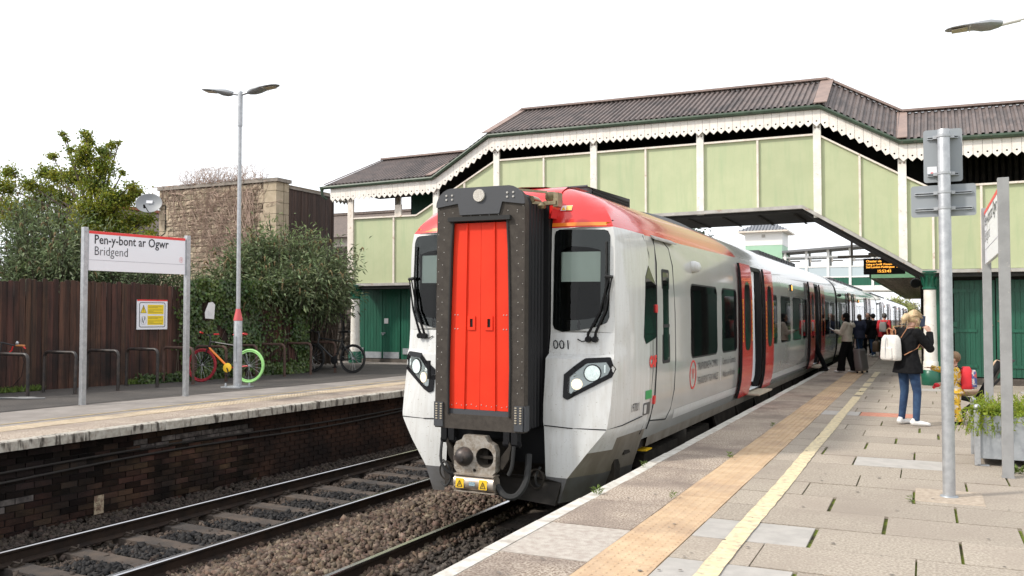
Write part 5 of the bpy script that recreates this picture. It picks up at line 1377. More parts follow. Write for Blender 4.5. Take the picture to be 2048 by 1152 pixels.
cc = [wp_(.145 + .066 * math.cos(a), 1.46 + .09 * math.sin(a), .051) for a in [i * 2 * PI / 24 for i in range(24)]]
ci = [wp_(.145 + .060 * math.cos(a), 1.46 + .084 * math.sin(a), .051) for a in [i * 2 * PI / 24 for i in range(24)]]
m = MB(); m.prism(cc, FN * .001, holes=[ci]); m.build('circle_border', m_inkgrey, t)
for a, z0, h in ((.11, 1.42, .08), (.135, 1.40, .04), (.165, 1.46, .06)):
    m = MB(); m.prism([wp_(a, z0, .0515), wp_(a + .012, z0, .0515), wp_(a + .018, z0 + h, .0515), wp_(a + .002, z0 + h, .0515)], FN * .001); m.sphere(wp_(a + .01, z0 + h + .012, .052), (.002, .009, .009), 8, 4); m.build('figure_icon', m_ink, t)
# torn notice in the ivy
t = thing('paper_notice', 'torn white paper notice half buried in the ivy', 'notice', tuple(fp(4.214, .25, 1.680)))
m = MB(); m.prism([fp(4.094, .26, 1.500), fp(4.318, .26, 1.480), fp(4.334, .27, 1.800), fp(4.270, .27, 1.860), fp(4.174, .26, 1.840), fp(4.086, .26, 1.630)], FN * .003); m.build('paper', m_paper, t)
m = MB()
for k in range(3): m.prism([fp(4.158, .266, 1.650 - k * .04), fp(4.270, .266, 1.650 - k * .04), fp(4.270, .266, 1.658 - k * .04), fp(4.158, .266, 1.658 - k * .04)], FN * .001)
stuff(m.build('printed_lines', m_inkgrey, t))
# hook irons on the fence and the handlebar end at the far left
t = thing('bicycle_handlebar', 'bicycle handlebar with orange grip and dangling brake cable in front of the fence', 'handlebar', (-14.62, 10.28, .9))
hb = Vector((-14.62, 10.28, 1.03))
m = MB(); m.tube([hb + Vector((-.35, -.2, .06)), hb + Vector((-.18, -.1, .05)), hb, hb + Vector((.1, .06, 0))], .013, 8); m.tube([hb + Vector((-.18, -.1, .05)), hb + Vector((-.22, -.12, -.35)), hb + Vector((-.34, -.2, -.85))], .016, 8); m.build('bar', m_bikebk, t)
m = MB(); m.tube([hb + Vector((.03, .02, 0)), hb + Vector((.16, .1, -.01))], .019, 8); m.build('grip', M('orange_grip', (.45, .17, .05), rough=.6), t)
m = MB(); m.tube([hb + Vector((-.02, 0, -.02)), hb + Vector((-.05, .0, -.09)), hb + Vector((-.08, -.02, -.12))], .012, 6); m.tube([hb + Vector((.14, .08, -.02)), hb + Vector((.18, .1, -.06))], .012, 6); m.build('brake_lever', m_red, t)
m = MB(); m.lathe([(.025, 0), (.03, .03), (.01, .06)], tuple(hb + Vector((.05, .03, .015))), 10); m.build('bell', m_galv, t)
m = MB(); m.tube([hb + Vector((.12, .05, -.03)), hb + Vector((.17, .08, -.3)), hb + Vector((.14, .06, -.55)), hb + Vector((.0, 0, -.72)), hb + Vector((-.1, -.05, -.75))], .006, 6); m.build('brake_cable', m_black, t)
t = thing('cycle_lock', 'grey cable lock lying on the asphalt by the leftmost rack', 'bicycle lock', (-13.75, 9.75, .16))
m = MB(); m.tube([(-14.3, 9.55, .175), (-14.1, 9.7, .17), (-13.85, 9.72, .18), (-13.65, 9.8, .17), (-13.4, 10.0, .17), (-13.6, 9.95, .175), (-13.9, 9.88, .17)], .016, 6); m.tube([(-14.35, 9.5, .2), (-14.2, 9.6, .22)], .03, 6); m.build('cable', M('grey_cable', (.2, .2, .2), rough=.6), t)

# ------------------------------------------------------------------ cycle racks
RB = Vector((-13.80, 9.97, .15)); RE = Vector((-13.22, 17.75, .15))
names = ['leftmost', 'second', 'third', 'fourth', 'fifth', 'sixth', 'seventh', 'eighth', 'ninth', 'last']
def hoop(mat):
    m = MB(); r = .10; hw = .86; h = .745
    pts = [(0, 0, 0), (0, 0, h - r)] + [(-r + r * math.cos(a), 0, h - r + r * math.sin(a)) for a in [R(15 * i) for i in range(1, 7)]] + [(-hw + r + r * math.cos(a), 0, h - r + r * math.sin(a)) for a in [R(90 + 15 * i) for i in range(0, 7)]] + [(-hw, 0, 0)]
    m.tube(pts, .030, 10)
    for x in (0, -hw): m.lathe([(.05, 0), (.05, .008), (.03, .012)], (x, 0, 0), 10)
    return m.mesh('hoop', mat)
hk, hr = hoop(m_rackbk), hoop(m_rust)
wh = ['worn black steel cycle rack, leftmost in front of the fence beside the cable lock', 'worn black steel cycle rack partly behind the left post of the station sign', 'worn black steel cycle rack seen between the station sign posts, left of the warning sign',
      'worn black steel cycle rack under the warning sign', 'rusty brown cycle rack crossing the right post of the station sign', 'rusty brown cycle rack behind the red wheeled bicycle', 'rusty brown cycle rack just right of the green wheel',
      'rusty brown cycle rack standing empty in front of the ivy', 'rusty brown cycle rack at the front wheel of the black bicycle', 'rusty brown cycle rack the black bicycle leans on']
for i in range(10):
    p = RB.lerp(RE, i / 9)
    t = thing('cycle_rack', wh[i], 'cycle rack', tuple(p), 'cycle racks along the fence')
    o = D.objects.new('hoop', hk if i < 4 else hr); COL.objects.link(o); o.parent = t; t.rotation_euler = (rng.uniform(-.02, .02), 0, R(rng.uniform(-2, 2)))

# ------------------------------------------------------------------ bicycles
def bicycle(label, loc, rz, fr, acc, tyreF, tyreR, saddle, bar, tilt=0):
    """local: x along the bicycle, front at -x; wheel radius .335"""
    r = .335; wb = 1.06
    t = thing('bicycle', label, 'bicycle', (0, 0, 0))
    F, Rr = Vector((-wb / 2, 0, r)), Vector((wb / 2, 0, r))
    for c, ty in ((F, tyreF), (Rr, tyreR)):
        m = MB(); m.tube([(c.x + (r - .022) * math.cos(a), 0, c.z + (r - .022) * math.sin(a)) for a in [i * 2 * PI / 36 for i in range(37)]], .0205, 8, caps=False); wl = m.build('wheel', ty, t)
        m = MB(); m.tube([(c.x + (r - .052) * math.cos(a), 0, c.z + (r - .052) * math.sin(a)) for a in [i * 2 * PI / 36 for i in range(37)]], .013, 6, caps=False); m.build('rim', ty if ty is not m_rubber else m_black, wl)
        m = MB()
        for i in range(18):
            a = i * 2 * PI / 18; m.tube([(c.x, .02 * (-1) ** i, c.z), (c.x + (r - .05) * math.cos(a + .2 * (-1) ** (i // 2)), 0, c.z + (r - .05) * math.sin(a + .2 * (-1) ** (i // 2)))], .0022, 4, caps=False)
        stuff(m.build('spoke', m_galv, wl))
        m = MB(); m.lathe([(.02, -.04), (.028, -.03), (.028, .03), (.02, .04)], c, 10, axis='y'); m.build('hub', m_galv, wl)
    BB = Vector((.08, 0, .29)); HT = Vector((-.36, 0, .80)); HB = Vector((-.395, 0, .68)); ST = Vector((.255, 0, .78))
    m = MB()
    m.tube([HT, ST - Vector((.01, 0, .06))], .018, 8); m.tube([BB, ST], .017, 8); m.tube([HT + Vector((-.01, 0, .05)), HB], .022, 8)
    for sy in (-1, 1):
        m.tube([ST - Vector((.0, 0, .09)), Rr + Vector((0, .05 * sy, 0))], .010, 6)
    m.build('frame', fr, t)
    m = MB(); m.tube([HB, BB], .022, 8); m.build('down_tube', acc[0], t)
    m = MB()
    for sy in (-1, 1): m.tube([BB, Rr + Vector((0, .05 * sy, 0))], .012, 6)
    m.build('chainstay', acc[1], t)
    m = MB()
    for sy in (-1, 1): m.tube([HB + Vector((0, .05 * sy, -.02)), F + Vector((.0, .05 * sy, 0))], .014, 6)
    m.bar(HB + Vector((0, -.06, -.02)), HB + Vector((0, .06, -.02)), .03, .03); m.build('fork', fr, t)
    m = MB(); m.tube([HT, HT + Vector((-.03, 0, .12))], .014, 8); m.tube([HT + Vector((-.03, 0, .12)), HT + Vector((-.10, 0, .13))], .014, 8)
    hbp = HT + Vector((-.10, 0, .14)); m.tube([hbp + Vector((.06, -.30, .03)), hbp + Vector((.02, -.16, .02)), hbp, hbp + Vector((.02, .16, .02)), hbp + Vector((.06, .30, .03))], .012, 8); hbo = m.build('handlebar', fr, t)
    for sy in (-1, 1):
        m = MB(); m.tube([hbp + Vector((.025, .18 * sy, .02)), hbp + Vector((.06, .31 * sy, .03))], .017, 8); m.build('grip', bar, hbo)
        m = MB(); m.tube([hbp + Vector((.0, .16 * sy, .01)), hbp + Vector((-.06, .20 * sy, -.03)), hbp + Vector((-.05, .27 * sy, -.04))], .006, 5); m.build('brake_lever', m_black, hbo)
    m = MB(); m.tube([ST, ST + Vector((.03, 0, .14))], .013, 8); m.build('seat_post', m_black, t)
    m = MB(); sd_ = ST + Vector((.03, 0, .16)); m.tube([sd_ + Vector((-.15, 0, 0)), sd_ + Vector((-.05, 0, .01)), sd_ + Vector((.05, 0, .01)), sd_ + Vector((.13, 0, .02))], [(.02, .015), (.03, .02), (.065, .028), (.07, .02)], 10); m.build('saddle', saddle, t)
    m = MB(); m.lathe([(.02, -.02), (.09, -.012), (.095, 0), (.02, .01)], BB + Vector((0, -.05, 0)), 18, axis='y'); ch = m.build('chainring', acc[2], t)
    m = MB(); m.bar(BB + Vector((0, -.07, 0)), BB + Vector((.07, -.08, -.15)), .02, .015); m.box(BB.x + .03, BB.x + .11, -.16, -.08, BB.z - .17, BB.z - .145); m.bar(BB + Vector((0, .07, 0)), BB + Vector((-.07, .08, .15)), .02, .015); m.box(BB.x - .11, BB.x - .03, .08, .16, BB.z + .145, BB.z + .17); m.build('crank', m_black, ch)
    t.location = loc; t.rotation_euler = (R(tilt), 0, rz); t.scale = (1.07, 1.07, 1.07); return t
b1 = bicycle('bicycle with red front wheel, bright green back wheel and orange tube', (-13.34, 14.10, .15), R(10), m_bikebk, (m_bikeor, m_red, M('yellow_chainring', (.75, .48, .03), rough=.4)), m_tyre_r, m_tyre_g, M('red_black_saddle', (.6, .05, .05), rough=.6), m_red, -5)
m = MB(); m.tube([(.0, -.03, .52), (.12, -.03, .53)], .035, 8); m.build('bottle_cage', M('yellow_cage', (.75, .45, .03), rough=.5), b1); m = MB(); m.tube([(.02, -.03, .44), (.08, -.03, .46)], .02, 8); m.build('bottle', m_red, b1)
b1.children[-1].location = (0, 0, 0)
b2 = bicycle('black bicycle leaning by the white column and the green doors', (-13.22, 17.62, .15), R(6), m_bikebk, (m_bikebk, m_bikebk, m_black), m_rubber, m_rubber, m_black, m_black, -4)

# ------------------------------------------------------------------ station sign on the far platform
def station_sign(t, P0, P1, zt, zb, facing, zg, post_mat, pw=.075, posts_out=.05):
    """board from P0 (left end as read) to P1, facing = outward normal"""
    P0 = Vector(P0); P1 = Vector(P1); d = (P1 - P0).normalized(); n = Vector(facing).normalized(); L = (P1 - P0).length
    for P in (P0 - d * posts_out, P1 + d * posts_out):
        m = MB(); m.obox(P + Vector((0, 0, (zg + zt + .05) / 2)), d, n, (0, 0, 1), pw, pw * 1.15, zt + .05 - zg); po = m.build('post', post_mat, t, bevel=.004)
        m = MB()
        for z in (zt - .02, zt - .34): m.lathe([(.012, 0), (.012, .006)], tuple(P + n * (pw * .58) + Vector((0, 0, z))), 8, axis='x' if abs(n.x) > .7 else 'y')
        m.obox(P + Vector((0, 0, zg + .004)), d, n, (0, 0, 1), pw * 1.1, pw * 1.3, .01); m.build('post_foot', post_mat, po)
    m = MB(); m.obox((P0 + P1) / 2 + Vector((0, 0, (zt + zb) / 2)), d, n, (0, 0, 1), L - .01, .04, zt - zb); b = m.build('name_board', m_signwhite, t, bevel=.003)
    face = lambda s, z, off=.021: P0 + d * s + n * off + Vector((0, 0, z))
    def q(name, s0, s1, z0, z1, mat, off=.0215):
        m = MB(); m.prism([face(s0, z0, off), face(s1, z0, off), face(s1, z1, off), face(s0, z1, off)], n * .0015); return m.build(name, mat, t)
    q('red_band', .006, L - .006, zt - .045, zt - .001, m_signred)
    q('rule_line', .01, L - .01, zb + .168, zb + .174, m_inkgrey)
    H = zt - zb
    text('lettering', 'Pen-y-bont ar Ogwr', .205 * H / .63, m_ink, t, face(.09, zt - .20), d, (0, 0, 1), sx=.85 * L / 1.9, bold=.002)
    text('lettering', 'Bridgend', .205 * H / .63, m_ink, t, face(.09, zt - .385), d, (0, 0, 1), sx=.86 * L / 1.9, bold=-.002)
    cx, czz = L - .085, zb + .25
    m = MB(); m.prism([face(cx + .036 * math.cos(a), czz + .05 * math.sin(a), .022) for a in [i * 2 * PI / 20 for i in range(20)]], n * .001, holes=[[face(cx + .031 * math.cos(a), czz + .044 * math.sin(a), .022) for a in [i * 2 * PI / 20 for i in range(20)]]])
    for k in (-.008, 0, .008): m.prism([face(cx + k - .002, czz - .03 + abs(k), .022), face(cx + k + .002, czz - .03 + abs(k), .022), face(cx + k + .002, czz + .028, .022), face(cx + k - .002, czz + .028, .022)], n * .001)
    m.build('round_emblem', M('pink_emblem', (.75, .35, .36), rough=.5), t)
    for k in (.35, .65):
        pass
t = thing('station_sign', 'white Pen-y-bont ar Ogwr Bridgend name sign on two posts across the track', 'station sign', (-11.88, 10.55, .15))
station_sign(t, (-12.03, 9.68, 0), (-11.725, 11.40, 0), 2.91, 2.275, (1, -.165, 0), .15, m_galv)

# ------------------------------------------------------------------ double lamp post
def lamp_head(t, root, d, name='lamp_head', tilt=.08):
    """spoon shaped street lantern: root point at the arm, d outward horizontal direction"""
    d = Vector(d).normalized(); sdv = Vector((-d.y, d.x, 0)); root = Vector(root)
    secs = [(0, .030, .035, .030, 0), (.05, .075, .05, .05, .0), (.14, .135, .065, .065, .005), (.25, .150, .055, .06, .012), (.34, .150, .04, .028, .02), (.46, .145, .03, .012, .028), (.58, .125, .02, .010, .034), (.65, .085, .012, .008, .036), (.68, .03, .006, .005, .037)]
    rows = []
    for s, hw, up_, dn, dz in secs:
        c = root + d * s + Vector((0, 0, dz + s * tilt)); rows.append([c + sdv * (hw * math.cos(a)) + Vector((0, 0, (up_ if math.sin(a) > 0 else dn) * math.sin(a))) for a in [i * 2 * PI / 14 for i in range(15)]])
    m = MB(); m.grid([[tuple(p) for p in r] for r in rows]); h = m.build(name, m_lamp, t, sharp=60)
    m = MB(); c = lambda s, w_: root + d * s + sdv * w_ + Vector((0, 0, .030 + s * tilt - .022))
    m.prism([c(.41, -.10), c(.60, -.08), c(.60, .08), c(.41, .10)], (0, 0, -.006)); m.build('lamp_glass', m_lampglass, h)
    m = MB(); m.prism([c(.375, -.13), c(.39, -.13), c(.39, .13), c(.375, .13)], (0, 0, -.006)); m.build('glass_bar', m_white, h)
    return h
m_lamp = M('lantern_grey', (.30, .31, .32), rough=.45, metal=.3); m_lampglass = M('lantern_glass', (.45, .38, .27), rough=.3)
LX, LY = -12.20, 13.25
t = thing('lamp_post', 'tall grey lamp post with two lanterns and a red collar by the bicycle', 'lamp post', (LX, LY, .15))
m = MB(); m.lathe([(.082, 0), (.082, 1.30), (.078, 1.31)], (LX, LY, .15), 16); lo_ = m.build('lower_post', m_galv, t)
m = MB(); m.box(LX - .02, LX + .045, LY - .09, LY - .078, .65, 1.15); m.build('access_door', m_galv2, lo_)
m = MB(); m.lathe([(.085, 1.31), (.085, 1.34), (.045, 1.52), (.044, 1.54)], (LX, LY, .15), 16); m.build('red_collar', M('faded_red_band', (.62, .11, .12), rough=.5), t)
m = MB(); m.lathe([(.042, 1.52), (.036, 5.15), (.036, 5.2)], (LX, LY, .15), 14); m.lathe([(.05, 5.15), (.05, 5.82), (.046, 5.84)], (LX, LY, .15), 14); m.build('upper_post', m_galv, t)
m = MB(); m.box(LX - .24, LX + .24, LY - .20, LY + .20, .15, .175)
for dx in (-.17, .17):
    for dy in (-.14, .14): m.lathe([(.02, .175), (.02, .225), (.012, .24)], (LX + dx, LY + dy, 0), 8)
m.build('base_plate', m_galv2, t)
dl = Vector((-.98, -.2, 0)).normalized(); dr_ = Vector((.98, .2, 0)).normalized()
for d_ in (dl, dr_):
    m = MB(); a = Vector((LX, LY, 5.93)); m.tube([a + d_ * .03, a + d_ * .17 + Vector((0, 0, .03))], .024, 10); m.build('lamp_arm', m_galv, t)
    lamp_head(t, a + d_ * .16 + Vector((0, 0, .035)), d_, tilt=.10)
# ------------------------------------------------------------------ stone building with flat roof and timber cladding
BX0, BX1, BY = -23.05, -18.1, 21.3
t = thing('stone_building', 'flat roofed sandstone building with dark timber cladding, overgrown with dry creeper', 'building', (-20.5, 23, .1))
MB().box(BX0, BX1 - .05, BY + .03, 24.04, .1, 5.70).build('wall_core', m_bmort, t)
z = 2.3
QL = []
while z < 5.68:
    h = rng.choice((.11, .15, .18, .20)); h = min(h, 5.70 - z)
    if h < .06: break
    x = BX0 + (.36 if True else 0) + rng.uniform(-.15, 0)
    while x < BX1 - .62:
        w_ = rng.uniform(.22, .62); w_ = min(w_, BX1 - .55 - x + .02)
        if w_ > .10: piece('stone_block', rng.choice(bl4), t, (x + w_ / 2, BY + .03, z + h / 2), sc=(w_ - .018, .07, h - .018))
        x += w_
    z += h
qm = MB().box(-.5, .5, -.5, .5, -.5, .5).mesh('quoin_stone', m_quoin)
z = 2.2; k = 0
while z < 5.7:
    h = min(.36, 5.72 - z)
    wd = .52 if k % 2 else .72
    piece('quoin_stone', qm, t, (BX1 - wd / 2, BY + .14, z + h / 2), sc=(wd - .012, .34, h - .012))
    piece('quoin_stone', qm, t, (BX1 - .15 + .012, BY + .44, z + h / 2), sc=(.3, .22, h - .012))
    wl = .42 if k % 2 else .26
    piece('quoin_stone', qm, t, (BX0 + wl / 2, BY + .14, z + h / 2), sc=(wl - .012, .33, h - .012))
    z += .36; k += 1
cx = BX0 - .05
while cx < BX1:
    w_ = min(.75, BX1 + .08 - cx); MB().box(cx + .004, cx + w_ - .004, BY - .08, BY + .35, 5.72, 5.83).build('cap_stone', m_capst, t); cx += w_
MB().box(BX1 - .35, BX1 + .08, BY + .36, BY + .60, 5.72, 5.83).build('cap_stone', m_capst, t)
yy = BY + .56
while yy < 24.05:
    m = MB(); d = rng.uniform(0, .012); m.box(BX1 - .05, BX1 + .03 - d, yy + .003, yy + .112, 1.5, 5.56); m.build('cladding_board', m_clad, t); yy += .115
MB().box(BX1 - .08, BX1 + .06, BY + .56, 24.08, 5.56, 5.62).build('cladding_cap', m_capst, t)
MB().box(BX1 - .06, BX1 + .05, 24.05, 24.1, 1.5, 5.56).build('corner_trim', m_clad, t)
m = MB(); m.tube([(BX0 + .06, BY - .03, 5.25), (BX0 + .28, BY - .03, 5.22), (BX0 + .30, BY - .03, 4.7), (BX0 + .28, BY - .03, 4.3), (BX0 + .0, BY - .03, 4.15)], .015, 6); m.build('cable', m_black, t)
# satellite dish
t2 = thing('satellite_dish', 'pale grey satellite dish fixed on the corner of the stone building', 'dish', (BX0, BY - .1, 5.0))
c = Vector((BX0 - .20, BY - .25, 5.27)); ax = Vector((.52, -.82, .24)).normalized(); a, b = frame(ax)
m = MB(); rows = []
for r, d in ((0.001, 0), (.15, .01), (.30, .045), (.40, .085), (.41, .08)):
    rows.append([tuple(c + a * (r * 1.05 * math.cos(q)) + b * (r * .82 * math.sin(q)) + ax * d) for q in [i * 2 * PI / 24 for i in range(25)]])
m.grid(rows); m.build('reflector', m_dish, t2)
m = MB(); m.tube([c - b * .3 + ax * .05, c - b * .26 + ax * .42 + a * .0], .016, 6); m.tube([c + ax * -.02, c - ax * .1 + Vector((.12, .1, 0)), Vector((BX0 + .1, BY + .02, 5.22))], .022, 6); m.build('bracket', m_black, t2)
m = MB(); m.tube([c - b * .28 + ax * .36 + a * .04, c - b * .20 + ax * .44 + a * .04], .035, 8); m.build('receiver', m_black, t2)
m = MB(); m.obox(c + ax * .03 + b * .06, a, b, ax, .2, .1, .005); m.build('dish_label', m_signwhite, t2)
# dry creeper on the wall
tr = MB()
for i in range(1050):
    x = BX0 + 1.9 + rng.gauss(0, 1.0) + rng.uniform(-.6, 1.6); z = rng.uniform(3.2, 5.7) if i % 3 else 5.75
    if not BX0 < x < BX1 - .3: continue
    above = i % 3 == 0 and x > BX0 + 1.0
    if not above and z < 5.2 - .9 * (x - BX0) and rng.random() < .85: continue
    p = Vector((x, BY - .05, z)); path = [p]; an = rng.uniform(-.5, .5) + (PI / 2 if above else PI / 2 + rng.choice((0, PI)))
    for s_ in range(rng.randint(4, 9)):
        an += rng.gauss(0, .45); ln = rng.uniform(.07, .16)
        p = p + Vector((math.cos(an) * ln, rng.uniform(-.03, .03) if not above else rng.uniform(-.07, .07), math.sin(an) * ln))
        if not above: p.y = min(BY - .02, max(BY - .16, p.y)); p.z = min(p.z, 5.85)
        elif p.z < 5.84: p.z = 5.84 + .02 * s_
        if p.z > 6.35: p.z = 6.35 - rng.uniform(0, .1)
        path.append(p)
    r0 = rng.uniform(.005, .013) if not above else .006
    tr.tube(path, [r0 * (1 - .6 * k / len(path)) for k in range(len(path))], 4, caps=False)
for i in range(14):
    x = BX1 - 1.2 + rng.gauss(0, .22); tr.tube([(x + .12 * math.sin(k * 1.3 + i), BY - .08 - .03 * math.cos(k), 2.6 + k * .33) for k in range(10)], [.02 - .0012 * k for k in range(10)], 5, caps=False)
cr = thing('dry_creeper', 'tangle of leafless brown creeper over the sandstone wall and its top', 'creeper', (-20.6, BY - .05, 2.5)); tr.build('stems', m_twig, cr)['kind'] = 'stuff'

# far roofs
def house(label, x, y, wx, wy, ze, zr, ridge='x'):
    t = thing('house', label, 'house', (x, y, 0))
    MB().box(x - wx / 2, x + wx / 2, y - wy / 2, y + wy / 2, 0, ze).build('wall', M('rendered_wall', (.5, .45, .4), rough=.9), t)
    m = MB()
    if ridge == 'x': m.prism([(x - wx / 2 - .2, y - wy / 2 - .3, ze), (x - wx / 2 - .2, y, zr), (x - wx / 2 - .2, y + wy / 2 + .3, ze)], (wx + .4, 0, 0))
    else: m.prism([(x - wx / 2 - .3, y - wy / 2 - .2, ze), (x, y - wy / 2 - .2, zr), (x + wx / 2 + .3, y - wy / 2 - .2, ze)], (0, wy + .4, 0))
    rf = m.build('roof', m_tile, t)
    m = MB(); 
    if ridge == 'x': m.bar((x - wx / 2 - .2, y, zr + .05), (x + wx / 2 + .2, y, zr + .05), .25, .12)
    else: m.bar((x, y - wy / 2 - .2, zr + .05), (x, y + wy / 2 + .2, zr + .05), .25, .12)
    m.build('ridge_tiles', M('ridge_red', (.3, .1, .06), rough=.8) if ridge == 'y' else m_tile, rf)
    MB().box(x - .9, x - .2, y - wy / 2 - .03, y - wy / 2 + .02, 1.0, 2.1).build('window', m_win, t)
house('far grey tiled roof glimpsed between the stone building and the footbridge', -23.4, 36, 8, 7, 5.1, 6.6, 'x')
house('small gabled house roof with red ridge between the trees and the stone building', -30.0, 27.5, 5, 6, 4.2, 6.0, 'y')

# ------------------------------------------------------------------ trees, bushes, ivy
def tree(name, label, base, h, trunk_r, clusters, mat, n_leaf, size, cat='tree', stems=1):
    """clusters: list of (centre, radius, flatness). Limbs run from the trunk to each cluster, leaves fill the clusters"""
    t = thing(name, label, cat, base); b = Vector(base)
    m = MB(); top = b + Vector((0, 0, h))
    tp = [b, b + Vector((.1, 0, h * .35)), b + Vector((-.05, .1, h * .7)), top]
    m.tube(tp, [trunk_r, trunk_r * .8, trunk_r * .5, trunk_r * .2], 9)
    for c, r, fl in clusters:
        c = Vector(c); s_ = b.lerp(top, min(.95, max(.25, ((c.z - b.z) / h) * .72 + rng.uniform(-.1, .05)))); mid = s_.lerp(c, .55) + Vector((rng.uniform(-.2, .2), rng.uniform(-.2, .2), .15))
        m.tube([s_, mid, c, c + Vector((rng.uniform(-.3, .3) * r, rng.uniform(-.3, .3) * r, r * .5))], [trunk_r * .3, trunk_r * .17, trunk_r * .08, .006], 5)
        for k in range(4):
            d = Vector((rng.gauss(0, 1), rng.gauss(0, 1), rng.gauss(.2, .6))).normalized() * r * .8; d.z *= fl
            m.tube([c.lerp(mid, .2), c + d * .5, c + d], [trunk_r * .06, .008, .004], 4, caps=False)
    m.build('trunk', m_bark, t)
    Ps = []; tot = sum(r ** 2 for _, r, _ in clusters)
    for c, r, fl in clusters:
        n = int(n_leaf * r ** 2 / tot); P = np.array(c)[None] + nr.normal(size=(n, 3)) * r * .52 * np.array([1, 1, fl]) * nr.uniform(.5, 1.15, (n, 1)); Ps.append(P)
    P = np.concatenate(Ps); n = len(P)
    N = rand_dirs(n) * .9 + np.array([-.2, -.2, .7]); Dd = rand_dirs(n) + np.array([0, 0, -.35])
    V, F = leaves(P, N, Dd, size * nr.uniform(.6, 1.25, n), size * .75 * nr.uniform(.6, 1.1, n))
    o = np_mesh('crown', V, F, mat, t); return t
def cl_from(spec):
    return [((x, y, z), r, f) for x, y, z, r, f in spec]
# the maple: crown outline follows the photograph (wide, stepped, with two thin leaders)
ty = 24.0
def on(u, v, y):      # helper for laying out the crown: picture direction -> point on a vertical plane y (dimensions then baked in metres)
    th = R(25.267); pt = R(1.833); f = 1750.
    fw = Vector((-math.sin(th) * math.cos(pt), math.cos(th) * math.cos(pt), math.sin(pt))); rt = Vector((math.cos(th), math.sin(th), 0)); up = rt.cross(fw)
    r = fw * f + rt * (u - 1024) - up * (v - 576); return Vector((0, 0, 1.55)) + r * (y / r.y)
spec = []
for u, v, r in ((168, 318, .50), (205, 335, .50), (150, 355, .55), (190, 372, .62), (225, 395, .52), (115, 352, .42), (90, 345, .40), (95, 385, .55), (60, 370, .40), (130, 400, .62), (175, 420, .6), (220, 425, .5),
                (250, 402, .42), (270, 385, .32), (262, 372, .22), (245, 345, .12), (268, 440, .45), (295, 440, .34), (230, 455, .6), (180, 465, .7), (120, 440, .65), (70, 410, .55), (20, 345, .36), (10, 375, .5), (15, 420, .7), (45, 440, .7),
                (172, 270, .26), (178, 285, .24), (168, 300, .3), (125, 268, .16), (133, 278, .12), (140, 300, .16), (225, 290, .22), (212, 310, .3), (238, 285, .1), (205, 300, .22), (105, 312, .22), (300, 470, .3), (285, 478, .35)):
    p = on(u, v, ty + rng.uniform(-1.0, 1.0)); spec.append((p, r * 1.05, .8))
tree('maple_tree', 'tall yellowing maple tree behind the fence left of the stone building', tuple(on(185, 640, ty)[:2]) + (.1,), 5.2, .22, spec, m_leafA, 30000, .12)

def shrub(label, stems, mat, leaf, n_per, name='buddleia_bush', spikes=0, spread=.14, q0=.30):
    """stems: list of (base, mid, tip) arching; leaves in pairs along the outer part"""
    b = Vector(stems[0][0]); t = thing(name, label, 'bush', tuple(b))
    m = MB(); Ps, Ds = [], []; sp = MB()
    for (p0, p1, p2) in stems:
        p0, p1, p2 = Vector(p0), Vector(p1), Vector(p2)
        path = [p0 * (1 - q) ** 2 + p1 * 2 * q * (1 - q) + p2 * q * q for q in [i / 7 for i in range(8)]]
        m.tube(path, [.016 * (1 - .85 * i / 7) + .002 for i in range(8)], 4, caps=False)
        for k in range(n_per):
            q = rng.uniform(q0, 1.0); p = p0 * (1 - q) ** 2 + p1 * 2 * q * (1 - q) + p2 * q * q; dd = (p2 - p1) * q + (p1 - p0) * (1 - q)
            off = Vector((rng.gauss(0, 1), rng.gauss(0, 1), rng.gauss(0, 1))) * spread
            Ps.append(p + off); Ds.append(off.normalized() * 1.0 + dd.normalized() * .7 + Vector((0, 0, -.55)))
        if spikes and rng.random() < spikes:
            d = (p2 - p1).normalized(); a = p2; sp.tube([a, a + d * .12 + Vector((0, 0, -.03)), a + d * .2 + Vector((0, 0, -.12)), a + d * .24 + Vector((0, 0, -.24))], [.018, .022, .016, .004], 5)
    m.build('stems', m_bark, t)['kind'] = 'stuff'
    P = np.array(Ps); Dd = np.array(Ds); n = len(P)
    V, F = leaves(P, rand_dirs(n) * .6 + np.array([-.1, -.2, .8]), Dd, leaf * nr.uniform(.6, 1.3, n), leaf * .28 * nr.uniform(.7, 1.2, n), fold=.3)
    np_mesh('foliage', V, F, mat, t)
    if sp.v: sp.build('flower_spikes', m_brac, t)['kind'] = 'stuff'
    return t
def bush_stems(n, ctrs, bulge=.3):
    out = []
    for i in range(n):
        bx, by, tx, ty_, tz, sx, sy, sz = rng.choice(ctrs)
        tip = Vector((tx + rng.gauss(0, sx), ty_ + rng.gauss(0, sy), tz + rng.gauss(0, sz)))
        base = Vector((bx + rng.gauss(0, .25), by + rng.gauss(0, .25), .3)); mid = base.lerp(tip, .55) + Vector((0, 0, bulge + rng.uniform(0, .4)))
        out.append((base, mid, tip))
    return out
def at(u, v, y): return on(u, v, y)
def ctr(u, v, y, su, sv, by=None):
    p = at(u, v, y); b = at(u, 700, y + .8); return (b.x, b.y, p.x, p.y, p.z, su, .45, sv)
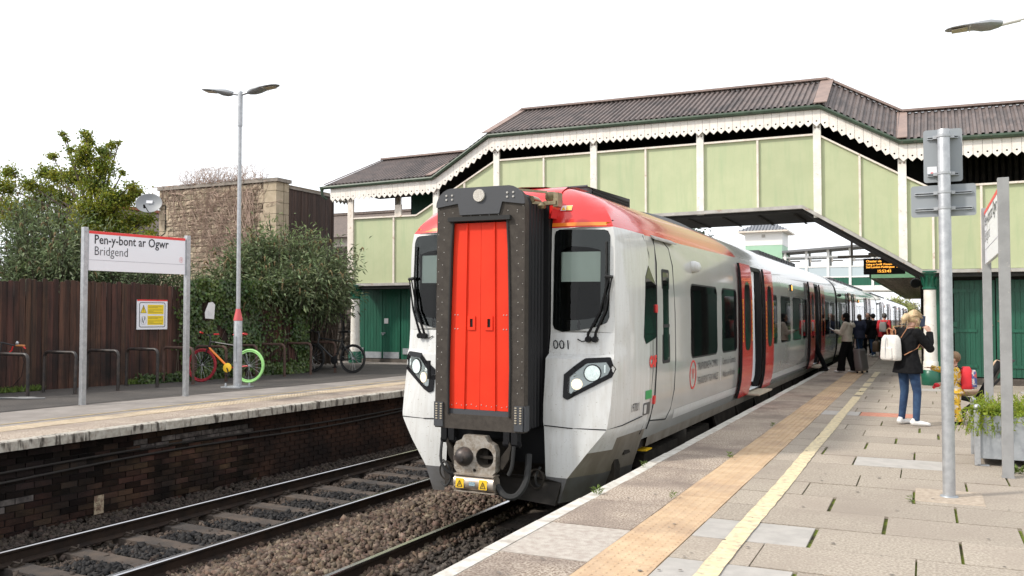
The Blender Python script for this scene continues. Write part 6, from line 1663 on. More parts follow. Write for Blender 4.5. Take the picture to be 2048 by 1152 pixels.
# big bush over the left part of the fence
L1 = [ctr(40, 470, 14.2, .45, .35), ctr(110, 455, 14.6, .5, .35), ctr(20, 520, 13.6, .5, .3), ctr(100, 520, 13.8, .5, .3), ctr(170, 490, 14.8, .45, .3), ctr(150, 535, 14.2, .4, .2), ctr(60, 420, 15, .35, .25)]
shrub('large grey green bush leaning over the left part of the brown fence', bush_stems(330, L1), m_leafB, .15, 62, spikes=.25)
L1 = [ctr(230, 500, 15.8, .4, .22), ctr(280, 510, 16.2, .4, .2), ctr(330, 540, 16.4, .35, .18), ctr(250, 545, 15.2, .4, .12)]
shrub('lower green bush behind the station sign, between the two large bushes', bush_stems(150, L1), m_leafB, .12, 60, spikes=.05)
# pale leafy shoots in front of the stone wall
L1 = [ctr(385, 572, 17.6, .3, .14), ctr(420, 565, 18.2, .3, .15), ctr(450, 560, 18, .3, .16)]
shrub('pale green leafy shoots climbing in front of the sandstone wall', bush_stems(140, L1, .1), m_leafD, .11, 50, name='leafy_bush', spread=.10)
# overhanging buddleia in the middle
L1 = [ctr(510, 505, 17.6, .38, .2), ctr(560, 490, 17.8, .45, .25), ctr(620, 505, 18.2, .42, .22), ctr(650, 540, 18.4, .35, .25), ctr(540, 545, 17.0, .5, .25), ctr(600, 555, 17.2, .5, .22), ctr(490, 545, 17.0, .3, .22), ctr(650, 575, 17.8, .25, .18), ctr(560, 580, 16.8, .4, .12)]
shrub('big drooping buddleia bush with faded flower spikes hanging over the ivy', bush_stems(430, L1), m_leafB, .15, 62, spikes=.4, q0=.52)
L1 = [ctr(572, 445, 18.6, .07, .12), ctr(600, 470, 18.6, .12, .12), ctr(640, 475, 19, .12, .12), ctr(525, 470, 18.6, .2, .12)]
shrub('pale upright shoots rising above the drooping bush by the timber cladding', bush_stems(44, L1, .1), m_leafD, .13, 40, name='leafy_bush', spread=.10)
# ivy over the right part of the fence
def ivy():
    t = thing('ivy', 'dense dark green ivy covering the right part of the brown fence', 'ivy', tuple(fp(5.5, .1, .15)))
    n = 15000; s = nr.uniform(3.42, 7.15, n); z = nr.uniform(.17, 2.38, n)
    keep = np.ones(n, bool)
    keep &= ~((s < 3.9) & (nr.uniform(size=n) > np.clip((s - 3.5) / .4, .04, 1)) )
    bare = (s > 5.65) & (s < 6.6) & (z > .45) & (z < 2.0)
    keep &= ~(bare & (nr.uniform(size=n) < .82))
    blob = np.sin(s * 3.1) * np.cos(z * 4.2 + s) + .5 * np.sin(s * 7.7 + z * 5)
    keep &= (blob > -1.05)
    keep &= ~((np.abs(s - 4.24) < .16) & (np.abs(z - 1.68) < .22))
    s, z, blob = s[keep], z[keep], blob[keep]; n = len(s)
    off = .06 + .10 * np.clip(blob + .6, 0, 1.4) * nr.uniform(.4, 1, n) + np.where(z > 1.9, .12, 0) * nr.uniform(size=n)
    P = np.array([F0.x, F0.y, 0])[None] + s[:, None] * np.array(FD)[None] + off[:, None] * np.array(FN)[None]; P[:, 2] = z
    N = rand_dirs(n) * .55 + np.array(FN) + np.array([0, 0, .25]); Dd = rand_dirs(n) * .7 + np.array([0, 0, -.9])
    V, F = leaves(P, N, Dd, nr.uniform(.05, .095, n), nr.uniform(.045, .085, n), fold=.12)
    np_mesh('foliage', V, F, m_leafC, t)
    m = MB()
    for i in range(40):
        s0 = rng.uniform(3.5, 6.9); p = fp(s0, .05, .15); m.tube([p, fp(s0 + rng.uniform(-.2, .2), .06, .9), fp(s0 + rng.uniform(-.4, .4), .07, 1.7), fp(s0 + rng.uniform(-.5, .5), .08, 2.2)], [.012, .009, .006, .003], 4, caps=False)
    m.build('stems', m_bark, t)['kind'] = 'stuff'
ivy()
# weeds and grass along the foot of the fence
n = 2600; s = nr.uniform(-1.5, 4.2, n); s = s[(np.sin(s * 5.1) + np.sin(s * 2.3 + 1) > .1)]; n = len(s)
P = np.array([F0.x, F0.y, 0])[None] + s[:, None] * np.array(FD)[None] + nr.uniform(.03, .22, n)[:, None] * np.array(FN)[None]; P[:, 2] = .155
V, F = leaves(P, rand_dirs(n) + np.array(FN) * .5, rand_dirs(n) * .5 + np.array([0, 0, 1.0]), nr.uniform(.04, .15, n), nr.uniform(.008, .03, n))
o = np_mesh('grass', V, F, m_weed); stuff(o)
n = 1500; s = nr.uniform(2.6, 4.3, n)
P = np.array([F0.x, F0.y, 0])[None] + s[:, None] * np.array(FD)[None] + nr.uniform(.05, .3, n)[:, None] * np.array(FN)[None]; P[:, 2] = .16 + nr.uniform(0, .22, n) * nr.uniform(0, 1, n)
V, F = leaves(P, rand_dirs(n) * .5 + np.array(FN) + np.array([0, 0, .5]), rand_dirs(n), nr.uniform(.04, .08, n), nr.uniform(.03, .06, n))
stuff(np_mesh('ground_ivy', V, F, m_leafC))

# ------------------------------------------------------------------ second, modern footbridge and lift tower far behind
t = thing('lift_tower', 'far pale green and white lift tower with a grey tiled hip roof', 'tower', (-13, 81.5, 0))
x0, x1, y0, y1 = -14.55, -11.35, 80, 83.6
MB().box(x0, x1, y0, y1, 0, 7.85).build('green_cladding', M('lift_green', (.36, .56, .40), (.33, .53, .375), 1, rough=.5), t)
for z in (3.3, 5.6): MB().box(x0 - .015, x1 + .015, y0 - .015, y1, z, z + .05).build('joint_line', m_fgreen, t)
MB().box(x0 - .02, x1 + .02, y0 - .02, y1, 7.85, 9.0).build('white_cladding', m_white, t)
MB().box(x0 - .55, x1 + .55, y0 - .55, y1 + .55, 9.0, 9.14).build('eaves', m_cream, t)
MB().box(-13.1, -12.8, y0 - .06, y0, 8.55, 8.8).build('vent', m_soffbeam, t)
m = MB(); A = [(x0 - .55, y0 - .55, 9.14), (x1 + .55, y0 - .55, 9.14), (x1 + .55, y1 + .55, 9.14), (x0 - .55, y1 + .55, 9.14)]; ap = ((x0 + x1) / 2, (y0 + y1) / 2, 10.3)
m.add(A + [ap], [(0, 1, 4), (1, 2, 4), (2, 3, 4), (3, 0, 4)]); rf = m.build('roof', M('grey_tiles', (.20, .21, .23), rough=.6), t)
for k in range(15):
    f = (k + .5) / 15; a = Vector(A[0]).lerp(Vector(A[1]), f); b_ = Vector(ap); top_ = a.lerp(Vector(((x0 + x1) / 2, (y0 + y1) / 2, 10.3)), 1 - abs(f - .5) * 2 if abs(f - .5) < .49 else .02)
    top_.x = a.x + (0 if True else 0)
    m = MB(); m.bar(a + Vector((0, -.02, .03)), top_ + Vector((0, -.02, .03)), .07, .06); m.build('roof_rib', M('rib_grey', (.12, .13, .15), rough=.6) if k == 0 else D.materials['rib_grey'], rf)
t = thing('far_footbridge', 'far white footbridge with open upper frames, pale glass and green panels', 'footbridge', (-5, 80, 3.9))
bx0, bx1 = -11.3, 4.0
ROOFZ = lambda x: 7.15 + .055 * (x + 10.5)
m = MB(); m.prism([(bx0, 79.4, ROOFZ(bx0) - .02), (bx1, 79.4, ROOFZ(bx1) - .02), (bx1, 79.4, ROOFZ(bx1) + .16), (bx0, 79.4, ROOFZ(bx0) + .16)], (0, 3.6, 0)); m.build('roof', M('far_roof_grey', (.16, .16, .165), rough=.6), t)
x = bx0 + .2; bays = []
while x < bx1 - .3: bays.append(x); x += 1.78
for y in (80.0, 82.4):
    for z, h in ((3.75, .4), (4.85, .12), (5.75, .12), (6.62, .14)):
        m = MB(); m.box(bx0, bx1, y - .06, y + .06, z, z + h); m.build('white_rail', m_white, t)
    for x in bays:
        MB().box(x - .10, x + .10, y - .09, y + .09, 3.75, ROOFZ(x) - .02).build('white_post', m_white, t)
        MB().box(x + .10, x + 1.68, y - .02, y + .02, 4.15, 4.85).build('green_panel', m_dgreen, t)
        MB().box(x + .10, x + 1.68, y - .015, y + .015, 4.97, 5.75).build('glass_panel', m_glasspale, t)
        if y < 81:
            MB().box(x + .3, x + .42, y - .04, y + .04, 6.2, 6.62).build('lamp_hanger', m_soffbeam, t); MB().box(x + .1, x + 1.2, y + .5, y + .58, 6.3, 6.42).build('strip_lamp', m_soffbeam, t)
MB().box(bx0, bx1, 79.9, 82.5, 3.62, 3.75).build('deck', m_soffbeam, t)

# ------------------------------------------------------------------ station building with its canopy beyond the bridge
t = thing('station_canopy', 'green edged platform canopy with a weathered boarded soffit beyond the footbridge', 'canopy', (-.6, 40, 0))
CX = lambda y: -1.50 + .009 * (y - 28)
k = 0
for i in range(11):
    fx0 = CX(29) + i * .145
    m = MB(); m.prism([(CX(28.8) + i * .145 + .004, 28.8, 2.72), (CX(28.8) + i * .145 + .139, 28.8, 2.72), (CX(66) + i * .145 + .139, 66, 2.72), (CX(66) + i * .145 + .004, 66, 2.72)], (0, 0, .02)); m.build('soffit_board', m_soffit, t)
m = MB(); m.box(CX(28) - .02, 3, 28.70, 28.78, 2.70, 2.96); m.build('fascia', m_fgreen, t)
m = MB(); m.prism([(CX(28.7) - .03, 28.7, 2.70), (CX(66) - .03, 66, 2.70), (CX(66) - .03, 66, 2.96), (CX(28.7) - .03, 28.7, 2.96)], (.05, 0, 0)); m.build('fascia', m_fgreen, t)
m = MB(); m.add([(CX(28.7), 28.75, 2.95), (4, 28.75, 2.95), (4, 66, 2.95), (CX(66), 66, 2.95)], [(0, 1, 2, 3)]); m.build('roof_deck', m_roof, t)
tb = thing('station_building', 'dark green timber station building under the canopy, behind the white column', 'building', (2, 40, 0))
MB().box(-.02, 5, 24.6, 66, 0, 2.9).build('wall', m_dgreen, tb)
MB().box(-.10, .05, 24.45, 24.62, 0, 2.75).build('corner_post', m_under, tb)
for y in range(27, 64, 4): MB().box(-.05, -.018, y, y + 1.4, .9, 2.2).build('window', m_win, tb)
m = MB(); m.lathe([(.11, -.1), (.13, .0), (.13, .12), (.1, .14)], (-.22, 25.5, 2.42), 12, axis='y'); t3 = thing('platform_speaker', 'round black loudspeaker hanging under the canopy end', 'loudspeaker', (-.2, 25.5, 2.42)); m.build('horn', m_black, t3)
MB().box(-.22, -.20, 25.5, 25.52, 2.54, 2.72).build('bracket', m_black, t3)
# departure board hung behind the bridge
t = thing('departure_board', 'black electronic departure board with amber text hanging over the platform', 'display board', (-1.0, 26, 2.9))
bb = MB().box(-1.525, -.475, 26.0, 26.22, 2.70, 3.135).build('case', m_black, t, bevel=.01)
rx, ux = (1, 0, 0), (0, 0, 1)
for s_, x_, z_, sz, al in (('Chester via', -1.46, 3.03, .085, 'LEFT'), ('15:58', -.53, 3.03, .075, 'RIGHT'), ('Calling at: Cardiff  (Transport for Wales)', -1.46, 2.95, .058, 'LEFT'), ('2nd London Paddington', -1.46, 2.87, .075, 'LEFT'), ('15:58', -.53, 2.87, .075, 'RIGHT'), ('15:53:43', -1.0, 2.745, .105, 'CENTER')):
    text('lettering', s_, sz, m_led, bb, (x_, 26.0, z_), rx, ux, al, off=.004, bold=.0015)
m = MB(); m.tube([(-1.83, 26.1, 3.9), (-1.83, 26.1, 3.2)], .03, 8); m.bar((-2.2, 26.1, 3.2), (-.5, 26.1, 3.22), .06, .06); m.bar((-1.4, 26.1, 3.25), (-.5, 26.1, 3.25), .12, .10); m.build('hanger', m_soffbeam if False else M('brown_hanger', (.09, .07, .06), rough=.7), t)

# far trees at the end of the line
def blob_tree(label, c, r, mat, n, size, name='far_tree'):
    c = Vector(c); spec = []
    for i in range(14):
        d = Vector((rng.gauss(0, 1), rng.gauss(0, 1), rng.gauss(0, 1))).normalized() * r * .62; d.z *= .8; spec.append((tuple(c + d), r * rng.uniform(.32, .5), .85))
    return tree(name, label, (c.x, c.y, -1), c.z + r * .5 + 1, r * .09, spec, mat, n, size)
c = on(1794, 621, 170); blob_tree('yellow green far tree at the end of the platform, left of its duller neighbour', c, 2.9, m_leafE, 4200, .4)
c = on(1830, 628, 200); blob_tree('pale dull far tree at the end of the platform, right of the yellow green one', c, 3.6, M('pale_leaf', (.32, .33, .17), (.30, .27, .15), .5, rough=.7, isl=.3), 4200, .5)
c = on(1380, 455, 60); blob_tree('dark conifer top showing between the train roof and the bridge', (c.x, c.y, c.z - 1.6), 1.9, m_conif, 3500, .3, 'conifer_tree')
for i, (u, w_) in enumerate(((1760, 40), (1700, 50), (1600, 60))):
    pass
# ------------------------------------------------------------------ near platform furniture
t = thing('sign_pole', 'round galvanised pole on a stained concrete footing carrying two sign backs', 'pole', (.165, 8.42, 0))
m = MB(); m.lathe([(.050, .0), (.050, 3.15), (.046, 3.165)], (.165, 8.42, .004), 20); pl_ = m.build('pole', m_galv, t)
m = MB(); m.lathe([(.075, .004), (.07, .012), (.052, .016)], (.165, 8.42, .002), 20); m.build('pole_foot', m_galv2, t)
def backplate(x0, x1, z0, z1, label):
    m = MB(); m.prism([(x, 8.505, z) for x, z in rrect(x0, x1, z0, z1, .022)], (0, .004, 0)); p = m.build('sign_plate', m_signback, t)
    for z in (z0 + .065, z1 - .075):
        m = MB(); m.box(x0 + .03, x1 - .03, 8.485, 8.505, z - .013, z + .013); c = m.build('channel', m_galv2, p)
        m = MB(); m.box(x0 + .035, x1 - .035, 8.483, 8.486, z - .004, z + .004); m.build('channel_slot', m_black, c)
        m = MB(); m.lathe([(.056, z - .011), (.056, z + .011)], (.165, 8.42, 0), 20); m.box(.165 + .05, .165 + .085, 8.45, 8.50, z - .014, z + .014); m.box(.165 - .085, .165 - .05, 8.45, 8.50, z - .014, z + .014); m.build('clamp', m_galv, c)
    return p
a_ = backplate(.005, .312, 2.722, 3.186, 'upper'); b_ = backplate(-.10, .412, 2.42, 2.697, 'lower')
m = MB(); m.prism([(.035, 8.5035, 2.80), (.11, 8.5035, 2.80), (.11, 8.5035, 2.862), (.035, 8.5035, 2.862)], (0, .001, 0)); sk = m.build('maker_label', m_signwhite, a_)
m = MB(); m.box(.06, .08, 8.502, 8.5032, 2.803, 2.812); m.build('label_mark', m_red, sk)

t = thing('station_sign', 'white station name sign seen edge on, on grey posts behind the planter', 'station sign', (.70, 11, 0))
station_sign(t, (.70, 12.28, 0), (.70, 9.74, 0), 2.84, 2.19, (-1, 0, 0), 0, m_greypost, pw=.085, posts_out=.06)

# planter trough
t = thing('planter', 'galvanised steel trough planter with ball topped corner posts', 'planter', (1.2, 10.8, 0))
PX0, PX1, PY0, PY1 = .49, 2.3, 10.34, 11.15
for (xa, ya, xb, yb) in ((PX0, PY0, PX1, PY0), (PX0, PY0, PX0, PY1), (PX1, PY0, PX1, PY1), (PX0, PY1, PX1, PY1)):
    m = MB(); m.bar((xa, ya, .30), (xb, yb, .30), .012, .44) if False else m.box(min(xa, xb) - .006, max(xa, xb) + .006, min(ya, yb) - .006, max(ya, yb) + .006, .075, .52); m.build('side_sheet', m_galv2, t)
for x in (PX0, PX1):
    for y in (PY0, PY1):
        m = MB(); m.box(x - .045, x + .012, y - .03, y + .03, 0, .56); m.box(x - .048, x + .015, y - .034, y + .034, .555, .567); po = m.build('corner_post', m_galv, t, bevel=.004)
        m = MB(); m.lathe([(.012, .565), (.014, .575)], (x - .016, y, 0), 8); m.sphere((x - .016, y, .603), .032, 14, 9); m.build('ball', m_galv, po)
        m = MB(); m.box(x - .02, x + .09, y - .03, y + .03, 0, .012); m.build('foot', m_galv2, po)
m = MB(); m.box(PX0, PX1, PY0, PY1, .40, .49); m.build('soil', m_soil, t)
tp = thing('planter_plants', 'bright yellow green trailing plants spilling over the steel planter', 'plants', (1.2, 10.7, .5))
n = 5200
P = np.stack([nr.uniform(PX0 - .04, PX1, n), nr.uniform(PY0 - .06, PY1, n), .50 + nr.uniform(0, 1, n) ** 1.4 * (.11 + .05 * np.sin(np.arange(n) * .013))], 1)
P[:, 2] += .05 * np.sin(P[:, 0] * 9) * np.cos(P[:, 1] * 7)
d = rand_dirs(n) * .8 + np.array([0, -.1, .6]); V, F = leaves(P, rand_dirs(n) * .6 + np.array([0, -.4, .7]), d, nr.uniform(.03, .075, n), nr.uniform(.008, .02, n))
V2s, F2s = [V], [F]; o_ = len(V); m = MB()
for i in range(46):                        # trailing strands at the left corner
    x, y = PX0 + rng.uniform(-.06, .22) if i < 34 else rng.uniform(PX0, PX1), PY0 + rng.uniform(-.02, .25) if i < 34 else PY0
    p = Vector((x, y, .54)); path = [p]; dx = rng.uniform(-.10, .03); dy = rng.uniform(-.12, .02)
    for k in range(6): p = p + Vector((dx * .45, dy * .4, .05 - .028 * k - rng.uniform(0, .03))); path.append(p)
    m.tube(path, .0025, 4, caps=False); nn = 42
    q = nr.uniform(0, 5.999, nn); Pp = np.array([np.array(path[int(a)]) * (1 - a % 1) + np.array(path[int(a) + 1]) * (a % 1) for a in q]); V, F = leaves(Pp, rand_dirs(nn) + np.array([0, -.3, .6]), rand_dirs(nn), nr.uniform(.02, .045, nn), nr.uniform(.008, .018, nn))
    V2s.append(V); F2s.append(F + o_); o_ += len(V)
for i in range(150):
    p = Vector((rng.uniform(PX0 - .05, PX1), rng.uniform(PY0, PY1), .5)); m.tube([p, p + Vector((rng.uniform(-.05, .05), rng.uniform(-.08, .02), .14)), p + Vector((rng.uniform(-.1, .1), rng.uniform(-.1, .02), .22))], .002, 4, caps=False)
np_mesh('foliage', np.concatenate(V2s), np.concatenate(F2s), m_planter, tp); m.build('stems', m_planter, tp)['kind'] = 'stuff'

# lamp post whose lantern enters the picture at the upper right
t = thing('lamp_post', 'lantern on a long arm entering at the upper right, its post outside the picture', 'lamp post', (1.95, 12.9, 0))
m = MB(); m.lathe([(.08, 0), (.08, 1.3), (.045, 1.5), (.038, 5.45)], (1.95, 12.9, 0), 14); m.build('post', m_galv, t)
hd = Vector((-.99, .02, 0)); ra_ = Vector((.95, 12.97, 5.375))
m = MB(); m.tube([(1.95, 12.9, 5.50), (1.5, 12.93, 5.44), tuple(ra_ + Vector((.22, 0, .02)))], .018, 10); m.tube([ra_ + Vector((.22, 0, .02)), ra_ + Vector((.0, 0, -.01))], .030, 10); m.build('lamp_arm', m_white, t)
lamp_head(t, ra_ + Vector((.02, 0, 0)), hd, tilt=-.06)
# ------------------------------------------------------------------ people
V3 = Vector
BASE = dict(pelvis=(0, 0, .88), waist=(0, .0, 1.02), chest=(0, -.01, 1.21), neck=(0, -.01, 1.37), head=(0, .03, 1.515),
            hip_r=(.085, 0, .86), knee_r=(.095, .025, .47), ankle_r=(.10, -.01, .075), toe_r=(.02, 1, 0), hip_l=(-.085, 0, .86), knee_l=(-.095, .025, .47), ankle_l=(-.10, -.01, .075), toe_l=(-.02, 1, 0),
            sh_r=(.165, -.01, 1.32), el_r=(.215, -.04, 1.06), wr_r=(.215, .06, .84), fd_r=(0, .2, -1), pn_r=(-1, 0, 0),
            sh_l=(-.165, -.01, 1.32), el_l=(-.215, -.04, 1.06), wr_l=(-.215, .06, .84), fd_l=(0, .2, -1), pn_l=(1, 0, 0), curl=35)
def rm(o, vox, it=6):
    m = o.modifiers.new('remesh', 'REMESH'); m.mode = 'VOXEL'; m.voxel_size = vox; m.use_smooth_shade = True
    sm = o.modifiers.new('smooth', 'SMOOTH'); sm.factor = .5; sm.iterations = it; return o
def hand(m, wrist, fd, pn, curl, side, k=1.0):
    d = V3(fd).normalized(); n = V3(pn); n = (n - d * n.dot(d)).normalized(); s = d.cross(n) * side
    w_ = V3(wrist)
    m.tube([w_ - d * .02, w_ + d * .03 * k, w_ + d * .085 * k], [(.026 * k, .020 * k), (.036 * k, .017 * k), (.037 * k, .014 * k)], 10, up=n)
    for i, (o, ln) in enumerate(((.029, .072), (.010, .082), (-.010, .077), (-.028, .060))):
        b = w_ + d * .078 * k + s * o * k; c1 = R(curl); c2 = R(curl * 1.9)
        p1 = b + (d * math.cos(c1 * .6) + n * math.sin(c1 * .6)) * ln * .5 * k; p2 = p1 + (d * math.cos(c2 * .8) + n * math.sin(c2 * .8)) * ln * .5 * k
        m.tube([b, p1, p2], [.0105 * k, .0095 * k, .008 * k], 6)
    b = w_ + d * .025 * k + s * .030 * k; m.tube([b, b + (s * .6 + d * .75 + n * .2) * .04 * k, b + (s * .45 + d * .9 + n * .45) * .072 * k], [.013 * k, .0115 * k, .009 * k], 6)
def limb(m, a, b, c, r, n=10):
    a, b, c = V3(a), V3(b), V3(c); 
    m.tube([a, a.lerp(b, .5), b, b.lerp(c, .35), c], [r[0], (r[0] + r[1]) / 2, r[1], (r[1] * .62 + r[2] * .38) * 1.02, r[2]], n)
    m.sphere(a, r[0] * 1.0, 10, 6); m.sphere(b, r[1] * 1.0, 10, 6)
def torso(m, P, k=1.0, hem=None, wst=.135, drop=0):
    pe, wa, ch, ne = (V3(P[q]) for q in ('pelvis', 'waist', 'chest', 'neck'))
    path = [pe + V3((0, 0, -.09 - drop)), pe + V3((0, 0, -.02)), wa, ch, ne + V3((0, 0, -.06)), ne + V3((0, 0, .0))]
    rad = [(.150, .115), (.158, .120), (wst, .105), (.158, .118), (.135, .085), (.062, .06)]
    if hem: rad[0] = hem; rad[1] = ((hem[0] + .155) / 2, (hem[1] + .12) / 2)
    m.tube(path, [(a * k, b * k) for a, b in rad], 14, up=V3((0, 1, 0)))
    for q in ('sh_r', 'sh_l'): m.tube([ne + V3((0, 0, -.05)), V3(P[q])], [.065 * k, .058 * k], 8)
def head_mb(m, P, hk):
    h = V3(P['head']); f = V3(P.get('look', (0, 1, 0))).normalized(); a, up = frame(f)
    def at_(x, y, z): return h + a * x * hk + f * y * hk + up * z * hk
    m.sphere(h + up * .02 * hk, (.076 * hk, .092 * hk, .098 * hk), 16, 12)
    m.tube([at_(0, .02, -.02), at_(0, .045, -.085)], [(.066 * hk, .07 * hk), (.042 * hk, .04 * hk)], 12)
    m.tube([at_(0, .088, .012), at_(0, .112, -.022), at_(0, .098, -.034)], [.008 * hk, .014 * hk, .012 * hk], 6)
    m.tube([at_(-.022, .085, -.062), at_(0, .094, -.062), at_(.022, .085, -.062)], [.006 * hk, .009 * hk, .006 * hk], 6)
    for s in (-1, 1): m.sphere(at_(s * .078, -.005, -.01), (.012 * hk, .022 * hk, .030 * hk), 8, 6)
    return at_
def person(label, loc, rz, P=None, s=1.0, vox=.010, skin=None, hk=1.0, hands=True):
    Q = dict(BASE); Q.update(P or {}); t = thing('person', label, 'person', (0, 0, 0))
    m = MB(); at_ = head_mb(m, Q, hk); skin = skin or m_skin
    m.tube([V3(Q['neck']) + V3((0, 0, -.05)), V3(Q['head']) + V3((0, -.02, -.05 * hk))], [.055 * min(1.1, hk), .048 * min(1.15, hk)], 10)
    torso(m, Q, .90)
    for q in 'rl':
        limb(m, Q['hip_' + q], Q['knee_' + q], Q['ankle_' + q], (.078, .052, .036)); limb(m, Q['sh_' + q], Q['el_' + q], Q['wr_' + q], (.046, .037, .027))
        a = V3(Q['ankle_' + q]); d = V3(Q['toe_' + q]).normalized(); m.tube([a + V3((0, 0, -.03)) - d * .03, a + d * .10 + V3((0, 0, -.045))], [.034, .025], 8)
        if hands: hand(m, Q['wr_' + q], Q['fd_' + q], Q['pn_' + q], Q.get('curl_' + q, Q['curl']), 1 if q == 'l' else -1)
    b = m.build('body', skin, t); rm(b, vox * .8, 3)
    for sx in (-1, 1):
        m = MB(); m.sphere(at_(sx * .033, .080, .018), .010 * hk, 8, 6); m.build('eye', m_black, t)
    t['_q'] = 0; del t['_q']
    t.location = loc; t.rotation_euler = (0, 0, rz); t.scale = (s, s, s)
    return t, Q
def wear(t, name, fn, mat, vox=.011, it=5):
    """garment built in the wearer's own frame"""
    loc, rot, sc = t.location.copy(), t.rotation_euler.copy(), t.scale.copy(); t.location = (0, 0, 0)
    m = MB(); fn(m); o = m.build(name, mat, t); t.location = loc
    if vox: rm(o, vox, it)
    return o
def held(name, label, cat, t, off):
    """separate thing placed in a person's frame"""
    o = thing(name, label, cat, (0, 0, 0)); o['_at'] = 1; del o['_at']
    return o
def settle(o, t): o.location = t.location; o.rotation_euler = t.rotation_euler; o.scale = t.scale
def trousers(Q, r, hipk=1.0, hem=None):
    def f(m):
        pe = V3(Q['pelvis']); m.tube([pe + V3((0, 0, -.10)), pe + V3((0, 0, .0)), pe + V3((0, 0, .13))], [(.14 * hipk, .112 * hipk), (.152 * hipk, .122 * hipk), (.132, .105)], 14, up=V3((0, 1, 0)))
        for q in 'rl':
            limb(m, Q['hip_' + q], Q['knee_' + q], V3(Q['ankle_' + q]) + V3((0, 0, .01)), r, 12)
            a = V3(Q['ankle_' + q]); m.tube([a + V3((0, 0, .05)), a + V3((0, 0, -.03 if hem else .0))], [hem[0] * .96, hem[0]] if hem else [r[2], r[2] * 1.05], 12)
    return f
def top(Q, k=1.1, hem=(.175, .135), sl=(.064, .053, .044), drop=0, cuff=0, wst=.145):
    def f(m):
        torso(m, Q, k, hem, wst, drop)
        for q in 'rl': limb(m, Q['sh_' + q], Q['el_' + q], V3(Q['wr_' + q]), sl)
    return f
def shoes(Q, t, mat, sole=None, k=1.0):
    for q in 'rl':
        def f(m):
            a = V3(Q['ankle_' + q]); d = V3(Q['toe_' + q]).normalized(); z0 = a.z - .075
            c = lambda y, z: a + d * y + V3((0, 0, z - a.z + z0)) 
            m.tube([c(-.075, .035), c(-.06, .045), c(.0, .050), (c(.08, .038)), c(.15, .030), c(.185, .022)], [(.02 * k, .025), (.036 * k, .042), (.041 * k, .048), (.046 * k, .036), (.042 * k, .028), (.015 * k, .018)], 12, up=V3((0, 0, 1)))
            m.tube([c(-.03, .05), c(-.02, .105)], [.040, .038], 10)
        wear(t, 'shoe', f, mat, .008, 3)
def hair_cap(Q, hk, back=.0, ln=0, k=1.0):
    h = V3(Q['head']); f = V3(Q.get('look', (0, 1, 0))).normalized(); a, up = frame(f)
    def g(m):
        m.sphere(h + up * .035 * hk - f * .018 * hk, (.086 * hk * k, .094 * hk * k, .096 * hk * k), 16, 10)
        if ln: m.tube([h - f * .05 * hk + up * .02, h - f * .075 * hk - up * ln * .6, h - f * .07 * hk - up * ln], [(.075 * hk, .05 * hk), (.075 * hk, .045), (.05, .03)], 10, up=f)
    return g

# --- woman on the phone, nearest
Q = dict(head=(.03, .095, 1.50), look=(.10, .86, -.42), neck=(0, .02, 1.36), chest=(0, -.01, 1.20), hip_r=(.09, 0, .86), knee_r=(.12, .05, .47), ankle_r=(.13, .015, .075), toe_r=(.55, .85, 0), hip_l=(-.085, 0, .86), knee_l=(-.10, .03, .47), ankle_l=(-.12, -.01, .075), toe_l=(-.15, 1, 0),
         sh_r=(.17, .02, 1.31), el_r=(.245, .17, 1.09), wr_r=(.175, .23, 1.32), fd_r=(-.38, -.35, .9), pn_r=(-1, 0, -.1), el_l=(-.20, .12, 1.10), wr_l=(-.02, .24, 1.14), fd_l=(1, .2, .1), pn_l=(0, -1, .1), curl_r=62, curl_l=45)
w1, Q = person('blonde woman in a black jacket and blue jeans holding a phone to her ear', (-.235, 13.70, 0), R(-46), Q, 1.0, .009)
wear(w1, 'jeans', trousers(Q, (.088, .058, .046)), m_jeans, .009)
wear(w1, 'jacket', top(Q, 1.14, (.205, .165), (.072, .060, .048), .05), m_jacket, .009, 4)
shoes(Q, w1, m_shoe)
def f(m):
    h = V3(Q['head']); fw = V3(Q['look']).normalized(); a, up = frame(fw)
    m.sphere(h + up * .03 - fw * .018, (.089, .098, .10), 18, 12)
    m.tube([h - fw * .085 + up * .01, h - fw * .13 - up * .01, h - fw * .15 - up * .07, h - fw * .12 - up * .12], [.04, .05, .042, .018], 10)
    m.tube([h + a * -.07 + up * .0, h + a * -.085 - up * .06 + fw * .02], [.025, .015], 8); m.tube([h + a * .07 + up * .02, h + a * .08 - up * .05 + fw * .03], [.025, .012], 8)
wear(w1, 'hair', f, m_blond, .009, 3)
def f(m):
    h = V3(Q['head']); fw = V3(Q['look']).normalized(); a, up = frame(fw)
    for i in range(130):
        an = rng.uniform(-1.5, 1.5); el = rng.uniform(.0, 1.0); d0 = (a * math.sin(an) + up * math.cos(an)).normalized()
        p0 = h + up * .03 + fw * (.07 - .05 * el) + d0 * .088; p1 = h + up * .03 - fw * (.03 + .03 * el) + d0 * (.098 + rng.uniform(0, .008)); p2 = h - fw * .105 + d0 * .035 - up * rng.uniform(0, .03); p3 = h - fw * rng.uniform(.13, .17) - up * rng.uniform(.04, .15) + a * rng.gauss(0, .025)
        m.tube([p0, p1, (p1 + p2) / 2 + d0 * .022, p2, p3], [.0016, .0026, .0026, .0022, .0008], 4, caps=False)
    for i in range(26):
        s_ = rng.choice((-1, 1)); p = h + a * s_ * .075 + up * rng.uniform(-.02, .05) + fw * rng.uniform(-.03, .05); m.tube([p, p + a * s_ * .015 - up * .05, p + a * s_ * rng.uniform(-.01, .03) - up * rng.uniform(.08, .14) + fw * rng.uniform(-.02, .02)], [.002, .0018, .0006], 4, caps=False)
stuff(wear(w1, 'hair_strands', f, m_blond, 0))
ph = thing('mobile_phone', 'dark blue phone held to the ear of the blonde woman', 'phone', (0, 0, 0))
